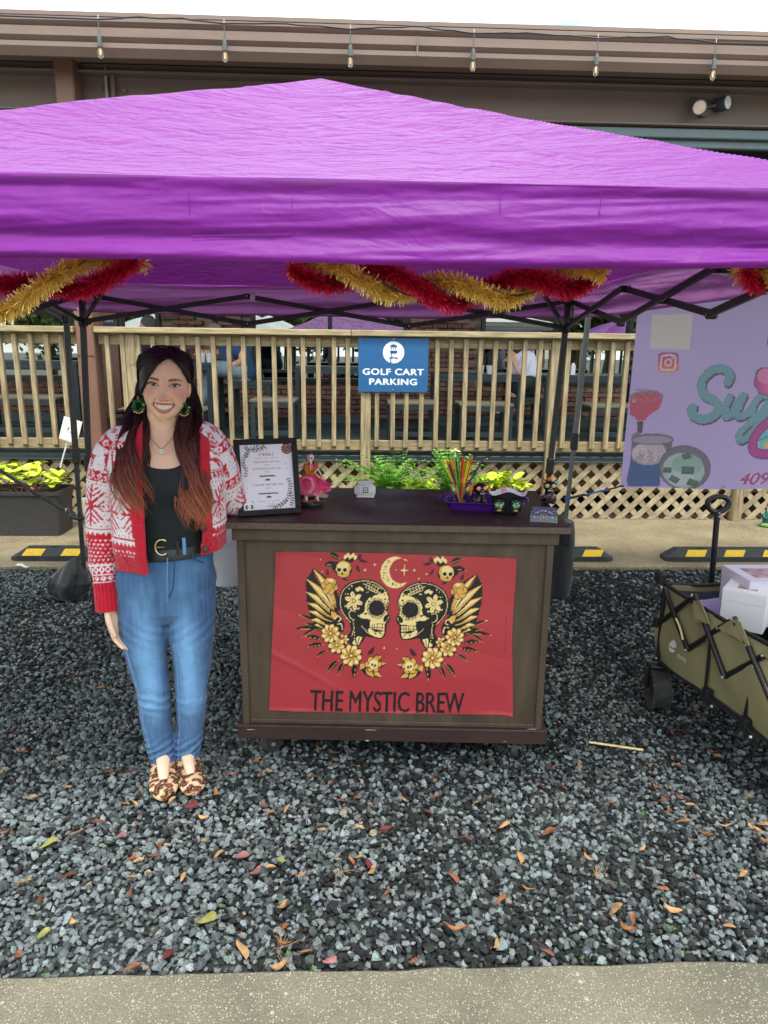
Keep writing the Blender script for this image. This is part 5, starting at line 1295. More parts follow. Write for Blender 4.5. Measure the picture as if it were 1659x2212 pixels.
# ================================================================== planters and plants
m_wick = mat('black_wicker', (.035, .034, .034), .55, bump=1.0, bscale=60, bstretch=(1, 1, 2.2), var=.35, vscale=55, stretch=(1, 1, 2.4))
m_soil = mat('soil', (.045, .03, .02), .95, bump=.8, bscale=60)
m_lime = mat('lime_leaf', lin(196, 214, 62), .45, var=.16, vscale=25, rand=.22)
m_green = mat('fern_leaf', lin(104, 158, 52), .5, var=.25, vscale=12)
m_stem = mat('dry_stem', (.16, .10, .05), .9)
def leaf_mesh(name, L, W, heart=.25, curl=.25, n=9, m=5):
    b = MB()
    def f(u, v):
        t = u; w = W*(math.sin(PI*min(1, t*1.0))**.7)*(1-.35*t); x = (v-.5)*2*w*.5
        return (x, t*L-(heart*L*(1-t)*abs(v-.5)*1.2 if t < .3 else 0), -curl*L*(t-.3)**2+abs(v-.5)*W*.30-.02*L*math.sin(t*9)*(v-.5))
    b.grid(f, n, m); return b.mesh(name, 0, False)
lime_meshes = [leaf_mesh('lime_leaf', l, w, .4, c) for l, w, c in ((.062, .062, .5), (.050, .052, .8), (.072, .066, .3))]
for me in lime_meshes: me.materials.append(m_lime)
def planter(label, x0, x1, y0, y1, zb, h):
    T = thing('planter', label, 'planter', ((x0+x1)/2, (y0+y1)/2, zb)); w, d = x1-x0, y1-y0
    loft([rs(w-.05, d-.05, .03, 0), rs(w-.02, d-.02, .03, h*.75), rs(w, d, .03, h*.9)], True).obj('box', m_wick, T, sm=40)
    loft([rs(w+.004, d+.004, .032, h*.9), rs(w+.022, d+.022, .036, h*.925), rs(w+.024, d+.024, .036, h), rs(w-.03, d-.03, .028, h+.001), rs(w-.045, d-.045, .026, h-.03), rs(.04, .03, .01, h-.028)], False, True).obj('rim', m_wick, T, sm=40)
    MB().box((0, 0, h-.03), (w-.07, d-.07, .012)).obj('soil', m_soil, T)
    return T
def lime_vine(label, cx, cy, z, w, d, hgt, n, seed, lean=0.0):
    g_ = random.Random(seed); T = thing('lime_vine', label, 'plant', (cx, cy, z)); b = MB()
    for k in range(n):
        x, y = g_.uniform(-w/2, w/2), g_.uniform(-d/2, d/2); h = hgt*(.35+.65*g_.random())*(1-.35*abs(x/(w/2))**3)
        o = link('leaf', lime_meshes[k % 3], None, T, loc=(x, y, h), rot=(g_.uniform(-.2, .9), g_.uniform(-.5, .5), g_.uniform(0, 6.28)))
        s = g_.uniform(1.0, 1.7); o.scale = (s, s, s)
        if k % 2 == 0: b.tube([(x*.6, y*.6, -.02), (x*.8, y*.8, h*.6), (x, y, h)], .0018, 4)
    b.obj('stems', m_stem, T)
pz = .385
pl_ = planter('long black wicker planter of lime vine under the railing', -3.43, -2.50, 5.90, 6.25, .03, pz)
lime_vine('lime green sweet potato vine trailing in the long wicker planter', -2.95, 6.06, .03+pz-.02, .90, .32, .21, 150, 5)
T = thing('dry_vine', 'tangle of dry brown stems among the lime vine leaves', 'plant', (-2.82, 6.0, .03+pz-.02)); b = MB()
for k in range(46):
    x, y = rnd.uniform(-.28, .28), rnd.uniform(-.13, .12); b.tube([(x, y, .0), (x+rnd.uniform(-.06, .06), y+rnd.uniform(-.04, .03), rnd.uniform(.03, .07)), (x+rnd.uniform(-.12, .12), y+rnd.uniform(-.06, .03), rnd.uniform(.0, .10))], .0022, 4)
b.obj('stems', m_stem, T)
b = MB(); b.sphere((0, 0, 0), (.02, .015, .018), 8, 6); b.obj('pink_bloom', mat('pink_petal', lin(200, 60, 130), .6, bump=1, bscale=80), T, loc=(.12, -.12, .05))
pr_ = planter('black wicker planter of ferns behind the drinks cart', .12, 1.34, 5.95, 6.30, .03, .33)
def fern(label, x, y, z, n, L, seed):
    g_ = random.Random(seed); T = thing('fern', label, 'plant', (x, y, z)); b = MB()
    for k in range(n):
        a = g_.uniform(0, 6.28); l = L*g_.uniform(.6, 1.1); el = g_.uniform(.5, 1.35); P_ = []
        for i in range(9):
            t = i/8; r_ = l*t*math.cos(el)*(1+.2*t); P_.append(Vector((r_*math.cos(a), r_*.7*math.sin(a), l*t*math.sin(el)-.35*l*t*t*.9)))
        b.tube(P_, .0012, 3, cap=False)
        for i in range(1, 9):
            d = (P_[i]-P_[i-1]).normalized(); sd = d.cross(Vector((0, 0, 1))); sd = sd.normalized() if sd.length > .01 else Vector((1, 0, 0))
            for s in (-1, 1):
                ll = l*.20*(1-.08*i)
                for q in range(3):
                    base = P_[i]+sd*s*ll*(q*.3); e = base+(sd*s*.6+d*.7).normalized()*ll*.5; w = d.cross(sd*s)*.0
                    nrm = (e-base).cross(Vector((g_.uniform(-.4, .4), g_.uniform(-.4, .4), 1))).normalized()*.0075
                    b.add([base, (base+e)/2+nrm, e, (base+e)/2-nrm], [(0, 1, 2, 3)])
    b.obj('fronds', m_green, T, fix=False)
q = atY(842, 1058, 6.1); fern('feathery green fern below the parking sign', q.x, 6.12, .36, 70, .60, 3)
q = atY(975, 1058, 6.1); fern('feathery green fern behind the jar of straws', q.x, 6.12, .36, 80, .56, 8)
q = atY(905, 1058, 6.1); lime_vine('small lime vine between the two ferns', q.x, 6.05, .35, .26, .16, .14, 34, 10)
q = atY(1078, 1058, 6.1); lime_vine('bright lime vine at the end of the fern planter', q.x, 6.08, .35, .46, .22, .20, 70, 12)
# pale yellow garden spinner
q = atY(985, 976, 6.1); T = thing('garden_spinner', 'pale yellow plastic spinner on a stick above the fern planter', 'spinner', (q.x, 6.14, .33)); m_py = mat('pale_yellow_plastic', lin(240, 228, 160), .4)
MB().cyl((0, 0, 0), (0, 0, q.z-.33), .004, n=8).obj('stick', m_whitep, T); b = MB(); b.box((0, -.01, q.z-.33+.012), (.022, .02, .022), ch=.004); b.obj('hub', m_py, T)
for s in (-1, 1): MB().sphere((s*.026, -.004, q.z-.33), (.022, .008, .006), 10, 6, rotm(.3*s, s*.2, 0)).obj('blade', m_py, T, sm=60)
# plant marker
q0, q1 = atY(130, 1010, 5.95), atY(162, 893, 5.93); T = thing('plant_marker', 'white printed plant marker on a leaning white stick', 'sign', tuple(q0))
v = q1-q0; MB().cyl((0, 0, 0), v, .006, n=8).obj('stick', m_wht, T, sm=40); MB().cyl(v, v*1.03, .0065, n=8).obj('cap', m_plast, T)
P_ = Print(.15, .19, .002, (.78, .82, .80)); P_.stroke([(.02, .17), (.13, .17)], .003, lin(60, 60, 60)); P_.stroke([(.01, .01), (.14, .01), (.14, .18), (.01, .18)], .0015, lin(150, 160, 160), True)
for k in range(40): P_.ell(rnd.gauss(.08, .02), rnd.gauss(.11, .02), .004, .007, rnd.choice((lin(205, 175, 80), lin(90, 100, 110), lin(235, 225, 200), lin(60, 60, 70))), rnd.uniform(0, 3))
c_ = v*.70; Rm = rotm(0, math.radians(18), 0)
MB().box(c_+Vector((.006, -.012, 0)), (.15, .004, .19), Rm, ch=.0015).obj('card', m_wht, T)
link('card_print', P_.mesh('card_print', lambda X, Y: (X-.075, Y*0, Y-.095)), mat('marker_print', attr='Col', rough=.4), T, loc=tuple(c_+Vector((.006, -.0150, 0))), rot=(0, math.radians(18), 0))
# rock
b = MB(); b.sphere((0, 0, 0), 1, 12, 8); V = np.array(b.v); V *= (1+.25*fbm(V[:, 0]*1.6+4, V[:, 1]*1.6, V[:, 2]*1.6, 3))[:, None]; b.v = [tuple(x) for x in V*np.array([.07, .06, .13])]
q = atZ(205, 1112, .03); tag(b.obj('rock', mat('pale_rock', (.42, .38, .28), .9, var=.25, vscale=14, bump=.5, bscale=40), None, (q.x+.03, 6.42, .135)), 'pale upright rock against the lattice beside the wicker planter', 'rock')

# ================================================================== weights, straps
q = atZ(146, 1298, .012); T = thing('weight_bag', 'black cloth weight bag slumped at the foot of the left tent leg', 'weight bag', (q.x, q.y+.03, .006)); n, m = 56, 40; V = []
for j in range(m):
    t = j/(m-1); pr = float(np.interp(t, [0, .06, .22, .42, .62, .80, .93, 1], [.25, .62, .95, 1, .80, .50, .24, .10]))
    for i in range(n):
        a = 2*PI*i/n; f = float(fbm(math.cos(a)*1.3+7, math.sin(a)*1.3, t*1.6, 3)); rd = 1-abs(float(fbm(math.cos(a)*1.7+2, math.sin(a)*1.7+5, t*1.3+a*.1, 2)))*2.2
        r_ = .112*pr*(1+.34*f+.20*max(0, rd)-.10*abs(math.sin(a*2.5+t*2))); V.append((r_*1.05*math.cos(a)+.065*t**1.4-.01, r_*.72*math.sin(a), .285*t-.02*f*t))
b = MB(); b.add(V, [tuple(f) for f in grid_faces(n, m, True)]+[tuple(range(n))[::-1], tuple(range((m-1)*n, m*n))]); b.obj('bag', mat('black_nylon', (.014, .016, .017), .48, bump=.5, bscale=14, sheen=.2), T, sm=70)
b = MB(); b.tube([(-.10, -.02, .16), (-.14, -.05, .12), (-.15, -.05, .05), (-.11, -.05, .015)], .016, 8, flat=.3); b.obj('strap_loop', m_plast, T, sm=60)
q = atZ(1221, 1292, .012); T = thing('sand_bag', 'tall black sand bag standing behind the drinks cart corner', 'weight bag', (q.x-.03, q.y+.06, .008))
b = MB(); n = 30; m = 26
b.grid(lambda u, v: ((.083*(1-.2*abs(2*v-1)**4)*(1+.10*float(fbm(math.cos(u*6.283)*2, math.sin(u*6.283)*2, v*4, 3))))*math.cos(u*6.2832), .07*(1+.14*float(fbm(math.cos(u*6.283)*2+5, math.sin(u*6.283)*2, v*4, 3)))*math.sin(u*6.2832), v*.52), n, m, True); b.f += [tuple(range(n))[::-1], tuple(range((m-1)*n, m*n))]; b.mi += [0, 0]
b.obj('bag', MATS['black_nylon'], T, sm=70)
MB().box((0, -.085, .42), (.05, .01, .10), ch=.004).obj('strap', m_plast, T)
# black stretch cord to the left tent leg
a0, a1 = atY(-12, 1008, 4.55), atY(169, 1118, 4.40); T = thing('stretch_cord', 'black stretch cord hooked round the left tent leg', 'cord', tuple(a1)); v = a0-a1
MB().tube([v*1.6, v, v*.5-Vector((0, 0, .012)), (0, 0, 0)], .011, 8).obj('cord', m_plast, T, sm=50); MB().tube([(-.05, 0, .02), (-.02, -.03, .006), (.02, -.026, -.004), (.028, .004, -.004), (.0, .03, .004)], .012, 8).obj('hook', m_plast, T, sm=50)
MB().tube([v*.13+Vector((.0, 0, 0))+Vector((0, .0, .017*math.cos(t)))+Vector((.004*math.sin(t), .017*math.sin(t), 0)) for t in np.linspace(0, 2*PI, 12)], .003, 5, cap=False).obj('ring', m_bolt, T, sm=50)
a0, a1 = atY(1226, 1077, 4.52), atY(1346, 1050, 4.60); T = thing('bungee_cord', 'blue bungee cord tying the lavender banner to the grey leg', 'cord', tuple(a0)); v = a1-a0
MB().tube([(-.02, 0, 0), v*.18, v*.72], .0065, 8).obj('cord', mat('blue_cord', lin(40, 90, 180), .6, bump=.5, bscale=300), T, sm=50)
b = MB(); b.tube([v*.70, v*.86, v*.95+Vector((0, -.01, .008)), v], .006, 8); b.tube([v*.30, v*.36+Vector((0, -.01, -.012)), v*.42+Vector((0, 0, .004))], .006, 8); b.tube([v*.05, v*.30], .009, 8); b.obj('hook', m_plast, T, sm=50)

# ================================================================== lavender banner
BX0, BZ0, BW, BH = 1.763, .725, 1.9, 1.30
bn = Print(BW, BH, .0052, lin(200, 180, 236))
def BP(P): 
    r_ = []
    for x, y in P:
        p = atY((2400+x*.40678)/1.85172, (1150+y*.40678)/1.85172, 4.615); r_.append((p.x-BX0, p.z-BZ0))
    return r_
bs = .00066
sk_ = lambda P, w, c, o=(0, 0): bn.stroke(BP([(x+o[0], y+o[1]) for x, y in P]), w*bs, c)
bpoly = lambda P, c: bn.poly(BP(P), c)
bell = lambda x, y, rx, ry, c, r=0: bn.poly(BP([(x+rx*math.cos(t)*math.cos(r)-ry*math.sin(t)*math.sin(r), y+rx*math.cos(t)*math.sin(r)+ry*math.sin(t)*math.cos(r)) for t in np.linspace(0, 2*PI, 29)[:-1]]), c)
bpoly([(500, 270), (905, 270), (872, 612), (477, 606)], lin(225, 218, 210))
ig = [lin(236, 160, 60), lin(232, 80, 80), lin(214, 30, 110), lin(150, 40, 150)]
for k in range(20):
    c_ = np.array(ig[min(2, int(k/20*3))])*(1-(k/20*3) % 1)+np.array(ig[min(3, int(k/20*3)+1)])*((k/20*3) % 1); y0 = 843-k*10; ins = 30 if k in (0, 19) else 14 if k in (1, 18) else 4
    bpoly([(556+ins, y0), (764-ins, y0), (766-ins, y0-11), (558+ins, y0-11)], c_)
wq = (.80, .76, .80)
sk_(spline([(590, 700), (610, 675), (710, 675), (730, 700), (728, 790), (708, 815), (610, 815), (588, 790)], 5, True), 17, wq); sk_(arc(660, 744, 32, 0, 2*PI, 18), 16, wq); bell(705, 703, 9, 9, wq)
# drinks
bpoly([(290, 1085), (612, 1070), (608, 1120), (570, 1200), (480, 1260), (440, 1310), (360, 1310), (330, 1270), (284, 1250)], lin(206, 60, 84)); bell(450, 1075, 164, 58, lin(150, 118, 130)); bell(450, 1085, 140, 42, lin(214, 80, 104))
for k in range(8): bell(370+k*26, 1060+(k % 3)*14, 22, 9, lin(170, 40, 60), .4*k)
bpoly([(362, 1320), (422, 1320), (412, 1440), (368, 1440)], lin(60, 46, 52)); bell(360, 1470, 50, 40, lin(150, 120, 140)); sk_([(330, 1010), (460, 1012), (560, 1030), (612, 1075)], 8, lin(120, 108, 118))
bpoly([(312, 1500), (716, 1500), (690, 1640), (600, 1740), (590, 1960), (290, 1960), (300, 1720)], lin(108, 96, 112)); bpoly([(305, 1700), (600, 1740), (585, 1960), (280, 1958), (262, 1900)], lin(14, 84, 148)); bell(430, 1640, 118, 100, lin(216, 196, 200)); bell(540, 1620, 110, 90, lin(206, 188, 196)); bell(480, 1700, 130, 52, lin(190, 172, 182))
for k in range(14): sk_(arc(360+(k*53) % 230, 1600+(k*37) % 120, 22, k, k+3, 6), 9, lin(150, 130, 148) if k % 2 else lin(236, 222, 222))
bell(515, 1500, 203, 52, lin(120, 108, 118)); bell(515, 1506, 190, 42, lin(170, 158, 176)); sk_(arc(515, 1500, 203, 0, 2*PI, 30, 52), 8, lin(62, 56, 66))
bell(832, 1775, 252, 218, lin(112, 108, 118)); sk_(arc(832, 1775, 250, 0, 2*PI, 40, 216), 9, lin(58, 60, 66)); bell(820, 1800, 205, 172, lin(176, 200, 196)); bell(860, 1740, 150, 100, lin(150, 186, 172)); bell(800, 1880, 130, 70, lin(196, 212, 212))
for (x, y, w, r_) in ((660, 1800, 90, .1), (860, 1800, 130, .1), (730, 1890, 100, .6), (910, 1920, 110, .4), (850, 1660, 90, -.3)): bpoly([(x+w*.6*math.cos(a+r_), y+w*.48*math.sin(a+r_)) for a in (.6, 2.4, 3.8, 5.6)], lin(44, 84, 70)); bpoly([(x+w*.4*math.cos(a+r_), y-8+w*.3*math.sin(a+r_)) for a in (.6, 2.4, 3.8, 5.6)], lin(70, 112, 92))
# lettering
letters = [spline([(1240, 925), (1262, 860), (1215, 800), (1110, 800), (1010, 880), (980, 980), (1020, 1060), (1110, 1105), (1150, 1175), (1110, 1250), (1010, 1290), (915, 1265), (885, 1205), (905, 1180)], 6),
    spline([(1262, 1070), (1215, 1170), (1215, 1250), (1270, 1240), (1330, 1150), (1385, 1060)], 6), spline([(1395, 1060), (1340, 1190), (1345, 1260), (1420, 1240), (1480, 1170)], 6),
    spline([(1650, 1060), (1560, 1070), (1490, 1160), (1490, 1240), (1560, 1235), (1640, 1140), (1690, 1060)], 6), spline([(1690, 1070), (1600, 1260), (1500, 1400), (1400, 1490), (1352, 1480), (1370, 1410), (1470, 1320), (1600, 1270)], 6)]
wl = [72, 62, 62, 58, 56]
for P_, w in zip(letters, wl): sk_(P_, w+22, lin(50, 52, 62), (12, 16))
for P_, w in zip(letters, wl): sk_(P_, w+16, lin(130, 200, 222))
for P_, w in zip(letters, wl): sk_(P_, w+6, lin(40, 52, 96))
for P_, w in zip(letters, wl): sk_(P_, w, lin(110, 168, 180))
cc = spline([(1760, 1300), (1640, 1330), (1540, 1420), (1490, 1530), (1520, 1620), (1640, 1640), (1780, 1600)], 6)
bpoly([(1540, 1440), (1600, 1390), (1612, 1420), (1640, 1390), (1700, 1420), (1720, 1590), (1560, 1590)], lin(100, 200, 205)); bpoly([(1600, 1540), (1640, 1500), (1700, 1520), (1700, 1585), (1600, 1585)], lin(240, 190, 110)); sk_([(1560, 1500), (1620, 1470), (1700, 1480)], 14, lin(20, 130, 140))
sk_(cc, 100, lin(40, 30, 90)); sk_(cc, 78, lin(190, 32, 150))
for (x, y, r_, c_) in ((1600, 870, 82, lin(240, 120, 180)), (1560, 930, 58, lin(200, 40, 130)), (1600, 990, 62, lin(214, 60, 150)), (1680, 900, 90, lin(240, 110, 178)), (1660, 990, 70, lin(232, 90, 165))): bell(x, y, r_+7, r_+7, lin(70, 30, 80)); 
for (x, y, r_, c_) in ((1560, 930, 55, lin(200, 40, 130)), (1600, 990, 60, lin(214, 60, 150)), (1680, 900, 88, lin(240, 110, 178)), (1660, 990, 68, lin(232, 90, 165)), (1610, 870, 78, lin(240, 130, 186))): bell(x, y, r_, r_, c_)
bell(1690, 520, 64, 100, lin(60, 30, 60)); bell(1690, 520, 57, 92, lin(170, 50, 70)); sk_([(1650, 500), (1660, 560), (1690, 610)], 10, lin(225, 120, 130))
tq_ = BP([(1515, 1880)])[0]; bn.text('409', tq_[0], tq_[1], .205, .082, (.80, .78, .84), bold=.13, shear=.25); bn.text('409', tq_[0], tq_[1], .205, .082, lin(172, 30, 140), bold=.05, shear=.25)
T = thing('vinyl_banner', 'lavender vinyl banner with drinks and teal script behind the wagon', 'banner', (BX0, 4.615, BZ0))
link('printed_sheet', bn.mesh('printed_sheet', lambda X, Y: (X+.01*Y, .006*np.sin(X*5+1)+.004*np.sin(Y*6+X*3)+.003*fbm(X*3, Y*3, o=3), Y+.004*np.sin(X*7))), fabric('banner_print', (.5, .5, .5), (.55, .5, .75), .25, .42, .06, 6, attr='Col'), T)
for (x, z) in ((.012, .012), (.70, .012), (.03, .58), (1.3, .012), (.02, BH-.012)):
    MB().lathe([(.006, -.002), (.011, -.003), (.012, 0), (.011, .003), (.006, .002)], (x+.01*z, -.008, z), 14, rotm(PI/2, 0, 0)).obj('grommet', m_bolt, T, sm=60)
# ================================================================== folding wagon
WA = math.radians(9.5); WO = Vector((1.39, 3.0, 0)); _wr = Matrix.Rotation(WA, 3, 'Z'); _wi = _wr.transposed()
def wS(x, y, xl=-.012):
    """wagon crop pixel -> wagon-local point on the plane local x = xl"""
    d = _wi @ ray((2400+x*.5424)/1.85172, (1900+y*.5424)/1.85172); c = _wi @ (_c-WO); return c+d*((xl-c.x)/d.x)
wg = thing('folding_wagon', 'olive green folding wagon with black frame and pull handle', 'wagon', tuple(WO), WA)
m_ol = fabric('olive_canvas', lin(150, 142, 104), lin(158, 150, 106), .10, .62, .3, 7, (1, 1.6, .5), spec=.35)
m_bnd = mat('black_binding', (.015, .015, .016), .6); m_wfr = mat('wagon_black_tube', (.012, .012, .014), .32)
WW, WL, ZB, ZT_ = .50, .95, .238, .60
def rimz(s): return ZT_-.014*math.sin(PI*min(1, max(0, s/WL)))**.8*1.0
def side(xl, sgn, name):
    b = MB()
    b.grid(lambda u, v: (xl+sgn*(.012*math.sin(u*9+v*4)+.018*math.sin(v*PI)+.010*math.sin(u*23+v*7)*v), -u*WL, ZB+(rimz(u*WL)-ZB)*v), 60, 24); return b.obj(name, m_ol, wg, sm=70, fix=False)
sl_ = side(0, -1, 'side_panel'); side(WW, 1, 'side_panel')
def end(yl, sgn, name):
    b = MB(); b.grid(lambda u, v: (u*WW, yl+sgn*(.015*math.sin(v*PI)+.008*math.sin(u*11+v*3)), ZB+(ZT_-ZB)*v-.02*math.sin(u*PI)*v), 30, 20); return b.obj(name, m_ol, wg, sm=70, fix=False)
end(0, 1, 'end_panel'); end(-WL, -1, 'end_panel')
MB().box((WW/2, -WL/2, ZB+.004), (WW-.01, WL-.01, .012)).obj('floor_panel', mat('wagon_floor', (.05, .055, .065), .7, var=.2, vscale=10), wg)
# dark lining just inside
b = MB(); b.grid(lambda u, v: (.012+u*(WW-.024), -.014, ZB+.01+(ZT_-ZB-.035)*v-.02*math.sin(u*PI)*v), 20, 8); b.grid(lambda u, v: (WW-.014, -.014-u*(WL-.028), ZB+.01+(rimz(u*WL)-ZB-.03)*v), 30, 8); b.grid(lambda u, v: (.016, -.014-u*(WL-.028), ZB+.01+(rimz(u*WL)-ZB-.03)*v), 30, 8)
b.obj('lining', mat('wagon_lining', (.045, .05, .06), .55, var=.2, vscale=6), wg, sm=60, fix=False)
for P_ in ([(-.004, -u*WL, rimz(u*WL)) for u in np.linspace(0, 1, 30)], [(WW+.004, -u*WL, rimz(u*WL)) for u in np.linspace(0, 1, 30)], [(u*WW, .004, ZT_-.02*math.sin(u*PI)) for u in np.linspace(0, 1, 16)], [(u*WW, -WL-.004, ZT_-.02*math.sin(u*PI)) for u in np.linspace(0, 1, 16)], [(-.006, -u*WL, ZB-.002) for u in np.linspace(0, 1, 12)], [(u*WW, .006, ZB-.002) for u in np.linspace(0, 1, 8)]):
    MB().tube(P_, .009, 8, flat=1.0).obj('edge_binding', m_bnd, wg, sm=60)
# frame bars on the left side
def wbar(P_, r=.0115, nm='frame_bar', off=-.028):
    q = [wS(x, y, off) for x, y in P_]; b = MB(); b.tube([q[0], q[-1]], r, 10); o = b.obj(nm, m_wfr, wg, sm=50)
    for e in (q[0], q[-1]): MB().sphere(e+Vector((-.011, 0, 0)), .006, 8, 6).obj('rivet', m_bolt, o)
wbar([(470, 830), (648, 1290)], off=-.034); wbar([(425, 1105), (690, 893)], off=-.020); wbar([(695, 885), (920, 1490)], off=-.034); wbar([(650, 1285), (880, 1130)], off=-.020); wbar([(925, 1485), (1215, 1330)], off=-.020); wbar([(1090, 1255), (1270, 1680)], off=-.034); wbar([(985, 1060), (1090, 1255)], off=-.034); wbar([(880, 1130), (1000, 1060)], off=-.020)
wbar([(815, 1210), (775, 1590)], .0065, off=-.016); wbar([(1150, 1410), (1062, 1800)], .0065, off=-.016); wbar([(472, 850), (430, 1350)], .010, off=-.02)
for (x, y) in ((790, 1615), (1070, 1830)):
    q = wS(x, y, -.02); b = MB(); b.box(q+Vector((0, .0, -.005)), (.03, .04, .06), ch=.004); b.box(q+Vector((-.004, -.05, -.028)), (.02, .075, .04), rotm(.25, 0, 0), ch=.003); o = b.obj('bracket', m_plast, wg); MB().sphere(q+Vector((-.016, -.055, -.025)), .0075, 8, 6).obj('rivet', m_bolt, o)
q = wS(445, 760, -.02); b = MB(); b.box(q, (.035, .05, .05), ch=.006); b.box(q+Vector((.03, .02, .015)), (.07, .05, .012), rotm(0, .3, 0), ch=.004); b.obj('corner_bracket', m_plast, wg)
q = wS(425, 1085, -.02); MB().box(q, (.035, .035, .045), ch=.006).obj('slider', m_plast, wg)
# torn pocket flaps over the bars
for (P_, nm) in (([(870, 1125), (975, 1062), (1035, 1085), (1105, 1260), (1060, 1250), (1020, 1225), (965, 1190), (955, 1172), (900, 1155)], 'fabric_flap'), ([(1180, 1310), (1250, 1270), (1330, 1310), (1330, 1400), (1260, 1370), (1230, 1355)], 'fabric_flap'), ([(685, 925), (740, 930), (810, 1100), (700, 1085), (690, 1050)], 'fabric_flap')):
    q = [wS(x, y, -.046-.006*math.sin(i*1.9)) for i, (x, y) in enumerate(P_)]; n = len(q); tr = tessellate_polygon([[Vector((v.y, v.z, 0)) for v in q]])
    b = MB(); b.add(q+[v+Vector((.003, 0, 0)) for v in q], [tuple(t) for t in tr]+[tuple(n+i for i in t) for t in tr]+[(i, (i+1) % n, n+(i+1) % n, n+i) for i in range(n)]); b.obj(nm, m_ol, wg)
b = MB(); P_ = [wS(x, y, -.047) for x, y in ((560, 1055), (585, 1110), (600, 1160), (612, 1215))]; b.tube(P_, .005, 6, flat=.5); b.obj('peeling_tape', mat('peeling_tape', lin(220, 205, 150), .7), wg)
# printed mark on the fabric
m_mark = mat('wagon_print', (.75, .75, .70), .6)
def wpoly(P_, nm, par, off=-.030):
    q = [wS(x, y, off) for x, y in P_]; tr = tessellate_polygon([[Vector((v.y, v.z, 0)) for v in q]]); b = MB(); b.add(q, [tuple(t) for t in tr]); return b.obj(nm, m_mark, par, fix=False)
wpoly([(508, 1262), (512, 1240), (530, 1222), (548, 1216), (560, 1238), (566, 1268), (540, 1278), (522, 1262)], 'logo_fan', sl_)
wpoly([(505, 1268), (520, 1270), (545, 1290), (556, 1300), (540, 1310), (518, 1306), (508, 1290)], 'logo_wave', sl_)
vs_, ts_ = text_tris('xkey', 0, 1.0)
e_ = vs_.max(0)-vs_.min(0); B0, Bu, Bv = np.array((601, 1350)), np.array((35., 21.)), np.array((-3., -30.))
q = [wS(*(B0+Bu*2*(v[0]/e_[0])+Bv*1.9*(v[1]/e_[1])), -.031) for v in vs_]; b = MB(); b.add(q, [tuple(t) for t in ts_]); b.obj('logo_text', m_mark, sl_, fix=False)
# wheels
m_tyre = mat('wagon_tyre', (.045, .046, .044), .8, var=.4, vscale=18, bump=.4, bscale=60)
def wheel(x, y, a, r=.092, w=.085):
    T = bpy.data.objects.new('wheel', None); COL.objects.link(T); T.parent = wg; T.location = (x, y, r+.006); T.rotation_euler = (0, 0, a)
    R = rotm(0, PI/2, 0); b = MB(); b.lathe([(r*.62, -w*.46), (r*.80, -w*.5), (r*.95, -w*.46), (r, -w*.34), (r, w*.34), (r*.95, w*.46), (r*.80, w*.5), (r*.62, w*.46)], (0, 0, 0), 40, R); ty = b.obj('tyre', m_tyre, T, sm=50)
    b = MB()
    for k in (-.02, -.007, .007, .02): b.lathe([(r*.985, k-.0035), (r*1.018, k-.003), (r*1.018, k+.003), (r*.985, k+.0035)], (0, 0, 0), 40, R)
    for k in range(26):
        t = 2*PI*k/26
        for s in (-1, 1): b.box((s*w*.40, r*1.0*math.cos(t+.06*s), r*1.0*math.sin(t+.06*s)), (.018, .012, .010), rotm(t+.06*s, 0, 0))
    b.obj('tread', m_tyre, ty)
    b = MB(); b.lathe([(0, -w*.36), (r*.2, -w*.38), (r*.5, -w*.30), (r*.63, -w*.44)], (0, 0, 0), 30, R); b.lathe([(0, w*.36), (r*.2, w*.38), (r*.5, w*.30), (r*.63, w*.44)], (0, 0, 0), 30, R)
    for k in range(6): b.box((w*.36, r*.35*math.cos(k*1.047), r*.35*math.sin(k*1.047)), (.012, .012, r*.45), rotm(k*1.047+PI/2, 0, 0))
    b.obj('rim', m_plast, T, sm=50); MB().cyl((w*.3, 0, 0), (w*.52, 0, 0), .011, n=10).obj('axle_nut', m_bolt, T, sm=40)
    b = MB(); b.tube([(w*.62, 0, 0), (w*.62, .0, r*.9), (w*.4, 0, r*1.22)], .010, 8); b.tube([(-w*.62, 0, 0), (-w*.62, .0, r*.9), (-w*.4, 0, r*1.22)], .010, 8); b.box((0, 0, r*1.2), (w*1.2, .06, .02), ch=.004); b.obj('fork', m_wfr, T, sm=50)
wheel(.005, -.02, -.32); wheel(WW-.01, -.02, -.32); wheel(.03, -WL+.06, 0); wheel(WW-.03, -WL+.06, 0)
# pull handle
hb = wS(0, 0); y_h = 3.12
h0, h1 = atY((2400+825*.5424)/1.85172, (1900+760*.5424)/1.85172, y_h), atY((2400+862*.5424)/1.85172, (1900+320*.5424)/1.85172, y_h)
h0 = _wi @ (h0-WO); h1 = _wi @ (h1-WO); hv = h1-h0; low = h0-hv.normalized()*.36
b = MB(); b.tube([low, h1], .013, 12); hd = b.obj('handle_pole', m_wfr, wg, sm=50)
MB().tube([h0.lerp(h1, .45), h1], .0105, 12).obj('handle_inner', m_wfr, hd)
u_ = hv.normalized(); rx = Vector((1, 0, 0)); P_ = [h1-u_*.01, h1+u_*.035]
b = MB(); b.tube(P_, [.014, .015], 10); loop = [h1+u_*.03+rx*(.055*math.cos(t))+u_*(.045+.045*math.sin(t)*(1 if math.sin(t) < 0 else .62)) for t in np.linspace(0, 2*PI, 26)]
b.tube(loop, .0125, 8, cap=False); b.obj('grip', m_plast, hd, sm=50)
for t in (.012, .028): MB().sphere(h1+u_*t+Vector((0, -.014, 0)), .004, 8, 6).obj('screw', m_bolt, hd)
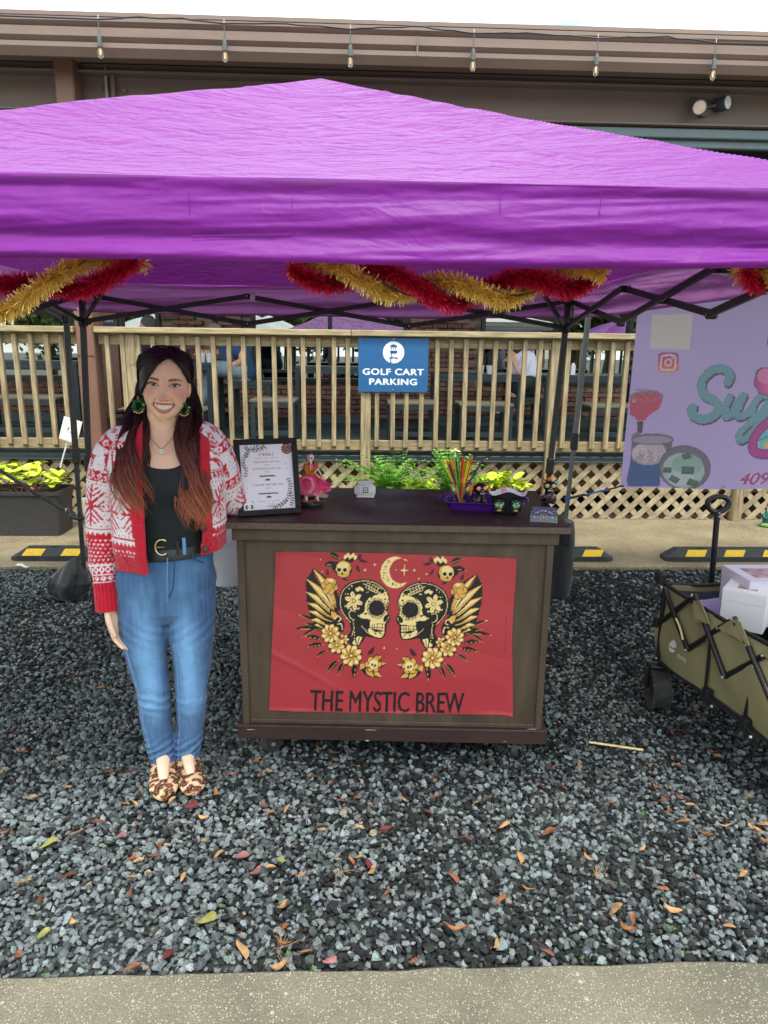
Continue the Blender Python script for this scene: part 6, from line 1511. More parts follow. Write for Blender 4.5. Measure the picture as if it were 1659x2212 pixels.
# pastry boxes and towel inside
def wD(x, y): return ((2400+x*.5424)/1.85172, (1900+y*.5424)/1.85172)
m_box = mat('white_card', (.78, .78, .78), .55); m_film = mat('clear_film', (.62, .50, .50), .12, spec=.8, var=.35, vscale=26, col2=(.34, .14, .16)); m_boxl = mat('lilac_card', (.66, .62, .74), .55)
def pastry(lab, D0, D1, zt, h, depth, m):
    p = atZ(*wD(*D0), zt); q = atZ(*wD(*D1), zt); ang = math.atan2(q.y-p.y, q.x-p.x); L = (q-p).length; T = thing('pastry_box', lab, 'box', (p.x, p.y, zt-h), ang)
    b = MB(); b.box((L/2, depth/2, h/2), (L, depth, h), ch=.002); b.obj('carton', m, T)
    b = MB(); fr = .045
    for (x0, x1, y0, y1) in ((0, L, 0, fr), (0, L, depth-fr, depth), (0, fr, fr, depth-fr), (L-fr, L, fr, depth-fr)): b.box(((x0+x1)/2, (y0+y1)/2, h+.0025), (x1-x0, y1-y0, .003))
    b.obj('lid', m, T); MB().box((L/2, depth/2, h+.0012), (L-.06, depth-.06, .002)).obj('window_film', m_film, T)
    MB().box((L/2, -.0015, h-.02), (L*.995, .002, .045), ch=.0005).obj('lid_flap', m, T)
    return p
pastry('white pastry box with a clear window standing nearest in the wagon', (905, 842), (1235, 905), .66, .16, .26, m_box)
pastry('lilac tinted pastry box with a clear window behind the white one', (905, 668), (1110, 790), .695, .20, .30, m_boxl)
q = atZ(*wD(850, 935), .53); b = MB(); b.grid(lambda u, v: (.13*(u-.5)*2, .10*(v-.5)*2, .05*math.cos((u-.5)*2.6)*math.cos((v-.5)*2.6)+.008*float(fbm(u*6, v*6, o=3))), 26, 22)
o = b.obj('towel', mat('lavender_terry', lin(176, 160, 220), .95, bump=1, bscale=160, sheen=.5), None, (q.x+.04, q.y, .49), sm=70, fix=False); tag(o, 'fluffy lavender towel tucked beside the pastry boxes in the wagon', 'towel')

# ================================================================== folding table behind the cart
T = thing('folding_table', 'folding table under a white cloth behind the drinks cart', 'table', (-.22, 3.62, 0))
m_cl = mat('white_cloth', (.55, .57, .58), .8, bump=.3, bscale=20); MB().box((0, 0, .655), (.92, .55, .035), ch=.008).obj('table_top', m_plast, T)
b = MB(); b.grid(lambda u, v: ((u-.5)*.96, -.292-.016*math.sin(u*24)*(v)-.006*v, .68-.20*v), 80, 10); b.grid(lambda u, v: (-.48-.012*math.sin(u*20)*v, -.292+u*.58, .68-.20*v), 40, 10); b.grid(lambda u, v: ((u-.5)*.96, -.292+v*.58, .680+.0015*math.sin(u*30)), 20, 12); b.obj('cloth', m_cl, T, sm=60, fix=False)
m_gst = mat('grey_steel_leg', lin(130, 140, 142), .4, metal=.5)
for s in (-1, 1):
    b = MB(); b.tube([(s*.36, -.24, .64), (s*.36, -.24, .012)], .013, 8); b.tube([(s*.36, .24, .64), (s*.36, .24, .012)], .013, 8); b.tube([(s*.36, -.24, .10), (s*.36, .24, .10)], .010, 8); b.tube([(s*.36, -.22, .16), (s*.05, -.02, .64)], .009, 8); b.obj('leg_frame', m_gst, T, sm=50)

# ================================================================== fallen leaves, twigs, sprouts
LC = {'brown': lin(104, 62, 40), 'tan': lin(158, 122, 80), 'orange': lin(134, 84, 48), 'maroon': lin(104, 44, 48), 'yellow green': lin(132, 134, 66), 'pink red': lin(144, 96, 96)}
lm = {}
for cn, c in LC.items():
    for k in range(3):
        b = MB(); L, W = (.046, .016) if cn in ('brown', 'tan', 'orange') else (.040, .026); curl = (.25, -.3, .5)[k]; tw = (.3, -.4, .1)[k]
        b.grid(lambda u, v: ((v-.5)*W*(math.sin(PI*u**.85)**.8)+.006*math.sin(u*4+k), (u-.5)*L, .008+curl*(u-.5)**2*L*1.1+abs(v-.5)*W*.45*(1 if k != 1 else -.3)+tw*(u-.5)*(v-.5)*W), 9, 5)
        b.tube([(0.006*math.sin(k), L*.5, .008+curl*.25*L*1.1), (.004, L*.72, .012+curl*.2*L)], .0009, 4)
        me = b.mesh('leaf', 0, False); me.materials.append(mat('leaf_'+cn.replace(' ', '_'), c, .7, var=.3, vscale=60, rand=.25)); lm[cn, k] = me
def leaf(cn, D_, a=None, s=1.0, z=.012):
    p = atZ(*D_, z); o = link('fallen_leaf', lm[cn, rnd.randrange(3)], None, None, (p.x, p.y, z+.004), (rnd.uniform(-.3, .3), rnd.uniform(-.3, .3), a if a is not None else rnd.uniform(0, 6.28)))
    o.scale = (s, s, s); where = ' in front of the drinks cart' if p.y < 2.4 else ' behind and beside the cart'
    tag(o, 'dry %s leaf lying on the gravel%s' % (cn, where), 'leaf', '%s leaves on the gravel%s' % (cn, where))
def c1(x, y): return (x*.92586/1.85172, (3000+y*.92586)/1.85172)
def c2(x, y): return ((1536+x*.92586)/1.85172, (3000+y*.92586)/1.85172)
for cn, (x, y), a, s in (('brown', (245, 80), 2.2, 1), ('brown', (470, 108), 1, 1), ('brown', (552, 112), 2.2, 1.3), ('tan', (925, 195), 0, 1.2), ('tan', (745, 228), 2.4, 1), ('tan', (815, 203), 1.7, 1), ('maroon', (825, 245), 1.4, 1.5), ('tan', (535, 240), 1.6, 1), ('tan', (582, 235), .6, 1), ('tan', (880, 300), 1.2, 1.1), ('brown', (420, 330), 1.8, 1.4), ('orange', (770, 330), .9, .9), ('tan', (1245, 270), 2.5, 1.1), ('orange', (1170, 280), 1.7, .8), ('yellow green', (210, 415), 2.1, 1.8), ('tan', (340, 373), 1.6, 1.2), ('pink red', (540, 390), .2, 1.4), ('orange', (570, 478), 2.4, 1.1), ('tan', (597, 492), 2, 1), ('brown', (690, 430), 2.9, 1.1), ('brown', (670, 475), 1.4, 1.1), ('tan', (943, 457), 2, 1), ('pink red', (1050, 477), 1.5, 1.3), ('yellow green', (1210, 500), .3, 1.1), ('pink red', (1110, 548), 2.2, 1.4), ('tan', (1165, 520), 1.7, 1), ('brown', (290, 555), 2.1, 1.3), ('tan', (110, 588), 1.7, 1.2), ('tan', (790, 558), 2.6, 1), ('tan', (567, 557), 1.6, 1), ('tan', (1300, 558), 2.1, 1.1), ('brown', (172, 655), 2.8, 1), ('brown', (560, 635), 2.6, .9), ('yellow green', (895, 742), 1.4, 1.7), ('tan', (330, 760), .6, 1.2), ('yellow green', (200, 812), 2, 1.2), ('tan', (1215, 685), 2.3, 1.1), ('orange', (1230, 775), 2.5, 1.1), ('maroon', (722, 898), 2.3, 1.3), ('orange', (72, 905), .1, 1.1), ('tan', (1045, 870), .35, 1.6), ('orange', (1225, 852), 1.2, 1.1), ('tan', (1215, 942), 1.6, 1.4), ('orange', (1325, 890), 1.6, .9), ('pink red', (1425, 920), 1, 1.2), ('brown', (580, 962), 1.7, 1.3), ('maroon', (1585, 520), 2.8, 1.3), ('tan', (1600, 535), 2.4, 1.1), ('orange', (1515, 495), .3, 1), ('tan', (1550, 468), 1.6, .8), ('brown', (1440, 75), 1.5, 1), ('orange', (1540, 212), 2.1, 1)):
    leaf(cn, c1(x, y), a, s*.85)
for cn, (x, y), a, s in (('orange', (1180, 172), .4, 1.1), ('brown', (1215, 200), .3, 1), ('orange', (1283, 222), .6, 1.1), ('tan', (1325, 250), .9, 1), ('orange', (1228, 278), 2.2, 1), ('tan', (1290, 315), 1, 1.3), ('brown', (715, 375), 1.85, 1.7), ('brown', (345, 388), .9, 1.3), ('tan', (520, 332), 1.6, 1.2), ('tan', (590, 485), 2.9, 1.3), ('orange', (300, 557), .2, 1.3), ('orange', (505, 657), 2, 1.3), ('tan', (625, 617), .9, 1), ('tan', (880, 475), .4, 1), ('tan', (1115, 440), 1.8, .9), ('orange', (1385, 370), 1.2, 1.1), ('tan', (1480, 343), 1.2, 1.2), ('tan', (1000, 700), 1.9, 1.6), ('tan', (1240, 700), 1, 1.4), ('orange', (1083, 742), 2.6, 1.1), ('orange', (1060, 790), .6, 1.4), ('orange', (318, 795), 1.1, 1.6), ('tan', (1485, 770), 1.4, 1.2), ('brown', (700, 880), .9, 1.1), ('brown', (127, 920), 1.6, .9), ('tan', (1550, 545), 1.9, 1.3), ('brown', (1345, 565), .2, 1), ('orange', (1200, 605), .8, 1), ('tan', (480, 850), 2.5, .9), ('maroon', (12, 355), 1.1, 1.3), ('orange', (15, 625), 2, 1), ('tan', (1440, 40), 1.1, 1.2), ('brown', (770, 165), .7, 1), ('orange', (678, 165), .2, .9), ('tan', (80, 218), .3, 1), ('brown', (185, 272), .8, 1), ('tan', (1590, 350), .5, 1.2), ('tan', (1640, 330), 1, 1.4), ('orange', (1645, 405), 1.3, 1.2), ('tan', (1615, 365), .2, 1.2)):
    leaf(cn, c2(x, y), a, s*.85)
for k in range(150):
    D_ = (rnd.uniform(0, 1659), 1250+(rnd.random()**1.0)*560)
    if 180 < D_[0] < 480 and D_[1] < 1700: D_ = (rnd.choice((rnd.uniform(0, 230), rnd.uniform(1200, 1659))), D_[1])
    leaf(rnd.choice(('brown', 'brown', 'orange', 'tan', 'tan')), D_, None, rnd.uniform(.5, .95))
leaf('tan', (270+0, 1218), 1.6, 1.5, .03)
# loose stick, twigs
a0, a1 = atZ(1272, 1603, .02), atZ(1390, 1620, .022); b = MB(); v = a1-a0; b.bar((0, 0, 0), v, .012, .006, ch=.002); o = b.obj('wooden_stick', mat('bare_stick', lin(222, 196, 140), .8, var=.2, vscale=30), None, tuple(a0)); tag(o, 'thin pale wooden stick lying on the gravel beside the cart', 'stick')
for lab, D_, sc in (('dry branching twig near the concrete edge among tan leaves', c1(1215, 855), 1.3), ('pale spiky twig lying on the gravel beyond the orange leaf', c2(915, 545), .9), ('small tangle of dry roots on the gravel beside a maroon leaf', c1(1480, 525), .9)):
    p = atZ(*D_, .018); b = MB()
    for k in range(9):
        a = rnd.uniform(0, 6.28); l = rnd.uniform(.03, .075)*sc; b.tube([(0, 0, 0), (l*.5*math.cos(a), l*.5*math.sin(a), rnd.uniform(.004, .02)), (l*math.cos(a+.4), l*math.sin(a+.4), rnd.uniform(0, .012))], [.0010, .0008, .0004], 4)
    o = b.obj('twig', mat('dry_twig', lin(150, 120, 84), .9), None, tuple(p)); tag(o, lab, 'twig')
for k, (D_, s) in enumerate(((c2(1118, 290), 1.2), (c1(955, 683), .6), (c1(108, 562), .6), (c2(1240, 785), 1.0), (c2(855, 910), .6), (c1(1245, 895), .8), (c1(195, 985), .7), (c1(1353, 955), .7), (c2(1285, 890), .8), (c1(625, 610), .5))):
    p = atZ(*D_, .012); b = MB()
    for i in range(6):
        a = i*1.05+k; l = .011*s*(1+.5*(i % 2)); b.add([(0, 0, .003), (l*.6*math.cos(a-.3), l*.6*math.sin(a-.3), .012*s), (l*math.cos(a), l*math.sin(a), .010*s+.004), (l*.6*math.cos(a+.3), l*.6*math.sin(a+.3), .012*s)], [(0, 1, 2, 3)])
    o = b.obj('weed_sprout', mat('sprout_green', lin(70, 116, 46), .6), None, tuple(p), fix=False); tag(o, 'tiny green weed sprouting between the gravel stones', 'weed', 'weed sprouts in the gravel')
# white scrap beside the wheel stop
p = atZ(50, 1222, .03); b = MB(); b.grid(lambda u, v: (.05*(u-.5)*2, .022*(v-.5)*2, .008+.012*float(fbm(u*3+2, v*3, o=2))+.010*math.sin(u*5)), 12, 8); o = b.obj('paper_scrap', m_wht, None, (p.x, p.y-.02, .03), sm=60, fix=False); tag(o, 'crumpled white paper scrap in front of the left wheel stop', 'litter')

# ================================================================== garden gnome at the lattice
q = atZ(1657, 1138, .03); T = thing('garden_gnome', 'small garden gnome with red hat standing on grass by the lattice', 'gnome', (q.x, q.y, .03))
b = MB(); b.sphere((0, 0, .02), (.075, .06, .03), 16, 8); b.obj('grass_base', mat('gnome_grass', lin(120, 160, 90), .8, bump=1, bscale=90), T, sm=60)
b = MB(); b.lathe([(0, .03), (.045, .035), (.05, .08), (.038, .14), (.02, .165)], (0, 0, 0), 18); b.obj('coat', mat('gnome_coat', lin(30, 92, 84), .5), T, sm=60)
b = MB(); b.sphere((0, -.005, .185), (.03, .028, .03), 14, 10); b.sphere((0, -.033, .185), .008, 8, 6); hd_ = b.obj('face', m_skin2 if 'm_skin2' in globals() else mat('gnome_skin', lin(225, 170, 140), .5), T, sm=60)
b = MB(); b.lathe([(.002, .10), (.022, .13), (.030, .165), (.026, .185)], (0, -.018, 0), 14, sy=.7); b.obj('beard', m_wht, hd_, sm=60)
b = MB(); b.lathe([(.034, .198), (.030, .205), (.018, .25), (.002, .30)], (0, 0, 0), 16); b.obj('hat', mat('gnome_hat', lin(150, 50, 60), .5), hd_, sm=60)
for s in (-1, 1): MB().tube([(s*.045, 0, .125), (s*.058, -.02, .10), (s*.035, -.045, .09)], [.014, .013, .010], 8).obj('arm', MATS['gnome_coat'], T, sm=60)
# ================================================================== patio furniture and people behind the railing
m_fur = mat('grey_green_steel', lin(50, 62, 64), .45, var=.12, vscale=5); m_slat = mat('worn_slat', lin(118, 112, 94), .7, var=.25, vscale=4, stretch=(.6, 8, 8), rand=.15)
def table(name, label, cat, x0, x1, y0, y1, z, slats=0, group=None):
    T = thing(name, label, cat, ((x0+x1)/2, (y0+y1)/2, DECKZ), group=group); w, d, h = x1-x0, y1-y0, z-DECKZ
    if slats:
        for k in range(slats): MB().box((0, -d/2+d*(k+.5)/slats, h-.014), (w, d/slats-.006, .028), ch=.003).obj('slat', m_slat, T)
    else: MB().box((0, 0, h-.02), (w, d, .04), ch=.004).obj('top', m_fur, T)
    b = MB()
    for s in (-1, 1): b.box((0, s*(d/2-.02), h-.055), (w-.02, .03, .05)); b.box((s*(w/2-.025), 0, h-.056), (.03, d-.06, .048))
    b.obj('apron_frame', m_fur, T)
    for sx in (-1, 1):
        for sy in (-1, 1): MB().box((sx*(w/2-.03), sy*(d/2-.03), (h-.08)/2), (.05, .05, h-.08), ch=.004).obj('leg', m_fur, T)
    for sy in (-1, 1): MB().box((0, sy*(d/2-.031), .10), (w-.11, .035, .045)).obj('stretcher', m_fur, T)
    return T
def fxx(px, y, py=850): return atY(px, py, y).x
table('patio_bench', 'slatted wooden bench behind the railing below the left windows', 'bench', fxx(-40, 7.5), fxx(132, 7.5), 7.35, 7.75, 1.10, 4)
table('patio_bench', 'slatted wooden bench just past the seated man in navy', 'bench', fxx(543, 7.4), fxx(640, 7.4), 7.25, 7.75, 1.10, 4)
table('patio_bench', 'slatted wooden bench under the parking sign', 'bench', fxx(838, 7.4), fxx(945, 7.4), 7.25, 7.7, 1.09, 4)
table('patio_bench', 'slatted wooden bench in front of the boy in white', 'bench', fxx(990, 7.4), fxx(1105, 7.4), 7.25, 7.7, 1.08, 4)
table('patio_bench', 'slatted wooden bench behind the grey tent leg', 'bench', fxx(1262, 7.6), fxx(1370, 7.6), 7.35, 7.85, 1.07, 4)
table('patio_table', 'grey steel patio table holding cups left of the seated man', 'table', fxx(330, 8.3), fxx(470, 8.3), 8.0, 8.75, 1.44)
table('patio_table', 'grey steel patio table below the left windows', 'table', fxx(-60, 8.6), fxx(185, 8.6), 8.4, 9.0, 1.43)
table('patio_table', 'grey steel patio table in front of the middle windows', 'table', fxx(640, 8.7), fxx(790, 8.7), 8.5, 9.1, 1.40)
table('patio_table', 'grey steel patio table the boy in white leans on', 'table', fxx(935, 8.6), fxx(1118, 8.6), 8.35, 9.0, 1.335)
table('patio_table', 'grey steel patio table beside the brown corner post near the banner', 'table', fxx(1165, 8.6), fxx(1390, 8.6), 8.35, 9.0, 1.335)
table('patio_stool', 'grey steel bench the man in navy sits on', 'bench', fxx(500, 8.4, 815), fxx(590, 8.4, 815), 8.15, 8.6, 1.235)
table('patio_stool', 'grey low bench the boy in white sits on', 'bench', fxx(1090, 8.9, 840), fxx(1180, 8.9, 840), 8.6, 9.1, 1.06)
m_cup = mat('clear_cup', (.78, .82, .84), .15, trans=.35)
def cup(lab, x, y, z): 
    T = thing('drink_cup', lab, 'cup', (x, y, z), group='plastic cups on the patio tables'); b = MB(); b.lathe([(0, 0), (.028, 0), (.038, .10), (.036, .10), (.027, .006), (0, .006)], (0, 0, 0), 14); b.obj('cup', m_cup, T, sm=40); MB().cyl((0, 0, .01), (.025, 0, .16), .003, n=6).obj('straw', m_plast, T)
for px in (437, 452): cup('clear plastic cup with a black straw beside the seated man', fxx(px, 8.2, 775), 8.2, 1.441)
for px in (1040, 1058): cup('clear plastic cup with a black straw on the boy\'s table', fxx(px, 8.5, 775), 8.5, 1.336)
b = MB(); b.box((0, 0, .06), (.05, .05, .12), ch=.004); T = thing('napkin_holder', 'white napkin holder on the table beside the corner post', 'napkin holder', (fxx(1238, 8.5, 790), 8.5, 1.336)); b.obj('holder', m_wht, T); MB().box((0, 0, .125), (.03, .02, .03)).obj('napkins', m_wht, T)
# small notice on the pilaster
q = atY(234, 694, YW-.14); P_ = Print(.15, .10, .003, lin(28, 50, 66)); P_.ell(.03, .05, .015, .015, lin(200, 60, 50)); P_.text('ON PATIO', .09, .05, .09, .03, (.7, .7, .7)); T = thing('patio_notice', 'small dark notice with white lettering on the brown pilaster', 'sign', (q.x-.075, YW-.125, q.z-.05)); MB().box((.075, .004, .05), (.16, .008, .11), ch=.002).obj('board', m_plast, T); link('printed_face', P_.mesh('printed_face'), mat('notice_print', attr='Col', rough=.5), T, loc=(0, -.0015, 0))

# ------------------------------------------------------------------ body building
def ring(c, rx, ry, n=20, e=2.0, R=I3):
    c = Vector(c); P_ = []
    for i in range(n):
        a = 2*PI*i/n; ca, sa = math.cos(a), math.sin(a); k = (abs(ca)**e+abs(sa)**e)**(-1/e); P_.append(c+R @ Vector((rx*k*ca, ry*k*sa, 0)))
    return P_
def limb(b, pts, rad, n=16, flat=1.0, sub=4):
    """closed tapered limb through joints, rounded ends"""
    P_ = spline([tuple(p) for p in pts], sub); t = np.linspace(0, len(pts)-1, len(P_)); r_ = np.interp(t, np.arange(len(pts)), rad)
    d0 = Vector(P_[0]-P_[1]).normalized(); d1 = Vector(P_[-1]-P_[-2]).normalized(); Q, rr = [], []
    for k in (1, .8, .45): Q.append(Vector(P_[0])+d0*r_[0]*k*.9); rr.append(r_[0]*math.sqrt(max(.02, 1-k*k)))
    for p, q in zip(P_, r_): Q.append(Vector(p)); rr.append(q)
    for k in (.45, .8, 1): Q.append(Vector(P_[-1])+d1*r_[-1]*k*.9); rr.append(r_[-1]*math.sqrt(max(.02, 1-k*k)))
    b.tube(Q, rr, n, True, flat)
def remesh(b, vox=.008, smooth=6, name='body'):
    me = b.mesh(name); o = bpy.data.objects.new('tmp', me); COL.objects.link(o)
    m = o.modifiers.new('r', 'REMESH'); m.mode = 'VOXEL'; m.voxel_size = vox; m.use_smooth_shade = True
    s = o.modifiers.new('s', 'SMOOTH'); s.factor = .5; s.iterations = smooth
    dg = bpy.context.evaluated_depsgraph_get(); me2 = bpy.data.meshes.new_from_object(o.evaluated_get(dg)); bpy.data.objects.remove(o); bpy.data.meshes.remove(me)
    me2.polygons.foreach_set('use_smooth', [True]*len(me2.polygons)); return me2
def verts(me):
    a = np.empty(len(me.vertices)*3, np.float32); me.vertices.foreach_get('co', a); return a.reshape(-1, 3).astype(float)
def setcol(me, c):
    a = me.color_attributes.get('Col') or me.color_attributes.new('Col', 'FLOAT_COLOR', 'POINT'); c4 = np.ones((len(c), 4), np.float32); c4[:, :3] = c; a.data.foreach_set('color', c4.ravel())
m_skin2 = mat('skin_far', lin(212, 160, 134), .5, var=.08, vscale=20)
def far_person(label, X, Y, hip, knee, foot, sh, head, elbow, hand, shirt, trousers, hairc, shoe, hr=.10, wd=.17, shorts=False, elbow2=None, hand2=None):
    """seated person; joints given as (x, z) world in the picture plane, Y the depth"""
    T = thing('person', label, 'person', (X, Y, DECKZ)); 
    def J(p, dy=0.0): return Vector((p[0]-X, dy, p[1]-DECKZ))
    b = MB(); limb(b, [J(hip), J(hip).lerp(J(sh), .5), J(sh)], [.13, .125, .12], 18, 1.2); limb(b, [J(sh), J(head)], [.055, .055], 12); b.sphere(J(head), (hr*.88, hr*.78, hr*1.12), 18, 14); b.sphere(J(head)+Vector((-hr*.86, 0, -hr*.12)), (.018, .012, .022), 8, 6)
    for s in (-1, 1):
        limb(b, [J(hip, s*.09), J(knee, s*.10), J((knee[0]+.03, (knee[1]+foot[1])/2), s*.10), J(foot, s*.10)], [.085, .065, .055, .042], 14); limb(b, [J(foot, s*.10), J((foot[0]-.13, foot[1]-.04), s*.10)], [.042, .034], 10)
        e, h_ = (elbow, hand) if s < 0 else (elbow2 or elbow, hand2 or hand)
        limb(b, [J(sh, s*wd), J(e, s*(wd+.02)), J(h_, s*wd*.7)], [.055, .043, .032], 12); limb(b, [J(h_, s*wd*.7), J((h_[0]-.05, h_[1]-.01), s*wd*.6)], [.032, .028], 10, .6)
        for f in range(4): limb(b, [J((h_[0]-.05, h_[1]-.01), s*wd*.6+(f-1.5)*.016), J((h_[0]-.10, h_[1]-.03-.004*f), s*wd*.6+(f-1.5)*.017)], [.010, .008], 8)
        limb(b, [J((h_[0]-.01, h_[1]), s*wd*.6), J((h_[0]-.06, h_[1]+.03), s*wd*.5)], [.011, .009], 8)
    me = remesh(b, .010, 4); me.materials.clear(); link('body', me, m_skin2, T)
    b = MB(); limb(b, [J(hip)+Vector((0, 0, -.03)), J(hip).lerp(J(sh), .5), J(sh)+Vector((0, 0, .0))], [.148, .143, .135], 18, 1.22)
    for s in (-1, 1):
        e = elbow if s < 0 else (elbow2 or elbow); limb(b, [J(sh, s*wd), J(sh, s*wd).lerp(J(e, s*(wd+.02)), .62)], [.072, .066], 12)
    link('shirt', remesh(b, .010, 3, 'shirt'), shirt, T)
    b = MB(); limb(b, [J(hip)+Vector((.02, 0, 0)), J(hip)+Vector((-.06, 0, .0))], [.150, .150], 16, 1.25)
    for s in (-1, 1):
        e = J(knee, s*.10); 
        if shorts: limb(b, [J(hip, s*.09), J(hip, s*.09).lerp(e, .85)], [.11, .092], 14)
        else: limb(b, [J(hip, s*.09), e, J((knee[0]+.03, (knee[1]+foot[1])/2), s*.10), J(foot, s*.10)+Vector((0, 0, .05))], [.105, .084, .075, .066], 14)
    link('trousers', remesh(b, .010, 3, 'trousers'), trousers, T)
    for s in (-1, 1):
        b = MB(); limb(b, [J(foot, s*.10)+Vector((.03, 0, -.02)), J((foot[0]-.07, foot[1]-.035), s*.10), J((foot[0]-.15, foot[1]-.05), s*.10)], [.046, .046, .038], 12, .8); b.obj('shoe', shoe, T, sm=60)
    b = MB(); b.sphere(J(head)+Vector((.012, 0, .024)), (hr*.92, hr*.84, hr*1.04), 18, 12); b.obj('hair', hairc, T, sm=60)
    return T
m_navy = mat('navy_tshirt', lin(44, 70, 104), .85, var=.15, vscale=6); m_ltj = mat('light_jeans', lin(128, 146, 152), .9, var=.15, vscale=14); m_wts = mat('white_tshirt', (.68, .70, .76), .85); m_shorts = mat('dark_shorts', lin(54, 66, 62), .85, var=.2, vscale=10)
def jx(px, py, y): p = atY(px, py, y); return (p.x, p.z)
y_ = 8.38
far_person('man in navy t-shirt and light jeans seated hunched behind the railing', jx(515, 810, y_)[0], y_, jx(520, 800, y_), jx(446, 798, y_), jx(432, 880, y_), jx(500, 738, y_), jx(462, 722, y_), jx(530, 775, y_), jx(488, 795, y_), m_navy, m_ltj, mat('grey_hair', (.16, .15, .14), .8), m_wht, elbow2=jx(470, 760, y_), hand2=jx(432, 762, y_))
y_ = 8.85
far_person('boy in white t-shirt and dark shorts resting his chin on his hand', jx(1138, 830, y_)[0], y_, jx(1138, 826, y_), jx(1098, 838, y_), jx(1098, 880, y_), jx(1130, 778, y_), jx(1110, 760, y_), jx(1118, 805, y_), jx(1106, 775, y_), m_wts, m_shorts, mat('dark_brown_hair', (.03, .02, .015), .7), mat('black_white_shoe', (.3, .3, .3), .6, var=.9, vscale=30), hr=.088, wd=.14, shorts=True)
y_ = 9.1
far_person('person with short greying hair whose head shows above the railing', jx(322, 800, y_)[0], y_, jx(325, 830, y_), jx(290, 832, y_), jx(286, 880, y_), jx(322, 750, y_), jx(319, 704, y_), jx(312, 790, y_), jx(290, 795, y_), mat('black_shirt', (.02, .02, .022), .85), m_shorts, mat('greying_hair', (.09, .08, .075), .8), m_plast, hr=.105)
# ================================================================== the woman beside the cart
PA = .13; PO = Vector((atZ(385, 1672, .015).x, 2.50, .012)); _pr = Matrix.Rotation(PA, 3, 'Z'); _pi = _pr.transposed()
def L(px, py, yl=0.0):
    """pixel -> person-local point on her plane local y = yl"""
    d = _pi @ ray(px, py); c = _pi @ (_c-PO); return c+d*((yl-c.y)/d.y)
def LZ(py, px=365, yl=0.0): return L(px, py, yl).z
woman = thing('person', 'smiling woman in red and white patterned cardigan and blue jeans beside the cart', 'person', tuple(PO), PA)
SK = np.array(lin(246, 206, 176)); 
# ---- body without head: torso, legs, arms, hands
cxT = L(365, 1100).x
zs = {k: LZ(k) for k in (925, 955, 1000, 1040, 1080, 1150, 1250, 1365)}
b = MB()
secs = [(zs[1365]+.065, .07, .05, 0), (zs[1365]+.10, .130, .080, 0), (zs[1250], .160, .098, 0), (zs[1150], .126, .092, 0), (zs[1080], .138, .108, -.006), (zs[1040], .150, .122, -.014), (zs[1000], .152, .112, -.008), (zs[955]+.005, .150, .075, .01), (zs[955]+.035, .110, .062, .012), (zs[925]+.01, .058, .055, .012), (zs[925]+.06, .052, .054, .008), (zs[925]+.12, .050, .052, .0)]
cxs = [L(362, 1365).x]*2+[L(360, 1250).x]+[cxT+.003, cxT, cxT, cxT, cxT-.004, cxT-.006, L(352, 925).x, L(352, 905).x, L(350, 890).x]
loft([ring((cx, y, z), rx, ry, 28, 2.3) for (z, rx, ry, y), cx in zip(secs, cxs)], True, True).v
bb_ = loft([ring((cx, y, z), rx, ry, 28, 2.3) for (z, rx, ry, y), cx in zip(secs, cxs)], True, True); b.add(bb_.v, bb_.f)
LEG = {-1: [(L(308, 1290, -.012), .088), (L(309, 1365, -.018), .082), (L(321, 1440, -.01), .067), (L(330, 1485, -.015), .059), (L(338, 1560, .01), .055), (L(350, 1620, .015), .046), (L(354, 1645, .02), .040)],
       1: [(L(413, 1290, -.012), .088), (L(414, 1365, -.018), .081), (L(415, 1440, -.01), .066), (L(413, 1485, -.015), .058), (L(412, 1560, .01), .051), (L(405, 1615, .02), .043), (L(404, 1640, .03), .038)]}
FOOT = {-1: (L(354, 1655, .02), Vector((.022, -.165, 0))), 1: (L(404, 1645, .035), Vector((.032, -.150, 0)))}
for s in (-1, 1):
    limb(b, [p for p, r_ in LEG[s]], [r_*.90 for p, r_ in LEG[s]], 18); h0, dv = FOOT[s]
    limb(b, [Vector((h0.x, h0.y, .075)), Vector((h0.x, h0.y, .055))+dv*.35, Vector((h0.x, h0.y, .032))+dv*.85], [.034, .026, .018], 12, .9)
ARM_R = [L(240, 978, .01), L(226, 1050, .015), L(225, 1130, .02), L(228, 1220, -.005), L(236, 1300, -.03)]   # her right arm, hangs
ARM_L = [L(458, 972, .01), L(482, 1030, .05), L(506, 1085, .12)]
hand_w = _pi @ (atZ(640, 1062, 1.02)-PO)     # her left hand rests on the counter behind the frame
ARM_L += [ARM_L[-1].lerp(hand_w, .55)+Vector((0, .03, .0)), hand_w]
limb(b, ARM_R, [.055, .048, .043, .036, .026], 14); limb(b, ARM_L, [.046, .042, .043, .035, .026], 14)
limb(b, [L(300, 958, .015), ARM_R[0]], [.05, .055], 12); limb(b, [L(420, 958, .015), ARM_L[0]], [.042, .046], 12)
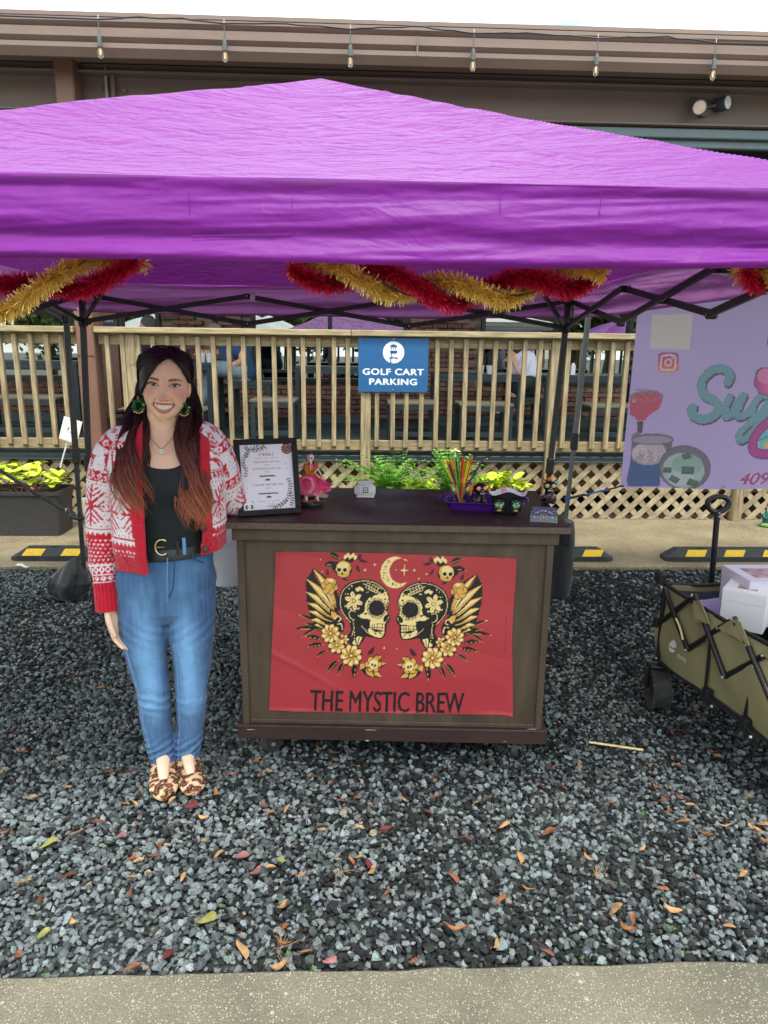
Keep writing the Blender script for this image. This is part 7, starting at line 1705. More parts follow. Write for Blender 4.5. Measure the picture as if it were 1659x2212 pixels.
# right hand: palm seen from the side, relaxed fingers
def hand(b, base, d, side, spread, curl, nrm):
    d = Vector(d).normalized(); side = Vector(side).normalized(); nrm = Vector(nrm).normalized()
    limb(b, [base-d*.015, base+d*.03, base+d*.070], [.026, .032, .030], 12, .55)
    for k, (o, l) in enumerate(((-.026, .072), (-.009, .082), (.009, .076), (.025, .060))):
        p0 = base+d*.068+side*o; p1 = p0+d*l*.48+nrm*l*.10*curl; p2 = p1+d*l*.30+nrm*l*.24*curl; p3 = p2+d*l*.22+nrm*l*.26*curl
        limb(b, [p0-d*.02, p0, p1+side*o*spread, p2+side*o*spread, p3+side*o*spread], [.0095, .0092, .0086, .0078, .0066], 10, sub=3)
    t0 = base+d*.012-side*.024; limb(b, [t0, t0+d*.028-side*.016+nrm*.010, t0+d*.056-side*.018+nrm*.016, t0+d*.078-side*.014+nrm*.020], [.013, .0115, .0095, .0075], 10, sub=3)
hb_ = L(239, 1312, -.032); hand(b, hb_, L(250, 1360, -.045)-L(239, 1312, -.032), Vector((.35, .94, 0)), .15, .8, Vector((.9, -.3, 0)))
hand(b, hand_w, Vector((.97, -.06, -.12)), Vector((0, -1, 0)), .25, -.25, Vector((0, .1, 1)))
me = remesh(b, .0058, 4); V = verts(me); setcol(me, np.repeat(SK[None], len(V), 0)*(1+.03*fbm(V[:, 0]*30, V[:, 1]*30, V[:, 2]*30, 2))[:, None])
body_me = me
# ---- head with relief and painted features, joined into the same body mesh
hz = np.array([0, .006, .016, .030, .045, .060, .080, .100, .120, .140, .160, .180, .198, .212, .221, .225])
hw = np.array([.019, .032, .0425, .0525, .0590, .0635, .0675, .0680, .0695, .0700, .0690, .0650, .0570, .0430, .0260, .002])
hf = np.array([.074, .081, .084, .082, .083, .084, .084, .083, .082, .084, .083, .078, .066, .048, .028, .002])
hk = np.array([-.020, -.012, .002, .022, .040, .056, .072, .084, .091, .094, .093, .087, .074, .055, .032, .002])
def smooth_i(z, a): 
    return np.interp(z, hz, a)
nu, nv = 220, 190
uu = np.linspace(0, 1, nu, endpoint=False); th = 2*PI*(uu-.5); th = th-.45*np.sin(th); 
zz_ = np.linspace(0, .225, nv); TH, ZH = np.meshgrid(th, zz_)
def sm3(a): 
    k = np.array([.25, .5, .25]); r_ = np.interp(zz_, hz, a)
    for _ in range(40): r_ = np.convolve(np.pad(r_, 1, 'edge'), k, 'valid')
    return r_[:, None]
Wd, Ff, Bk = sm3(hw), sm3(hf), sm3(hk)
ex = 2.25; cs_, sn_ = np.cos(TH), np.sin(TH); kk = (np.abs(cs_)**ex+np.abs(sn_)**ex)**(-1/ex)
xh = Wd*kk*sn_; yh = np.where(cs_ > 0, Ff, Bk)*kk*cs_     # y forward
front = np.clip(cs_*2.2, 0, 1)
def G(x0, z0, rx, rz): return np.exp(-(((xh-x0)/rx)**2+((ZH-z0)/rz)**2))
ax = np.abs(xh)
def GS(x0, z0, rx, rz): return np.exp(-(((ax-x0)/rx)**2+((ZH-z0)/rz)**2))
dy = 0
ridge = np.clip((.126-ZH)/.054, 0, 1)*np.clip((ZH-.060)/.010, 0, 1)
dy = dy+np.exp(-(xh/(.0085+.007*np.clip((.126-ZH)/.054, 0, 1)))**2)*(.005+.024*np.clip((.126-ZH)/.054, 0, 1)**1.3)*np.clip((ZH-.062)/.011, 0, 1)*np.clip((.135-ZH)/.012, 0, 1)
dy = dy+GS(.0135, .0705, .0075, .0070)*.0075-GS(.0085, .0645, .005, .003)*.004
dy = dy-GS(.031, .1125, .0170, .0100)*.0105+GS(.031, .1115, .0125, .0062)*.0045
dy = dy+GS(.030, .1300, .022, .007)*.0035+GS(.043, .0800, .018, .014)*.0075-GS(.0, .118, .010, .008)*.001
# smile folds
fold_ = np.exp(-((ax-(.0215+(.074-ZH)*.55))/.0035)**2)*np.clip((.076-ZH)/.006, 0, 1)*np.clip((ZH-.040)/.006, 0, 1)
dy = dy-.0028*fold_
# mouth: corners raised
mx = .0315; upl = .0508+.0030*(ax/mx)**2; lob = .0330+.0152*(ax/mx)**2.0       # opening between the lips
inside = (ax < mx) & (ZH < upl) & (ZH > lob)
lipU = (ax < mx+.003) & (ZH >= upl) & (ZH < upl+.0062*(1-(ax/(mx+.003))**2)+.0012); lipL = (ax < mx+.003) & (ZH <= lob) & (ZH > lob-.0100*(1-(ax/(mx+.003))**2)-.0010)
dy = dy+.0035*lipU+.0045*lipL+.0028*GS(0, .012, .016, .010)+.003*np.exp(-((ZH-.046)/.016)**2)*np.clip(1-(ax/.04)**2, 0, 1)
teeth_ph = np.abs(((xh/.0076)+.5) % 1-.5)
dy = dy-np.where(inside, .0005+.0012*(teeth_ph < .07), 0)
yh = yh+dy*front
HX = np.stack([xh, -yh, ZH], -1)
# colours
C = np.zeros(HX.shape); C[:] = SK
def blend(m, c, a=1.0):
    global C
    w = np.clip(np.asarray(m, float)*a, 0, 1)[..., None]*front[..., None]; C = C*(1-w)+np.array(c)*w
C = C*(1+.03*fbm(xh*60, ZH*60, yh*60, 3))[..., None]
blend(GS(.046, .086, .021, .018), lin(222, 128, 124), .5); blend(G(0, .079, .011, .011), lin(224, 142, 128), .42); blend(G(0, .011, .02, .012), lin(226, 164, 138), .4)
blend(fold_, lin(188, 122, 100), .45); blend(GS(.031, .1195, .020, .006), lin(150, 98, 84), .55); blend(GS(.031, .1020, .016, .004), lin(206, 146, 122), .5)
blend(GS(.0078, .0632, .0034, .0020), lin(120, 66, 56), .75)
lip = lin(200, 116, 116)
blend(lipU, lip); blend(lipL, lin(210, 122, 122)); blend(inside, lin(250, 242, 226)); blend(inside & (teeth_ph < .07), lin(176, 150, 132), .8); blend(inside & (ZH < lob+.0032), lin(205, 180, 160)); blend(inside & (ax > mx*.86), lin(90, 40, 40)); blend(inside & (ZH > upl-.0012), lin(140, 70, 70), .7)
# eyes: narrowed by the smile
ez = .1115+.05*(ax-.031)*0; exx = (ax-.0315)/.0165
up_ = ez+.0056*(1-exx**2)+.0012*exx; lo_ = ez-.0042*(1-exx**2)+.0012*exx
eye = (np.abs(exx) < 1) & (ZH < up_) & (ZH > lo_)
blend(eye, lin(214, 206, 200)); iris = eye & ((((ax-.0315)/.0060)**2+((ZH-.1118)/.0062)**2) < 1); blend(iris, lin(62, 44, 36)); blend(eye & ((((ax-.0315)/.0024)**2+((ZH-.1118)/.0026)**2) < 1), lin(14, 10, 10)); blend((((xh-.0300)/.0012)**2+((ZH-.1132)/.0012)**2 < 1) | (((xh+.0330)/.0012)**2+((ZH-.1132)/.0012)**2 < 1), (.9, .9, .9))
lash = (np.abs(exx) < 1.16) & (np.abs(ZH-up_-.0004) < .0015+.0007*(exx > 0)); blend(lash, lin(34, 22, 20)); blend((np.abs(exx) < 1.05) & (np.abs(ZH-lo_) < .0008), lin(110, 70, 60), .7)
bz = .1275+.0042*np.sin(np.clip((ax-.012)/.040, 0, 1)*PI*.72)-.0035*np.clip((ax-.040)/.014, 0, 1)
brow = (ax > .0135) & (ax < .0535) & (np.abs(ZH-bz) < .0040*np.clip(1.25-(ax-.014)/.045, .3, 1)); blend(brow, lin(78, 54, 46), .85)
nuv = nu*nv; hv = HX.reshape(-1, 3)
# head placement: tilted, turned a little, chin over the neck
HS = 1.05; Rh = (rotm(math.radians(3), 0, 0) @ rotm(0, math.radians(4.0), 0) @ rotm(0, 0, .06))
chin = L(353, 905, -.075); HO = np.array([chin.x-.004, .0, chin.z])
Rn = np.array(Rh)
def head_pt(p): return (np.asarray(p)*HS) @ Rn.T+HO
hverts = head_pt(hv*np.array([1.035, 1, 1]))
# join meshes
bf = np.array([list(p.vertices) if len(p.vertices) == 4 else list(p.vertices)+[p.vertices[-1]] for p in body_me.polygons])
hfac = grid_faces(nu, nv, True)+len(V)
bc = np.empty(len(V)*4, np.float32); body_me.color_attributes['Col'].data.foreach_get('color', bc); bc = bc.reshape(-1, 4)[:, :3]
# ears
eb = MB()
for s in (-1, 1):
    eb.sphere((s*.0715, .012, .094), (.009, .017, .029), 14, 10, rotm(.15, 0, s*.35))
ev = head_pt(np.array(eb.v)); ef = np.array([list(f) if len(f) == 4 else list(f)+[f[-1]] for f in eb.f])+len(V)+nuv
allv = np.vstack([V, hverts, ev]); allf = [tuple(dict.fromkeys(map(int, f))) for f in np.vstack([bf, hfac, ef])]
me = bpy.data.meshes.new('body'); me.from_pydata([tuple(v) for v in allv], [], allf); me.polygons.foreach_set('use_smooth', [True]*len(me.polygons))
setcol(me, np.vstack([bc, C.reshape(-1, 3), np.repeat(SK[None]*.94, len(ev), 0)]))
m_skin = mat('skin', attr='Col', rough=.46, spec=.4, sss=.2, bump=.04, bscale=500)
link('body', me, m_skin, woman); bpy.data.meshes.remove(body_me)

# ---- jeans
b = MB()
hipz = zs[1250]; wz = LZ(1190)
tt = loft([ring((cxs[2], .0, zs[1365]+.055), .095, .070, 28, 2.3), ring((cxs[2], .0, zs[1365]+.10), .160, .105, 28, 2.3), ring((cxs[2], 0, hipz), .180, .122, 28, 2.3), ring((cxs[2], 0, hipz+.05), .170, .122, 28, 2.2), ring((cxT+.002, 0, wz), .146, .113, 28, 2.2), ring((cxT+.002, 0, wz+.03), .143, .110, 28, 2.2)], True, True); b.add(tt.v, tt.f)
for s in (-1, 1):
    P_ = [p for p, r_ in LEG[s]]; R_ = [r_*1.01+.002 for p, r_ in LEG[s]]; R_[-2] += .004; R_[-1] += .007; P_[-1] = P_[-1]+Vector((0, 0, .012)); limb(b, P_, R_, 22)
me = remesh(b, .0060, 7, 'jeans'); V = verts(me); nr = np.empty(len(V)*3, np.float32); me.vertices.foreach_get('normal', nr); nr = nr.reshape(-1, 3)
kn = LZ(1500); an = LZ(1625); cr_ = zs[1365]
legx = np.where(V[:, 0] > cxs[0], LEG[1][3][0].x, LEG[-1][3][0].x)
wr = .0034*np.sin((V[:, 2]+.35*(V[:, 0]-legx))*150+7*fbm(V[:, 0]*14+3, V[:, 2]*9, o=2))*np.exp(-((V[:, 2]-kn)/.055)**2)*(.5+fbm(V[:, 0]*20, V[:, 2]*20, o=2))
wr = wr+.0042*np.sin((V[:, 2]-.55*(V[:, 0]-legx))*200+8*fbm(V[:, 0]*13, V[:, 2]*11, o=2))*np.exp(-((V[:, 2]-an-.01)/.06)**2)
wr = wr+.0016*np.sin((V[:, 2]-.75*np.abs(V[:, 0]-cxs[0]))*150+3*fbm(V[:, 0]*8, V[:, 2]*8, o=2))*np.exp(-((V[:, 2]-cr_-.03)/.055)**2)+.0025*fbm(V[:, 0]*18, V[:, 1]*18, V[:, 2]*26, 3)
V2 = V+nr*wr[:, None]; me.vertices.foreach_set('co', V2.astype(np.float32).ravel())
fade_lit = .20+.10*np.clip(-nr[:, 1], 0, 1)+.85*np.exp(-((np.abs(V[:, 0]-legx)-.0)/.042)**2)*np.exp(-((V[:, 2]-(kn+.16))/.24)**2)*np.clip(-nr[:, 1]*1.4, 0, 1)+.30*np.exp(-((V[:, 2]-kn+.005)/.05)**2)*np.clip(-nr[:, 1], 0, 1)+wr*45+.22*fbm(V[:, 0]*110, V[:, 2]*4, V[:, 1]*110, 3)+.10*fbm(V[:, 0]*14, V[:, 2]*10, o=3)  # denim fade mixed with painted thigh highlight, darker edges and lit fold crests
fade_lit = np.clip(fade_lit, 0, 1.15)[:, None]; cA, cB = np.array(lin(16, 48, 96)), np.array(lin(116, 166, 212)); col = cA*(1-fade_lit)+cB*fade_lit
for s in (-1, 1):          # inseam and outseam
    for (k, w) in ((0, 0), ):
        pass
cxl = np.where(V[:, 0] > cxs[0], 1, -1); ctr = np.interp(-V[:, 2], [-LEG[1][i][0].z for i in range(7)], [LEG[1][i][0].x for i in range(7)]); ctl = np.interp(-V[:, 2], [-LEG[-1][i][0].z for i in range(7)], [LEG[-1][i][0].x for i in range(7)])
ct = np.where(cxl > 0, ctr, ctl); rad_ = np.interp(-V[:, 2], [-LEG[1][i][0].z for i in range(7)], [LEG[1][i][1] for i in range(7)]); seam = (np.abs((V[:, 0]-ct)/rad_+.74*1) < .05) & (nr[:, 1] < .1) & (V[:, 2] < cr_-.01); col[seam] = np.array(lin(104, 150, 196))
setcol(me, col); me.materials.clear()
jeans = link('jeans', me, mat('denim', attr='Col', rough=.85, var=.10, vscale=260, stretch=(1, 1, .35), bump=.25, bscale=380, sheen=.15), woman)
m_st = mat('denim_stitch', lin(34, 66, 110), .85); m_sl = mat('denim_light_edge', lin(98, 144, 188), .85)
fy = -.137
def front_y(x, z): return fy
b = MB(); fx0 = L(362, 1210, fy).x
b.tube([L(362, 1205, -.126), L(361, 1240, -.142), L(361, 1275, -.145), L(362, 1300, -.138)], .0020, 6); b.obj('fly_edge', m_sl, jeans, sm=60)
b = MB(); b.tube([L(377, 1205, -.126), L(376, 1245, -.143), L(374, 1270, -.146), L(364, 1292, -.143)], .0022, 6); b.obj('fly_stitch', m_st, jeans, sm=60)
b = MB(); b.tube([L(414, 1196, -.118), L(420, 1208, -.120), L(440, 1216, -.105)], .0028, 6); b.obj('pocket_edge', m_st, jeans, sm=60)
# belt with buckle
bz_ = LZ(1181)
V_ = []; n = 60; b = MB()
bt = loft([ring((cxT+.002, -.001, bz_-.021), .150, .117, 60, 2.2), ring((cxT+.002, -.001, bz_-.019), .1525, .1195, 60, 2.2), ring((cxT+.002, -.001, bz_+.019), .1490, .1165, 60, 2.2), ring((cxT+.002, -.001, bz_+.021), .146, .114, 60, 2.2)], False); 
bv_ = [(x, y, z-.020*(x-cxT)*-0+(.055*(x-cxT))) for x, y, z in bt.v]; bt.v = bv_
belt = bt.obj('belt', mat('black_leather', (.018, .018, .02), .38, bump=.15, bscale=150), woman, sm=50)
m_bk = mat('brass_buckle', (.75, .62, .38), .25, metal=1.0)
q = L(352, 1182, -.124); b = MB(); P_ = [Vector((q.x-.002+.024*math.cos(t)*(1 if math.cos(t) < 0 else .9), q.y-.002, q.z+.0275*math.sin(t))) for t in np.linspace(.9, 2*PI-.9, 22)]; b.tube(P_, .0036, 8); b.tube([q+Vector((-.026, -.003, 0)), q+Vector((.006, -.008, .002))], .0028, 6); b.obj('buckle', m_bk, belt, sm=60)
for px in (398,): q = L(px, 1180, -.121); MB().box(q, (.012, .006, .062), ch=.002).obj('belt_loop', m_sl, belt)
q = L(384, 1183, -.125); MB().box(q, (.010, .005, .052), ch=.002).obj('keeper', MATS['black_leather'], belt)

# ---- black camisole
n = 72; rows = 30; z0 = LZ(1175); V_ = []
tz = np.array([zs[1250], zs[1150], zs[1080], zs[1040], zs[1000], zs[955]]); tw_ = np.array([.178, .1385, .147, .160, .162, .158]); tdp = np.array([.131, .108, .118, .135, .124, .086])
zneck = LZ(1012, 350, -.12)
for j in range(rows):
    v = j/(rows-1)
    for i in range(n):
        a = 2*PI*i/n; ca, sa = math.cos(a), math.sin(a)
        ztop = zneck+.055*min(1, (abs(ca)/.62))**2.5-(.012*ca if sa < 0 else 0) if sa < 0 else zneck+.05
        z = z0+(ztop-z0)*v; w, d = np.interp(z, tz, tw_), np.interp(z, tz, tdp); k = (abs(ca)**2.3+abs(sa)**2.3)**(-1/2.3)
        bust = .016*math.exp(-((z-zs[1040]-.0)/.05)**2)*(math.exp(-((ca-.45)/.3)**2)+math.exp(-((ca+.45)/.3)**2)) if sa < 0 else 0
        wri = .0022*float(fbm(a*2.5, z*16+a*3, o=3))
        V_.append((cxT+w*k*ca, d*k*sa-bust-wri-.004, z))
b = MB(); b.add(V_, [tuple(f) for f in grid_faces(n, rows, True)]); top = b.obj('camisole', mat('black_jersey', (.008, .014, .016), .8, bump=.15, bscale=120), woman, sm=80, fix=True)
for s, px in ((-1, 312), (1, 398)):
    MB().tube([L(px, 1004, -.125), L(px-4*s, 975, -.105), L(px+2*s, 950, -.06), L(px+2*s, 940, .0), L(px, 960, .08)], .006, 6, flat=.4).obj('strap', MATS['black_jersey'], top, sm=60)

# ---- cardigan: knitted pattern painted per point
RED, WHT = np.array(lin(206, 26, 52)), np.array(lin(236, 232, 236))
def knit(s, t, sleeve=False):
    """s, t arrays in pattern pixels (t grows downward); returns colours"""
    red = np.zeros(s.shape, bool); wob = 3*vnoise(s/9, t/9)
    t = t+wob*.6; s = s+3*vnoise(s/9+7, t/9)
    def dots(per, r_): 
        row = np.floor(t/per); u = (s+(row % 2)*per/2) % per-per/2; v = t % per-per/2; return (np.abs(u)*.9+np.abs(v) < r_)
    def dia(t0, per, h): u = s % per-per/2; return np.abs(u)/(per/2)+np.abs(t-t0)/h
    B = lambda a, c: (t >= a) & (t < c)
    red |= B(0, 770) & ~((dia(745, 70, 34) < .9) & ~(dia(745, 70, 34) < .35))
    red |= B(770, 832) & ((dia(800, 56, 26) < .75) & ~(dia(800, 56, 26) < .3))
    q = dia(868, 62, 30); red |= B(832, 905) & ~((q < .8) & (q > .35)) & ~(np.abs(t-838) < 4) & ~(np.abs(t-900) < 4)
    # reindeer band
    u = (s+30) % 150-75; v = t-985
    deer = (np.abs(u+4) < 34) & (np.abs(v) < 17) | (np.abs(u-30) < 10) & (v > -52) & (v < 4) | (np.abs(u-40) < 16) & (np.abs(v+52) < 9) | (np.abs(u-22) < 4) & (v > -84) & (v < -50) | (np.abs(u-38) < 4) & (v > -80) & (v < -56) | (np.abs(v+74) < 4) & (np.abs(u-30) < 18) | ((np.abs(u-24) < 6) | (np.abs(u-8) < 6) | (np.abs(u+20) < 6) | (np.abs(u+34) < 6)) & (v > 10) & (v < 62) | (np.abs(u+40) < 5) & (v > -24) & (v < -6)
    red |= B(905, 1055) & (deer | dots(52, 5) & (np.abs(u+4) > 55))
    q = dia(1092, 44, 26); red |= B(1055, 1135) & ~((q < .75) & (q > .3)) & ~(np.abs(t-1064) < 4) & ~((t > 1110) & (t < 1122) & ((s % 22) < 11)) & ~(np.abs(t-1128) < 4)
    # snowflakes on a dotted ground
    u = (s+20) % 205-102; v = t-1325; a, c = np.abs(u), np.abs(v); R = 165
    fl = (a < 8) & (c < R) | (c < 8) & (a < 92) | (np.abs(a*1.0-c*.75) < 9) & (c < 112) | (np.abs(c-a-62) < 9) & (a < 62) | (np.abs(c-a-104) < 8) & (a < 44) | (np.abs(a-c-46) < 8) & (c < 42) | (np.abs(c-a-20) < 6) & (a < 40) & (c < 70)
    red |= B(1135, 1515) & (fl | dots(30, 6) & (a > 88) | dots(30, 6) & (c > 150) & (a > 14)) | (np.abs(t-1507) < 5)
    zig = 1545+14*(np.abs((s % 36)-18)/9-1); red |= B(1515, 1575) & (t > zig)
    if sleeve:
        row = np.floor(t/33); u = (s+(row % 2)*17) % 34-17; v = t % 33-16; fle = (np.abs(u) < 9) & (np.abs(v) < 9) & (np.abs(np.abs(u)+v*.6-3) < 4.2)
        red |= B(1575, 1800) & ~fle
        q = dia(1845, 50, 32); red |= B(1800, 1985) & ~(np.abs(t-1808) < 7) & ~((np.abs(q-.78) < .30) & B(1815, 1880)) & ~(np.abs(t-1888) < 4) & ~((np.abs(dia(1912, 62, 22)-.6) < .3) & B(1890, 1936)) & ~(np.abs(t-1940) < 4)
        red |= t >= 1985
    else:
        row = np.floor(t/33); u = (s+(row % 2)*17) % 34-17; v = t % 33-16; fle = (np.abs(u) < 9) & (np.abs(v) < 9) & (np.abs(np.abs(u)+v*.6-3) < 4.2)
        red |= B(1575, 1645) & ~fle; red |= t >= 1645
    c_ = np.where(red[..., None], RED, WHT); return c_*(1+.10*vnoise(s/3.2, t/3.2)+.06*vnoise(s/1.3+50, t/1.3))[..., None]
# vertical scale: crop pixel of the photograph <-> local height
def tz_of(z): 
    z1, z2 = LZ((1300+740*.54237)/1.85172, 300), LZ((1300+1800*.54237)/1.85172, 290); return 740+(z1-z)/(z1-z2)*1060
PXM = 1060/(LZ((1300+740*.54237)/1.85172, 300)-LZ((1300+1800*.54237)/1.85172, 290))
nA, nZ = 250, 145
zt_s = zs[955]+.045
A_, J_ = np.meshgrid(np.linspace(0, 1, nA), np.linspace(0, 1, nZ))
hemL, hemR = LZ(1238, 290, -.13), LZ(1196, 460, -.12)
# opening edges (x) against height, her right = image left
ozl = [LZ(1240), LZ(1180), LZ(1100), LZ(1030), LZ(960), LZ(925)]; oxl = [L(321, 1240, -.15).x, L(316, 1180, -.15).x, L(303, 1100, -.14).x, L(306, 1030, -.12).x, L(312, 960, -.07).x, L(322, 925, -.03).x]
oxr = [L(437, 1240, -.14).x, L(435, 1180, -.14).x, L(427, 1100, -.14).x, L(410, 1030, -.12).x, L(396, 960, -.07).x, L(384, 925, -.03).x]
cz_ = np.array([zs[1250]-.05, zs[1250], zs[1150], zs[1080], zs[1040], zs[1000], zs[955], zs[955]+.030, zs[955]+.055, zs[955]+.075]); cw = np.array([.196, .200, .192, .190, .196, .196, .178, .140, .095, .066]); cd = np.array([.160, .160, .150, .150, .156, .142, .105, .086, .074, .066])
hem = hemL+(hemR-hemL)*(1/(1+np.exp(-(A_-.5)*14)))
Zc = hem+(zs[955]+.072-hem)*J_
Wc, Dc = np.interp(Zc, cz_, cw), np.interp(Zc, cz_, cd)
# angle runs from the left opening edge round the back to the right opening edge
xl_ = np.interp(Zc, ozl[::-1], oxl[::-1])-cxT; xr_ = np.interp(Zc, ozl[::-1], oxr[::-1])-cxT
aL = np.arccos(np.clip(xl_/Wc, -.995, .995)); aR = np.arccos(np.clip(xr_/Wc, -.995, .995))
Aa = -(2*PI-0)+0*A_; start = -aL; endd = -(2*PI-0)+(-aR)+0
ang = -aL+A_*((-2*PI+(-aR))-(-aL))*1.0
ang = -aL-A_*(2*PI-(aL-aR))
ca, sa = np.cos(ang), np.sin(ang); kk = (np.abs(ca)**2.35+np.abs(sa)**2.35)**(-1/2.35)
fw2 = .007*fbm(ang*2.1+3, Zc*5, o=3)+.005*np.sin(ang*9+Zc*7)*np.clip((zs[1080]-Zc)/.2, 0, 1)
Xc = cxT+(Wc+fw2)*kk*ca; Yc = (Dc+fw2)*kk*sa+.004
gath = np.clip((hem+.075-Zc)/.05, 0, 1); Xc = cxT+(Xc-cxT)*(1-.05*gath)
S_ = np.cumsum(np.concatenate([np.zeros((nZ, 1)), np.hypot(np.diff(Xc, axis=1), np.diff(Yc, axis=1))], 1), 1)
tpx = tz_of(Zc-(hem-hemL)*np.clip((1-J_*1.3), 0, 1)); colr = knit(S_*PXM, tpx)
band = (S_ < .036) | (S_ > S_[:, -1:]-.036); rib = (Zc < hem+.058); colr[band | rib] = RED; 
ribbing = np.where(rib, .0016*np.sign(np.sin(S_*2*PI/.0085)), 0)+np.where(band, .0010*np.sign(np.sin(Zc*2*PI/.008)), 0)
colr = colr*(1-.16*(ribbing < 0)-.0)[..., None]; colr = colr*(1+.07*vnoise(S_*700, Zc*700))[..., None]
Xc = Xc+ribbing*ca; Yc = Yc+ribbing*sa
m_knit = mat('knit_wool', attr='Col', rough=.95, bump=.55, bscale=230, sheen=.35, spec=.2)
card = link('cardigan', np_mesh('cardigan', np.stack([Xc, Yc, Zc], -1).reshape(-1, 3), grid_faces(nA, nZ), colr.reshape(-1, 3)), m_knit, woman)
sol = card.modifiers.new('t', 'SOLIDIFY'); sol.thickness = .006; sol.offset = -1
def sleeve(pts, rad, tl, cuff, nm='sleeve', nS=104, nL=180):
    P_ = spline([tuple(p) for p in pts], 12); d = np.concatenate([[0], np.cumsum(np.linalg.norm(np.diff(P_, axis=0), axis=1))]); tot = d[-1]; s = np.linspace(0, tot, nL); C_ = np.stack([np.interp(s, d, P_[:, k]) for k in range(3)], 1)
    r_ = np.interp(s/tot, np.linspace(0, 1, len(rad)), rad); T_ = np.gradient(C_, axis=0); T_ /= np.linalg.norm(T_, axis=1)[:, None]
    ux = np.array([1., 0, 0])[None]-T_*T_[:, :1]; ux /= np.linalg.norm(ux, axis=1)[:, None]; vy = np.cross(T_, ux); a = np.linspace(0, 2*PI, nS, endpoint=False)
    S2, A2 = np.meshgrid(s, a, indexing='ij'); cuffm = S2 > tot-cuff
    rr = r_[:, None]*(1+.09*fbm(np.cos(A2)*1.6+2, np.sin(A2)*1.6, S2*9, 3))+.004*np.sin(S2*60+np.cos(A2)*3)*(S2/tot)*(~cuffm)+np.where(cuffm, .0014*np.sign(np.sin(A2*22)), 0)
    V_ = C_[:, None]+ux[:, None]*(rr*np.cos(A2))[..., None]+vy[:, None]*(rr*np.sin(A2))[..., None]
    t0, t1 = tl; tp = t0+(t1-t0)*S2/(tot-cuff); k = knit(A2*r_[:, None].mean()*PXM+40, np.minimum(tp, 1984), True); k[cuffm] = RED; k = k*(1-.16*(cuffm & (np.sin(A2*22) < 0)))[..., None]
    o = link(nm, np_mesh(nm, V_.reshape(-1, 3), grid_faces(nS, nL, True), k.reshape(-1, 3)), m_knit, woman)
sleeve([L(282, 944, .015), L(252, 964, .012), L(231, 1020, .012), L(224, 1100, .015), L(225, 1190, .008), L(229, 1250, -.01), L(232, 1285, -.022), L(235, 1318, -.032)], [.052, .064, .063, .061, .060, .058, .052, .044, .044], (740, 1945), .105)
e1, e2, e3 = ARM_L[1], ARM_L[2], ARM_L[3]
sleeve([L(424, 942, .015), L(452, 960, .02), e1, e2, e2.lerp(e3, .6)+Vector((0, 0, .005)), hand_w-Vector((.12, -.005, -.02)), hand_w-Vector((.05, 0, -.01))], [.060, .069, .061, .055, .050, .044, .040], (740, 1945), .09)
m_btn = mat('horn_button', (.12, .07, .04), .3, var=.3, vscale=60)
for (px, py, yl) in ((444, 1196-10, -.150), (439, 1140, -.156), (433, 1092, -.152)):
    q = L(px, py, yl); b = MB(); b.lathe([(0, -.003), (.006, -.003), (.011, -.004), (.012, 0), (.011, .003)], q, 16, rotm(PI/2, 0, 0)); b.obj('button', m_btn, card, sm=50)

# ---- shoes
for s in (-1, 1):
    h0, dv = FOOT[s]; d = dv.normalized(); sd = Vector((-d.y, d.x, 0)); base = Vector((h0.x, h0.y, 0)); nl, na = 60, 56; V_ = []; sc = []
    for j in range(nl):
        t = j/(nl-1); yb = -.045+.245*t
        hw_ = .034*(1-(abs(t-.20)/1.0)**2*0)*min(1, (t/.05)**.5 if t < .05 else 1)*(1+.30*math.sin(min(1, t/.78)*PI/2)) if t < .72 else .0442*math.sqrt(max(0, 1-((t-.72)/.28)**2.4))
        hw_ = max(hw_, .002); ht = .062-.030*min(1, t/.5) if t < .5 else .032+.010*math.sin((t-.5)*2*PI*.5)
        if t > .72: ht = .040*math.sqrt(max(0.02, 1-((t-.72)/.29)**2.6))
        for i in range(na):
            a = 2*PI*i/na; x = hw_*math.cos(a); z = ht*.5*(1+math.sin(a)) if math.sin(a) > 0 else ht*.5*(1+math.sin(a))
            V_.append(base+d*(yb*1.14)+sd*(x*1.2)+Vector((0, 0, z*1.08)))
            sc.append((t, a, x, yb, math.sin(a)))
    sc = np.array(sc); X2, Y2 = sc[:, 2]*44+s*7, sc[:, 3]*44; beige = np.array(lin(214, 176, 146)); blk_ = np.array(lin(40, 28, 24)); brn = np.array(lin(128, 78, 52)); tan_ = np.array(lin(216, 180, 140))
    g_ = np.random.default_rng(5+s); cp = g_.uniform(-1, 1, (150, 2))*np.array([2.4, 6.0])+np.array([s*7, 4]); pz_ = sc[:, 4]*1.2
    dd = np.sqrt((X2[:, None]-cp[:, 0])**2+(Y2[:, None]-cp[:, 1])**2); m1 = dd.min(1)
    c_ = np.repeat(tan_[None], len(sc), 0); c_[(m1 < .34)] = blk_; c_[m1 < .17] = brn
    opening = (sc[:, 4] > .30) & (sc[:, 0] < .44-.16*np.abs(sc[:, 2])/.035); rim_ = (sc[:, 4] > .05) & (sc[:, 0] < .52-.22*np.abs(sc[:, 2])/.035) & ~opening
    c_[rim_] = beige; c_[sc[:, 4] < -.75] = np.array((.02, .02, .02))
    F_ = grid_faces(na, nl, True); keep = ~(opening[F_].all(1)); Va = np.array([tuple(v) for v in V_])
    o = link('shoe', np_mesh('shoe', Va, F_[keep], c_), mat('leopard_knit', attr='Col', rough=.9, bump=.3, bscale=300), woman)
    so2 = o.modifiers.new('t', 'SOLIDIFY'); so2.thickness = .004; so2.offset = -1

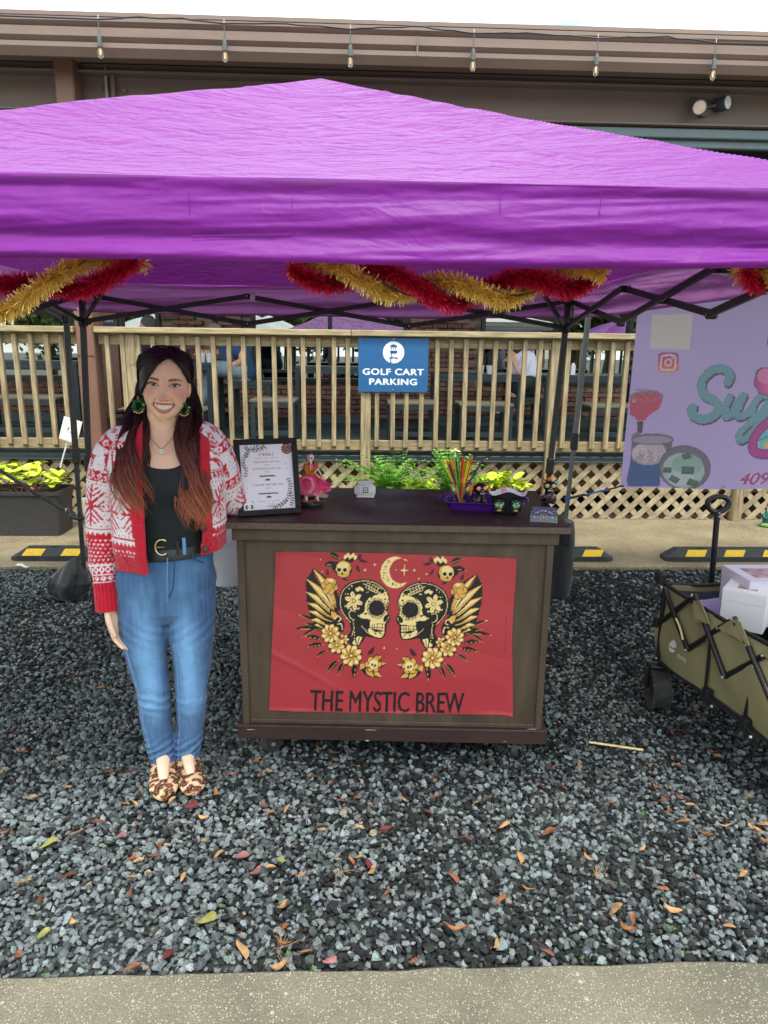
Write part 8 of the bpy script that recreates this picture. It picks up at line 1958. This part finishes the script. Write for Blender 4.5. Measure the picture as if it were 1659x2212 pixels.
# ---- hair
def hair_col(z, rn):
    z1, z2, z3 = LZ(890), LZ(1000), LZ(1100)
    k = np.clip((z1-z)/(z1-z2), 0, 1)[..., None]; k2 = np.clip((z2-z)/(z2-z3), 0, 1)[..., None]
    c0, c1_, c2_ = np.array(lin(36, 24, 28)), np.array(lin(104, 50, 40)), np.array(lin(180, 104, 68)); c_ = c0*(1-k)+c1_*k; return (c_*(1-k2)+c2_*k2)*(.45+1.0*rn)[..., None]
# cap following the skull
nu2, nv2 = 120, 90; t2 = np.linspace(0, 2*PI, nu2, endpoint=False); z2_ = np.linspace(.02, .2262, nv2); T2, Z2 = np.meshgrid(t2, z2_)
w2 = np.interp(Z2, zz_, Wd[:, 0]); f2 = np.interp(Z2, zz_, Ff[:, 0]); b2 = np.interp(Z2, zz_, Bk[:, 0]); c2_, s2_ = np.cos(T2), np.sin(T2); k2 = (np.abs(c2_)**2.25+np.abs(s2_)**2.25)**(-1/2.25)
off = .012+.010*np.clip((Z2-.15)/.08, 0, 1)+.003*fbm(T2*4, Z2*30, o=3)
cxx = (w2+off)*k2*s2_; cyy = np.where(c2_ > 0, f2+off*.8, np.maximum(b2, .03)+off*1.6)*k2*c2_
# hairline: parted a little to her left, swept to her right
part = .012; hl = .196-.0*cxx
dx_ = cxx-part; hl = np.where(dx_ < 0, .198-.60*np.abs(dx_)-9.0*dx_**2, .199-.25*np.abs(dx_)-14*dx_**2)
frontish = c2_ > -.12; keepv = ~(frontish & (Z2 < hl))
Vc = np.stack([cxx, -cyy, Z2], -1).reshape(-1, 3); F_ = grid_faces(nu2, nv2, True); F_ = F_[keepv.ravel()[F_].all(1)]
rn = .5+.5*vnoise((T2*26).ravel(), (Z2*22).ravel()); Wv = head_pt(Vc); hc = hair_col(Wv[:, 2], rn*.8)
m_hair = mat('hair', attr='Col', rough=.5, spec=.4, bump=.3, bscale=90)
hair = link('hair', np_mesh('hair', Wv, F_, hc), m_hair, woman); so2 = hair.modifiers.new('t', 'SOLIDIFY'); so2.thickness = .008; so2.offset = -1
def ribbons(paths, width, name, seed):
    """paths (n, m, 3): strands as thin flat ribbons"""
    g_ = np.random.default_rng(seed); n, m, _ = paths.shape; T_ = np.gradient(paths, axis=1); T_ /= np.linalg.norm(T_, axis=2, keepdims=True)+1e-9
    sd = np.cross(T_, g_.normal(0, 1, (n, 1, 3))*np.array([.5, 1, .3])+np.array([0, -1.2, 0])); sd /= np.linalg.norm(sd, axis=2, keepdims=True)+1e-9
    w = width*g_.uniform(.6, 1.3, (n, 1, 1))*np.interp(np.linspace(0, 1, m), [0, .1, .75, 1], [.5, 1, .9, .08])[None, :, None]
    A1, B1 = paths-sd*w/2, paths+sd*w/2; V_ = np.stack([A1, B1], 2).reshape(-1, 3); i = np.arange(m-1); q = np.stack([2*i, 2*i+1, 2*i+3, 2*i+2], 1); F2 = (q[None]+(np.arange(n)*2*m)[:, None, None]).reshape(-1, 4)
    rn = np.repeat(g_.random(n), 2*m); return link(name, np_mesh(name, V_, F2, hair_col(V_[:, 2], rn*.9+.1)), m_hair, hair)
def lockset(ctrl, n, spread, seed, m=24, wave=.028):
    """ctrl: list of (point, spread factor) in local space"""
    g_ = np.random.default_rng(seed); K = np.array([tuple(c) for c, _ in ctrl]); SP = np.array([q for _, q in ctrl]); base = spline([tuple(x) for x in K], 8); tt_ = np.linspace(0, 1, len(base)); sp_ = np.interp(tt_, np.linspace(0, 1, len(SP)), SP); t = np.linspace(0, 1, m)
    out = np.zeros((n, m, 3)); o = g_.normal(0, 1, (n, 3)); o /= np.maximum(1, np.linalg.norm(o, axis=1)/1.6)[:, None]; ph = g_.uniform(0, 6.28, n); fq = g_.uniform(5, 9, n); end_ = g_.uniform(.58, .97, n); cl = g_.integers(0, 9, n); co_ = g_.normal(0, .8, (9, 3)); cph = g_.uniform(0, 6.28, 9)
    for k in range(3): bk = np.interp(t, tt_, base[:, k]); out[:, :, k] = bk[None]
    tt2 = t[None]*end_[:, None]
    for k in range(3): out[:, :, k] = np.interp(tt2, tt_, base[:, k])
    sq = np.interp(tt2, tt_, sp_); ofs = (o*.45+co_[cl]*.75)*spread
    out += ofs[:, None]*sq[..., None]*np.array([1, .6, .5]); wv = wave*tt2**1.1*np.sin(tt2*fq[:, None].mean()*2+cph[cl][:, None]+.5*ph[:, None]*.4); out[:, :, 0] += wv; out[:, :, 1] += .5*wave*tt2*np.cos(tt2*11+cph[cl][:, None]); return out
def hp(x, y, z): return Vector(head_pt((x, y, z)))
locks = []
# her right (image left)
locks.append(lockset([(hp(-.050, .06, .15), .4), (hp(-.068, .055, .09), .5), (hp(-.076, .05, .03), .7), (L(284, 930, -.03), .9), (L(276, 985, -.09), 1.1), (L(272, 1040, -.125), 1.3), (L(278, 1085, -.14), 1.3), (L(288, 1122, -.15), 1.1)], 900, .022, 1))
locks.append(lockset([(hp(-.058, .0, .17), .25), (hp(-.080, .01, .10), .3), (hp(-.082, .015, .03), .5), (L(294, 935, -.06), .8), (L(292, 1000, -.12), 1.0), (L(290, 1060, -.15), 1.2), (L(298, 1110, -.16), 1.1)], 420, .018, 2))
locks.append(lockset([(hp(-.055, .06, .14), .6), (hp(-.085, .05, .06), .8), (L(270, 930, .0), 1.0), (L(262, 990, -.06), 1.3), (L(262, 1030, -.09), 1.1), (L(268, 1062, -.11), 1.0)], 240, .018, 3))
# her left (image right)
locks.append(lockset([(hp(.050, .06, .15), .4), (hp(.068, .055, .09), .5), (hp(.076, .05, .03), .7), (L(406, 930, -.03), .9), (L(412, 990, -.09), 1.0), (L(418, 1050, -.125), 1.2), (L(424, 1105, -.15), 1.2), (L(428, 1150, -.155), .9)], 820, .020, 4))
locks.append(lockset([(hp(.055, .03, .17), .25), (hp(.076, .035, .09), .35), (L(398, 915, -.04), .7), (L(398, 960, -.09), .8), (L(402, 1020, -.125), .9), (L(408, 1090, -.15), 1.0), (L(418, 1135, -.16), .8)], 360, .016, 5))
locks.append(lockset([(hp(.055, .06, .14), .6), (hp(.086, .05, .06), .8), (L(420, 930, .0), 1.0), (L(428, 985, -.05), 1.2), (L(432, 1030, -.10), 1.0), (L(432, 1070, -.12), .8)], 240, .017, 6))
ribbons(np.concatenate(locks), .0031, 'long_locks', 3)
# combed strands over the crown, from the parting
g_ = np.random.default_rng(9); n = 1200; m = 20; out = np.zeros((n, m, 3)); t = np.linspace(0, 1, m)
for i in range(n):
    s = -1 if i % 5 < 3 else 1; y0 = g_.uniform(-.066, .06) if s < 0 else g_.uniform(-.040, .06); zt0 = .226-.9*max(0, -y0-.03)**1.2*1.6-.3*max(0, y0)**1.5
    a0 = np.array([part+.002*s, y0, min(.224, zt0)]); x_end = s*g_.uniform(.070, .080); y_end = y0*.2+.045+g_.uniform(-.015, .02); z_end = g_.uniform(.05, .12)
    if y0 < -.035: y_end = g_.uniform(.0, .03)
    mid = np.array([s*(.056+.01*g_.random()), y0*.80+.004, .175+g_.uniform(-.012, .012)]); mid2 = np.array([s*.076, y0*.45+.016, .135]); e = np.array([x_end, y_end, z_end])
    P_ = spline([a0, mid, mid2, e], 8); tt_ = np.linspace(0, 1, len(P_)); q = np.stack([np.interp(t, tt_, P_[:, k]) for k in range(3)], 1)
    # keep outside the cap
    zq = np.clip(q[:, 2], .02, .2255); ww = np.interp(zq, zz_, Wd[:, 0])+.016+.010*np.clip((zq-.15)/.08, 0, 1); ff = np.interp(zq, zz_, np.where(q[0, 1] < 0, Ff[:, 0], Bk[:, 0]))+.014
    ffy = np.where(q[:, 1] < 0, np.interp(zq, zz_, Ff[:, 0])+.012, np.maximum(np.interp(zq, zz_, Bk[:, 0]), .03)+.022)
    rr = ((np.abs(q[:, 0])/ww)**2.25+(np.abs(q[:, 1])/ffy)**2.25)**(1/2.25); k_ = 1/np.maximum(rr, .2); k_ = np.where((rr < 1.02) & (zq < .222), np.minimum(k_, 1.6), 1.0); q[:, 0] *= k_; q[:, 1] *= k_
    q += g_.normal(0, .0008, 3)[None]; out[i] = q
ribbons(head_pt(out.reshape(-1, 3)).reshape(n, m, 3), .0034, 'combed_strands', 4)
# flyaways
g_ = np.random.default_rng(12); n = 90; fl = np.zeros((n, 10, 3))
for i in range(n):
    a = g_.uniform(0, 2*PI); z = g_.uniform(.10, .22); r_ = .085; p0 = np.array([r_*math.cos(a)*(1 if z < .17 else .7), r_*.9*math.sin(a)+.01, z]); d = np.array([math.cos(a), math.sin(a)*.5, g_.uniform(-.5, .8)]); l = g_.uniform(.01, .035)
    for j in range(10): fl[i, j] = p0+d*l*j/9+np.array([0, 0, -.012*(j/9)**2])
ribbons(head_pt(fl.reshape(-1, 3)).reshape(n, 10, 3), .0010, 'flyaway_strands', 5)

# ---- earrings, necklace, nose stud
m_er = mat('green_bead', (.01, .26, .06), .18, metal=.4); m_eg = mat('gold_bead', (.85, .75, .4), .2, metal=1.0); m_erd = mat('red_bead', (.6, .05, .03), .25)
for s, (px, py, yl) in ((-1, (299, 878, -.035)), (1, (397, 884, -.035))):
    q = L(px, py, yl); b = MB(); g_ = random.Random(3+s)
    for k in range(60):
        a = g_.uniform(0, 6.28); rr = .0160+g_.gauss(0, .0028); b.sphere((q.x+rr*.92*math.cos(a), q.y+g_.uniform(-.005, .005), q.z+rr*1.12*math.sin(a)), .0030, 6, 4)
    er = b.obj('earring', m_er, woman, sm=60)
    for a in (-2.2, -1.8, -1.3, -.9, .3): MB().sphere((q.x+.020*math.cos(a), q.y-.006, q.z+.022*math.sin(a)), .0034, 8, 6).obj('gold_bead', m_eg, er, sm=60)
    for a in (-1.55, -2.6, -.5): MB().sphere((q.x+.019*math.cos(a), q.y-.006, q.z+.022*math.sin(a)), .0030, 8, 6).obj('red_bead', m_erd, er, sm=60)
    MB().tube([(q.x, q.y, q.z+.02), (q.x, q.y, q.z+.034)], .001, 5).obj('wire', m_eg, er)
b = MB(); nk = spline([L(316, 922, -.030), L(322, 940, -.068), L(336, 958, -.095), L(349, 969, -.108), L(362, 958, -.095), L(376, 940, -.068), L(384, 925, -.03)], 6); b.tube([Vector(p) for p in nk], .0011, 5); nko = b.obj('necklace', mat('chain_bronze', (.30, .20, .11), .35, metal=.8), woman, sm=60)
q = L(349, 975, -.112); b = MB(); b.lathe([(0, -.0015), (.0085, -.0015), (.0095, 0), (.0085, .0015), (0, .0015)], q, 20, rotm(PI/2, 0, 0)); b.obj('pendant', mat('silver_coin', (.75, .74, .72), .3, metal=1, bump=.6, bscale=300), nko, sm=40)
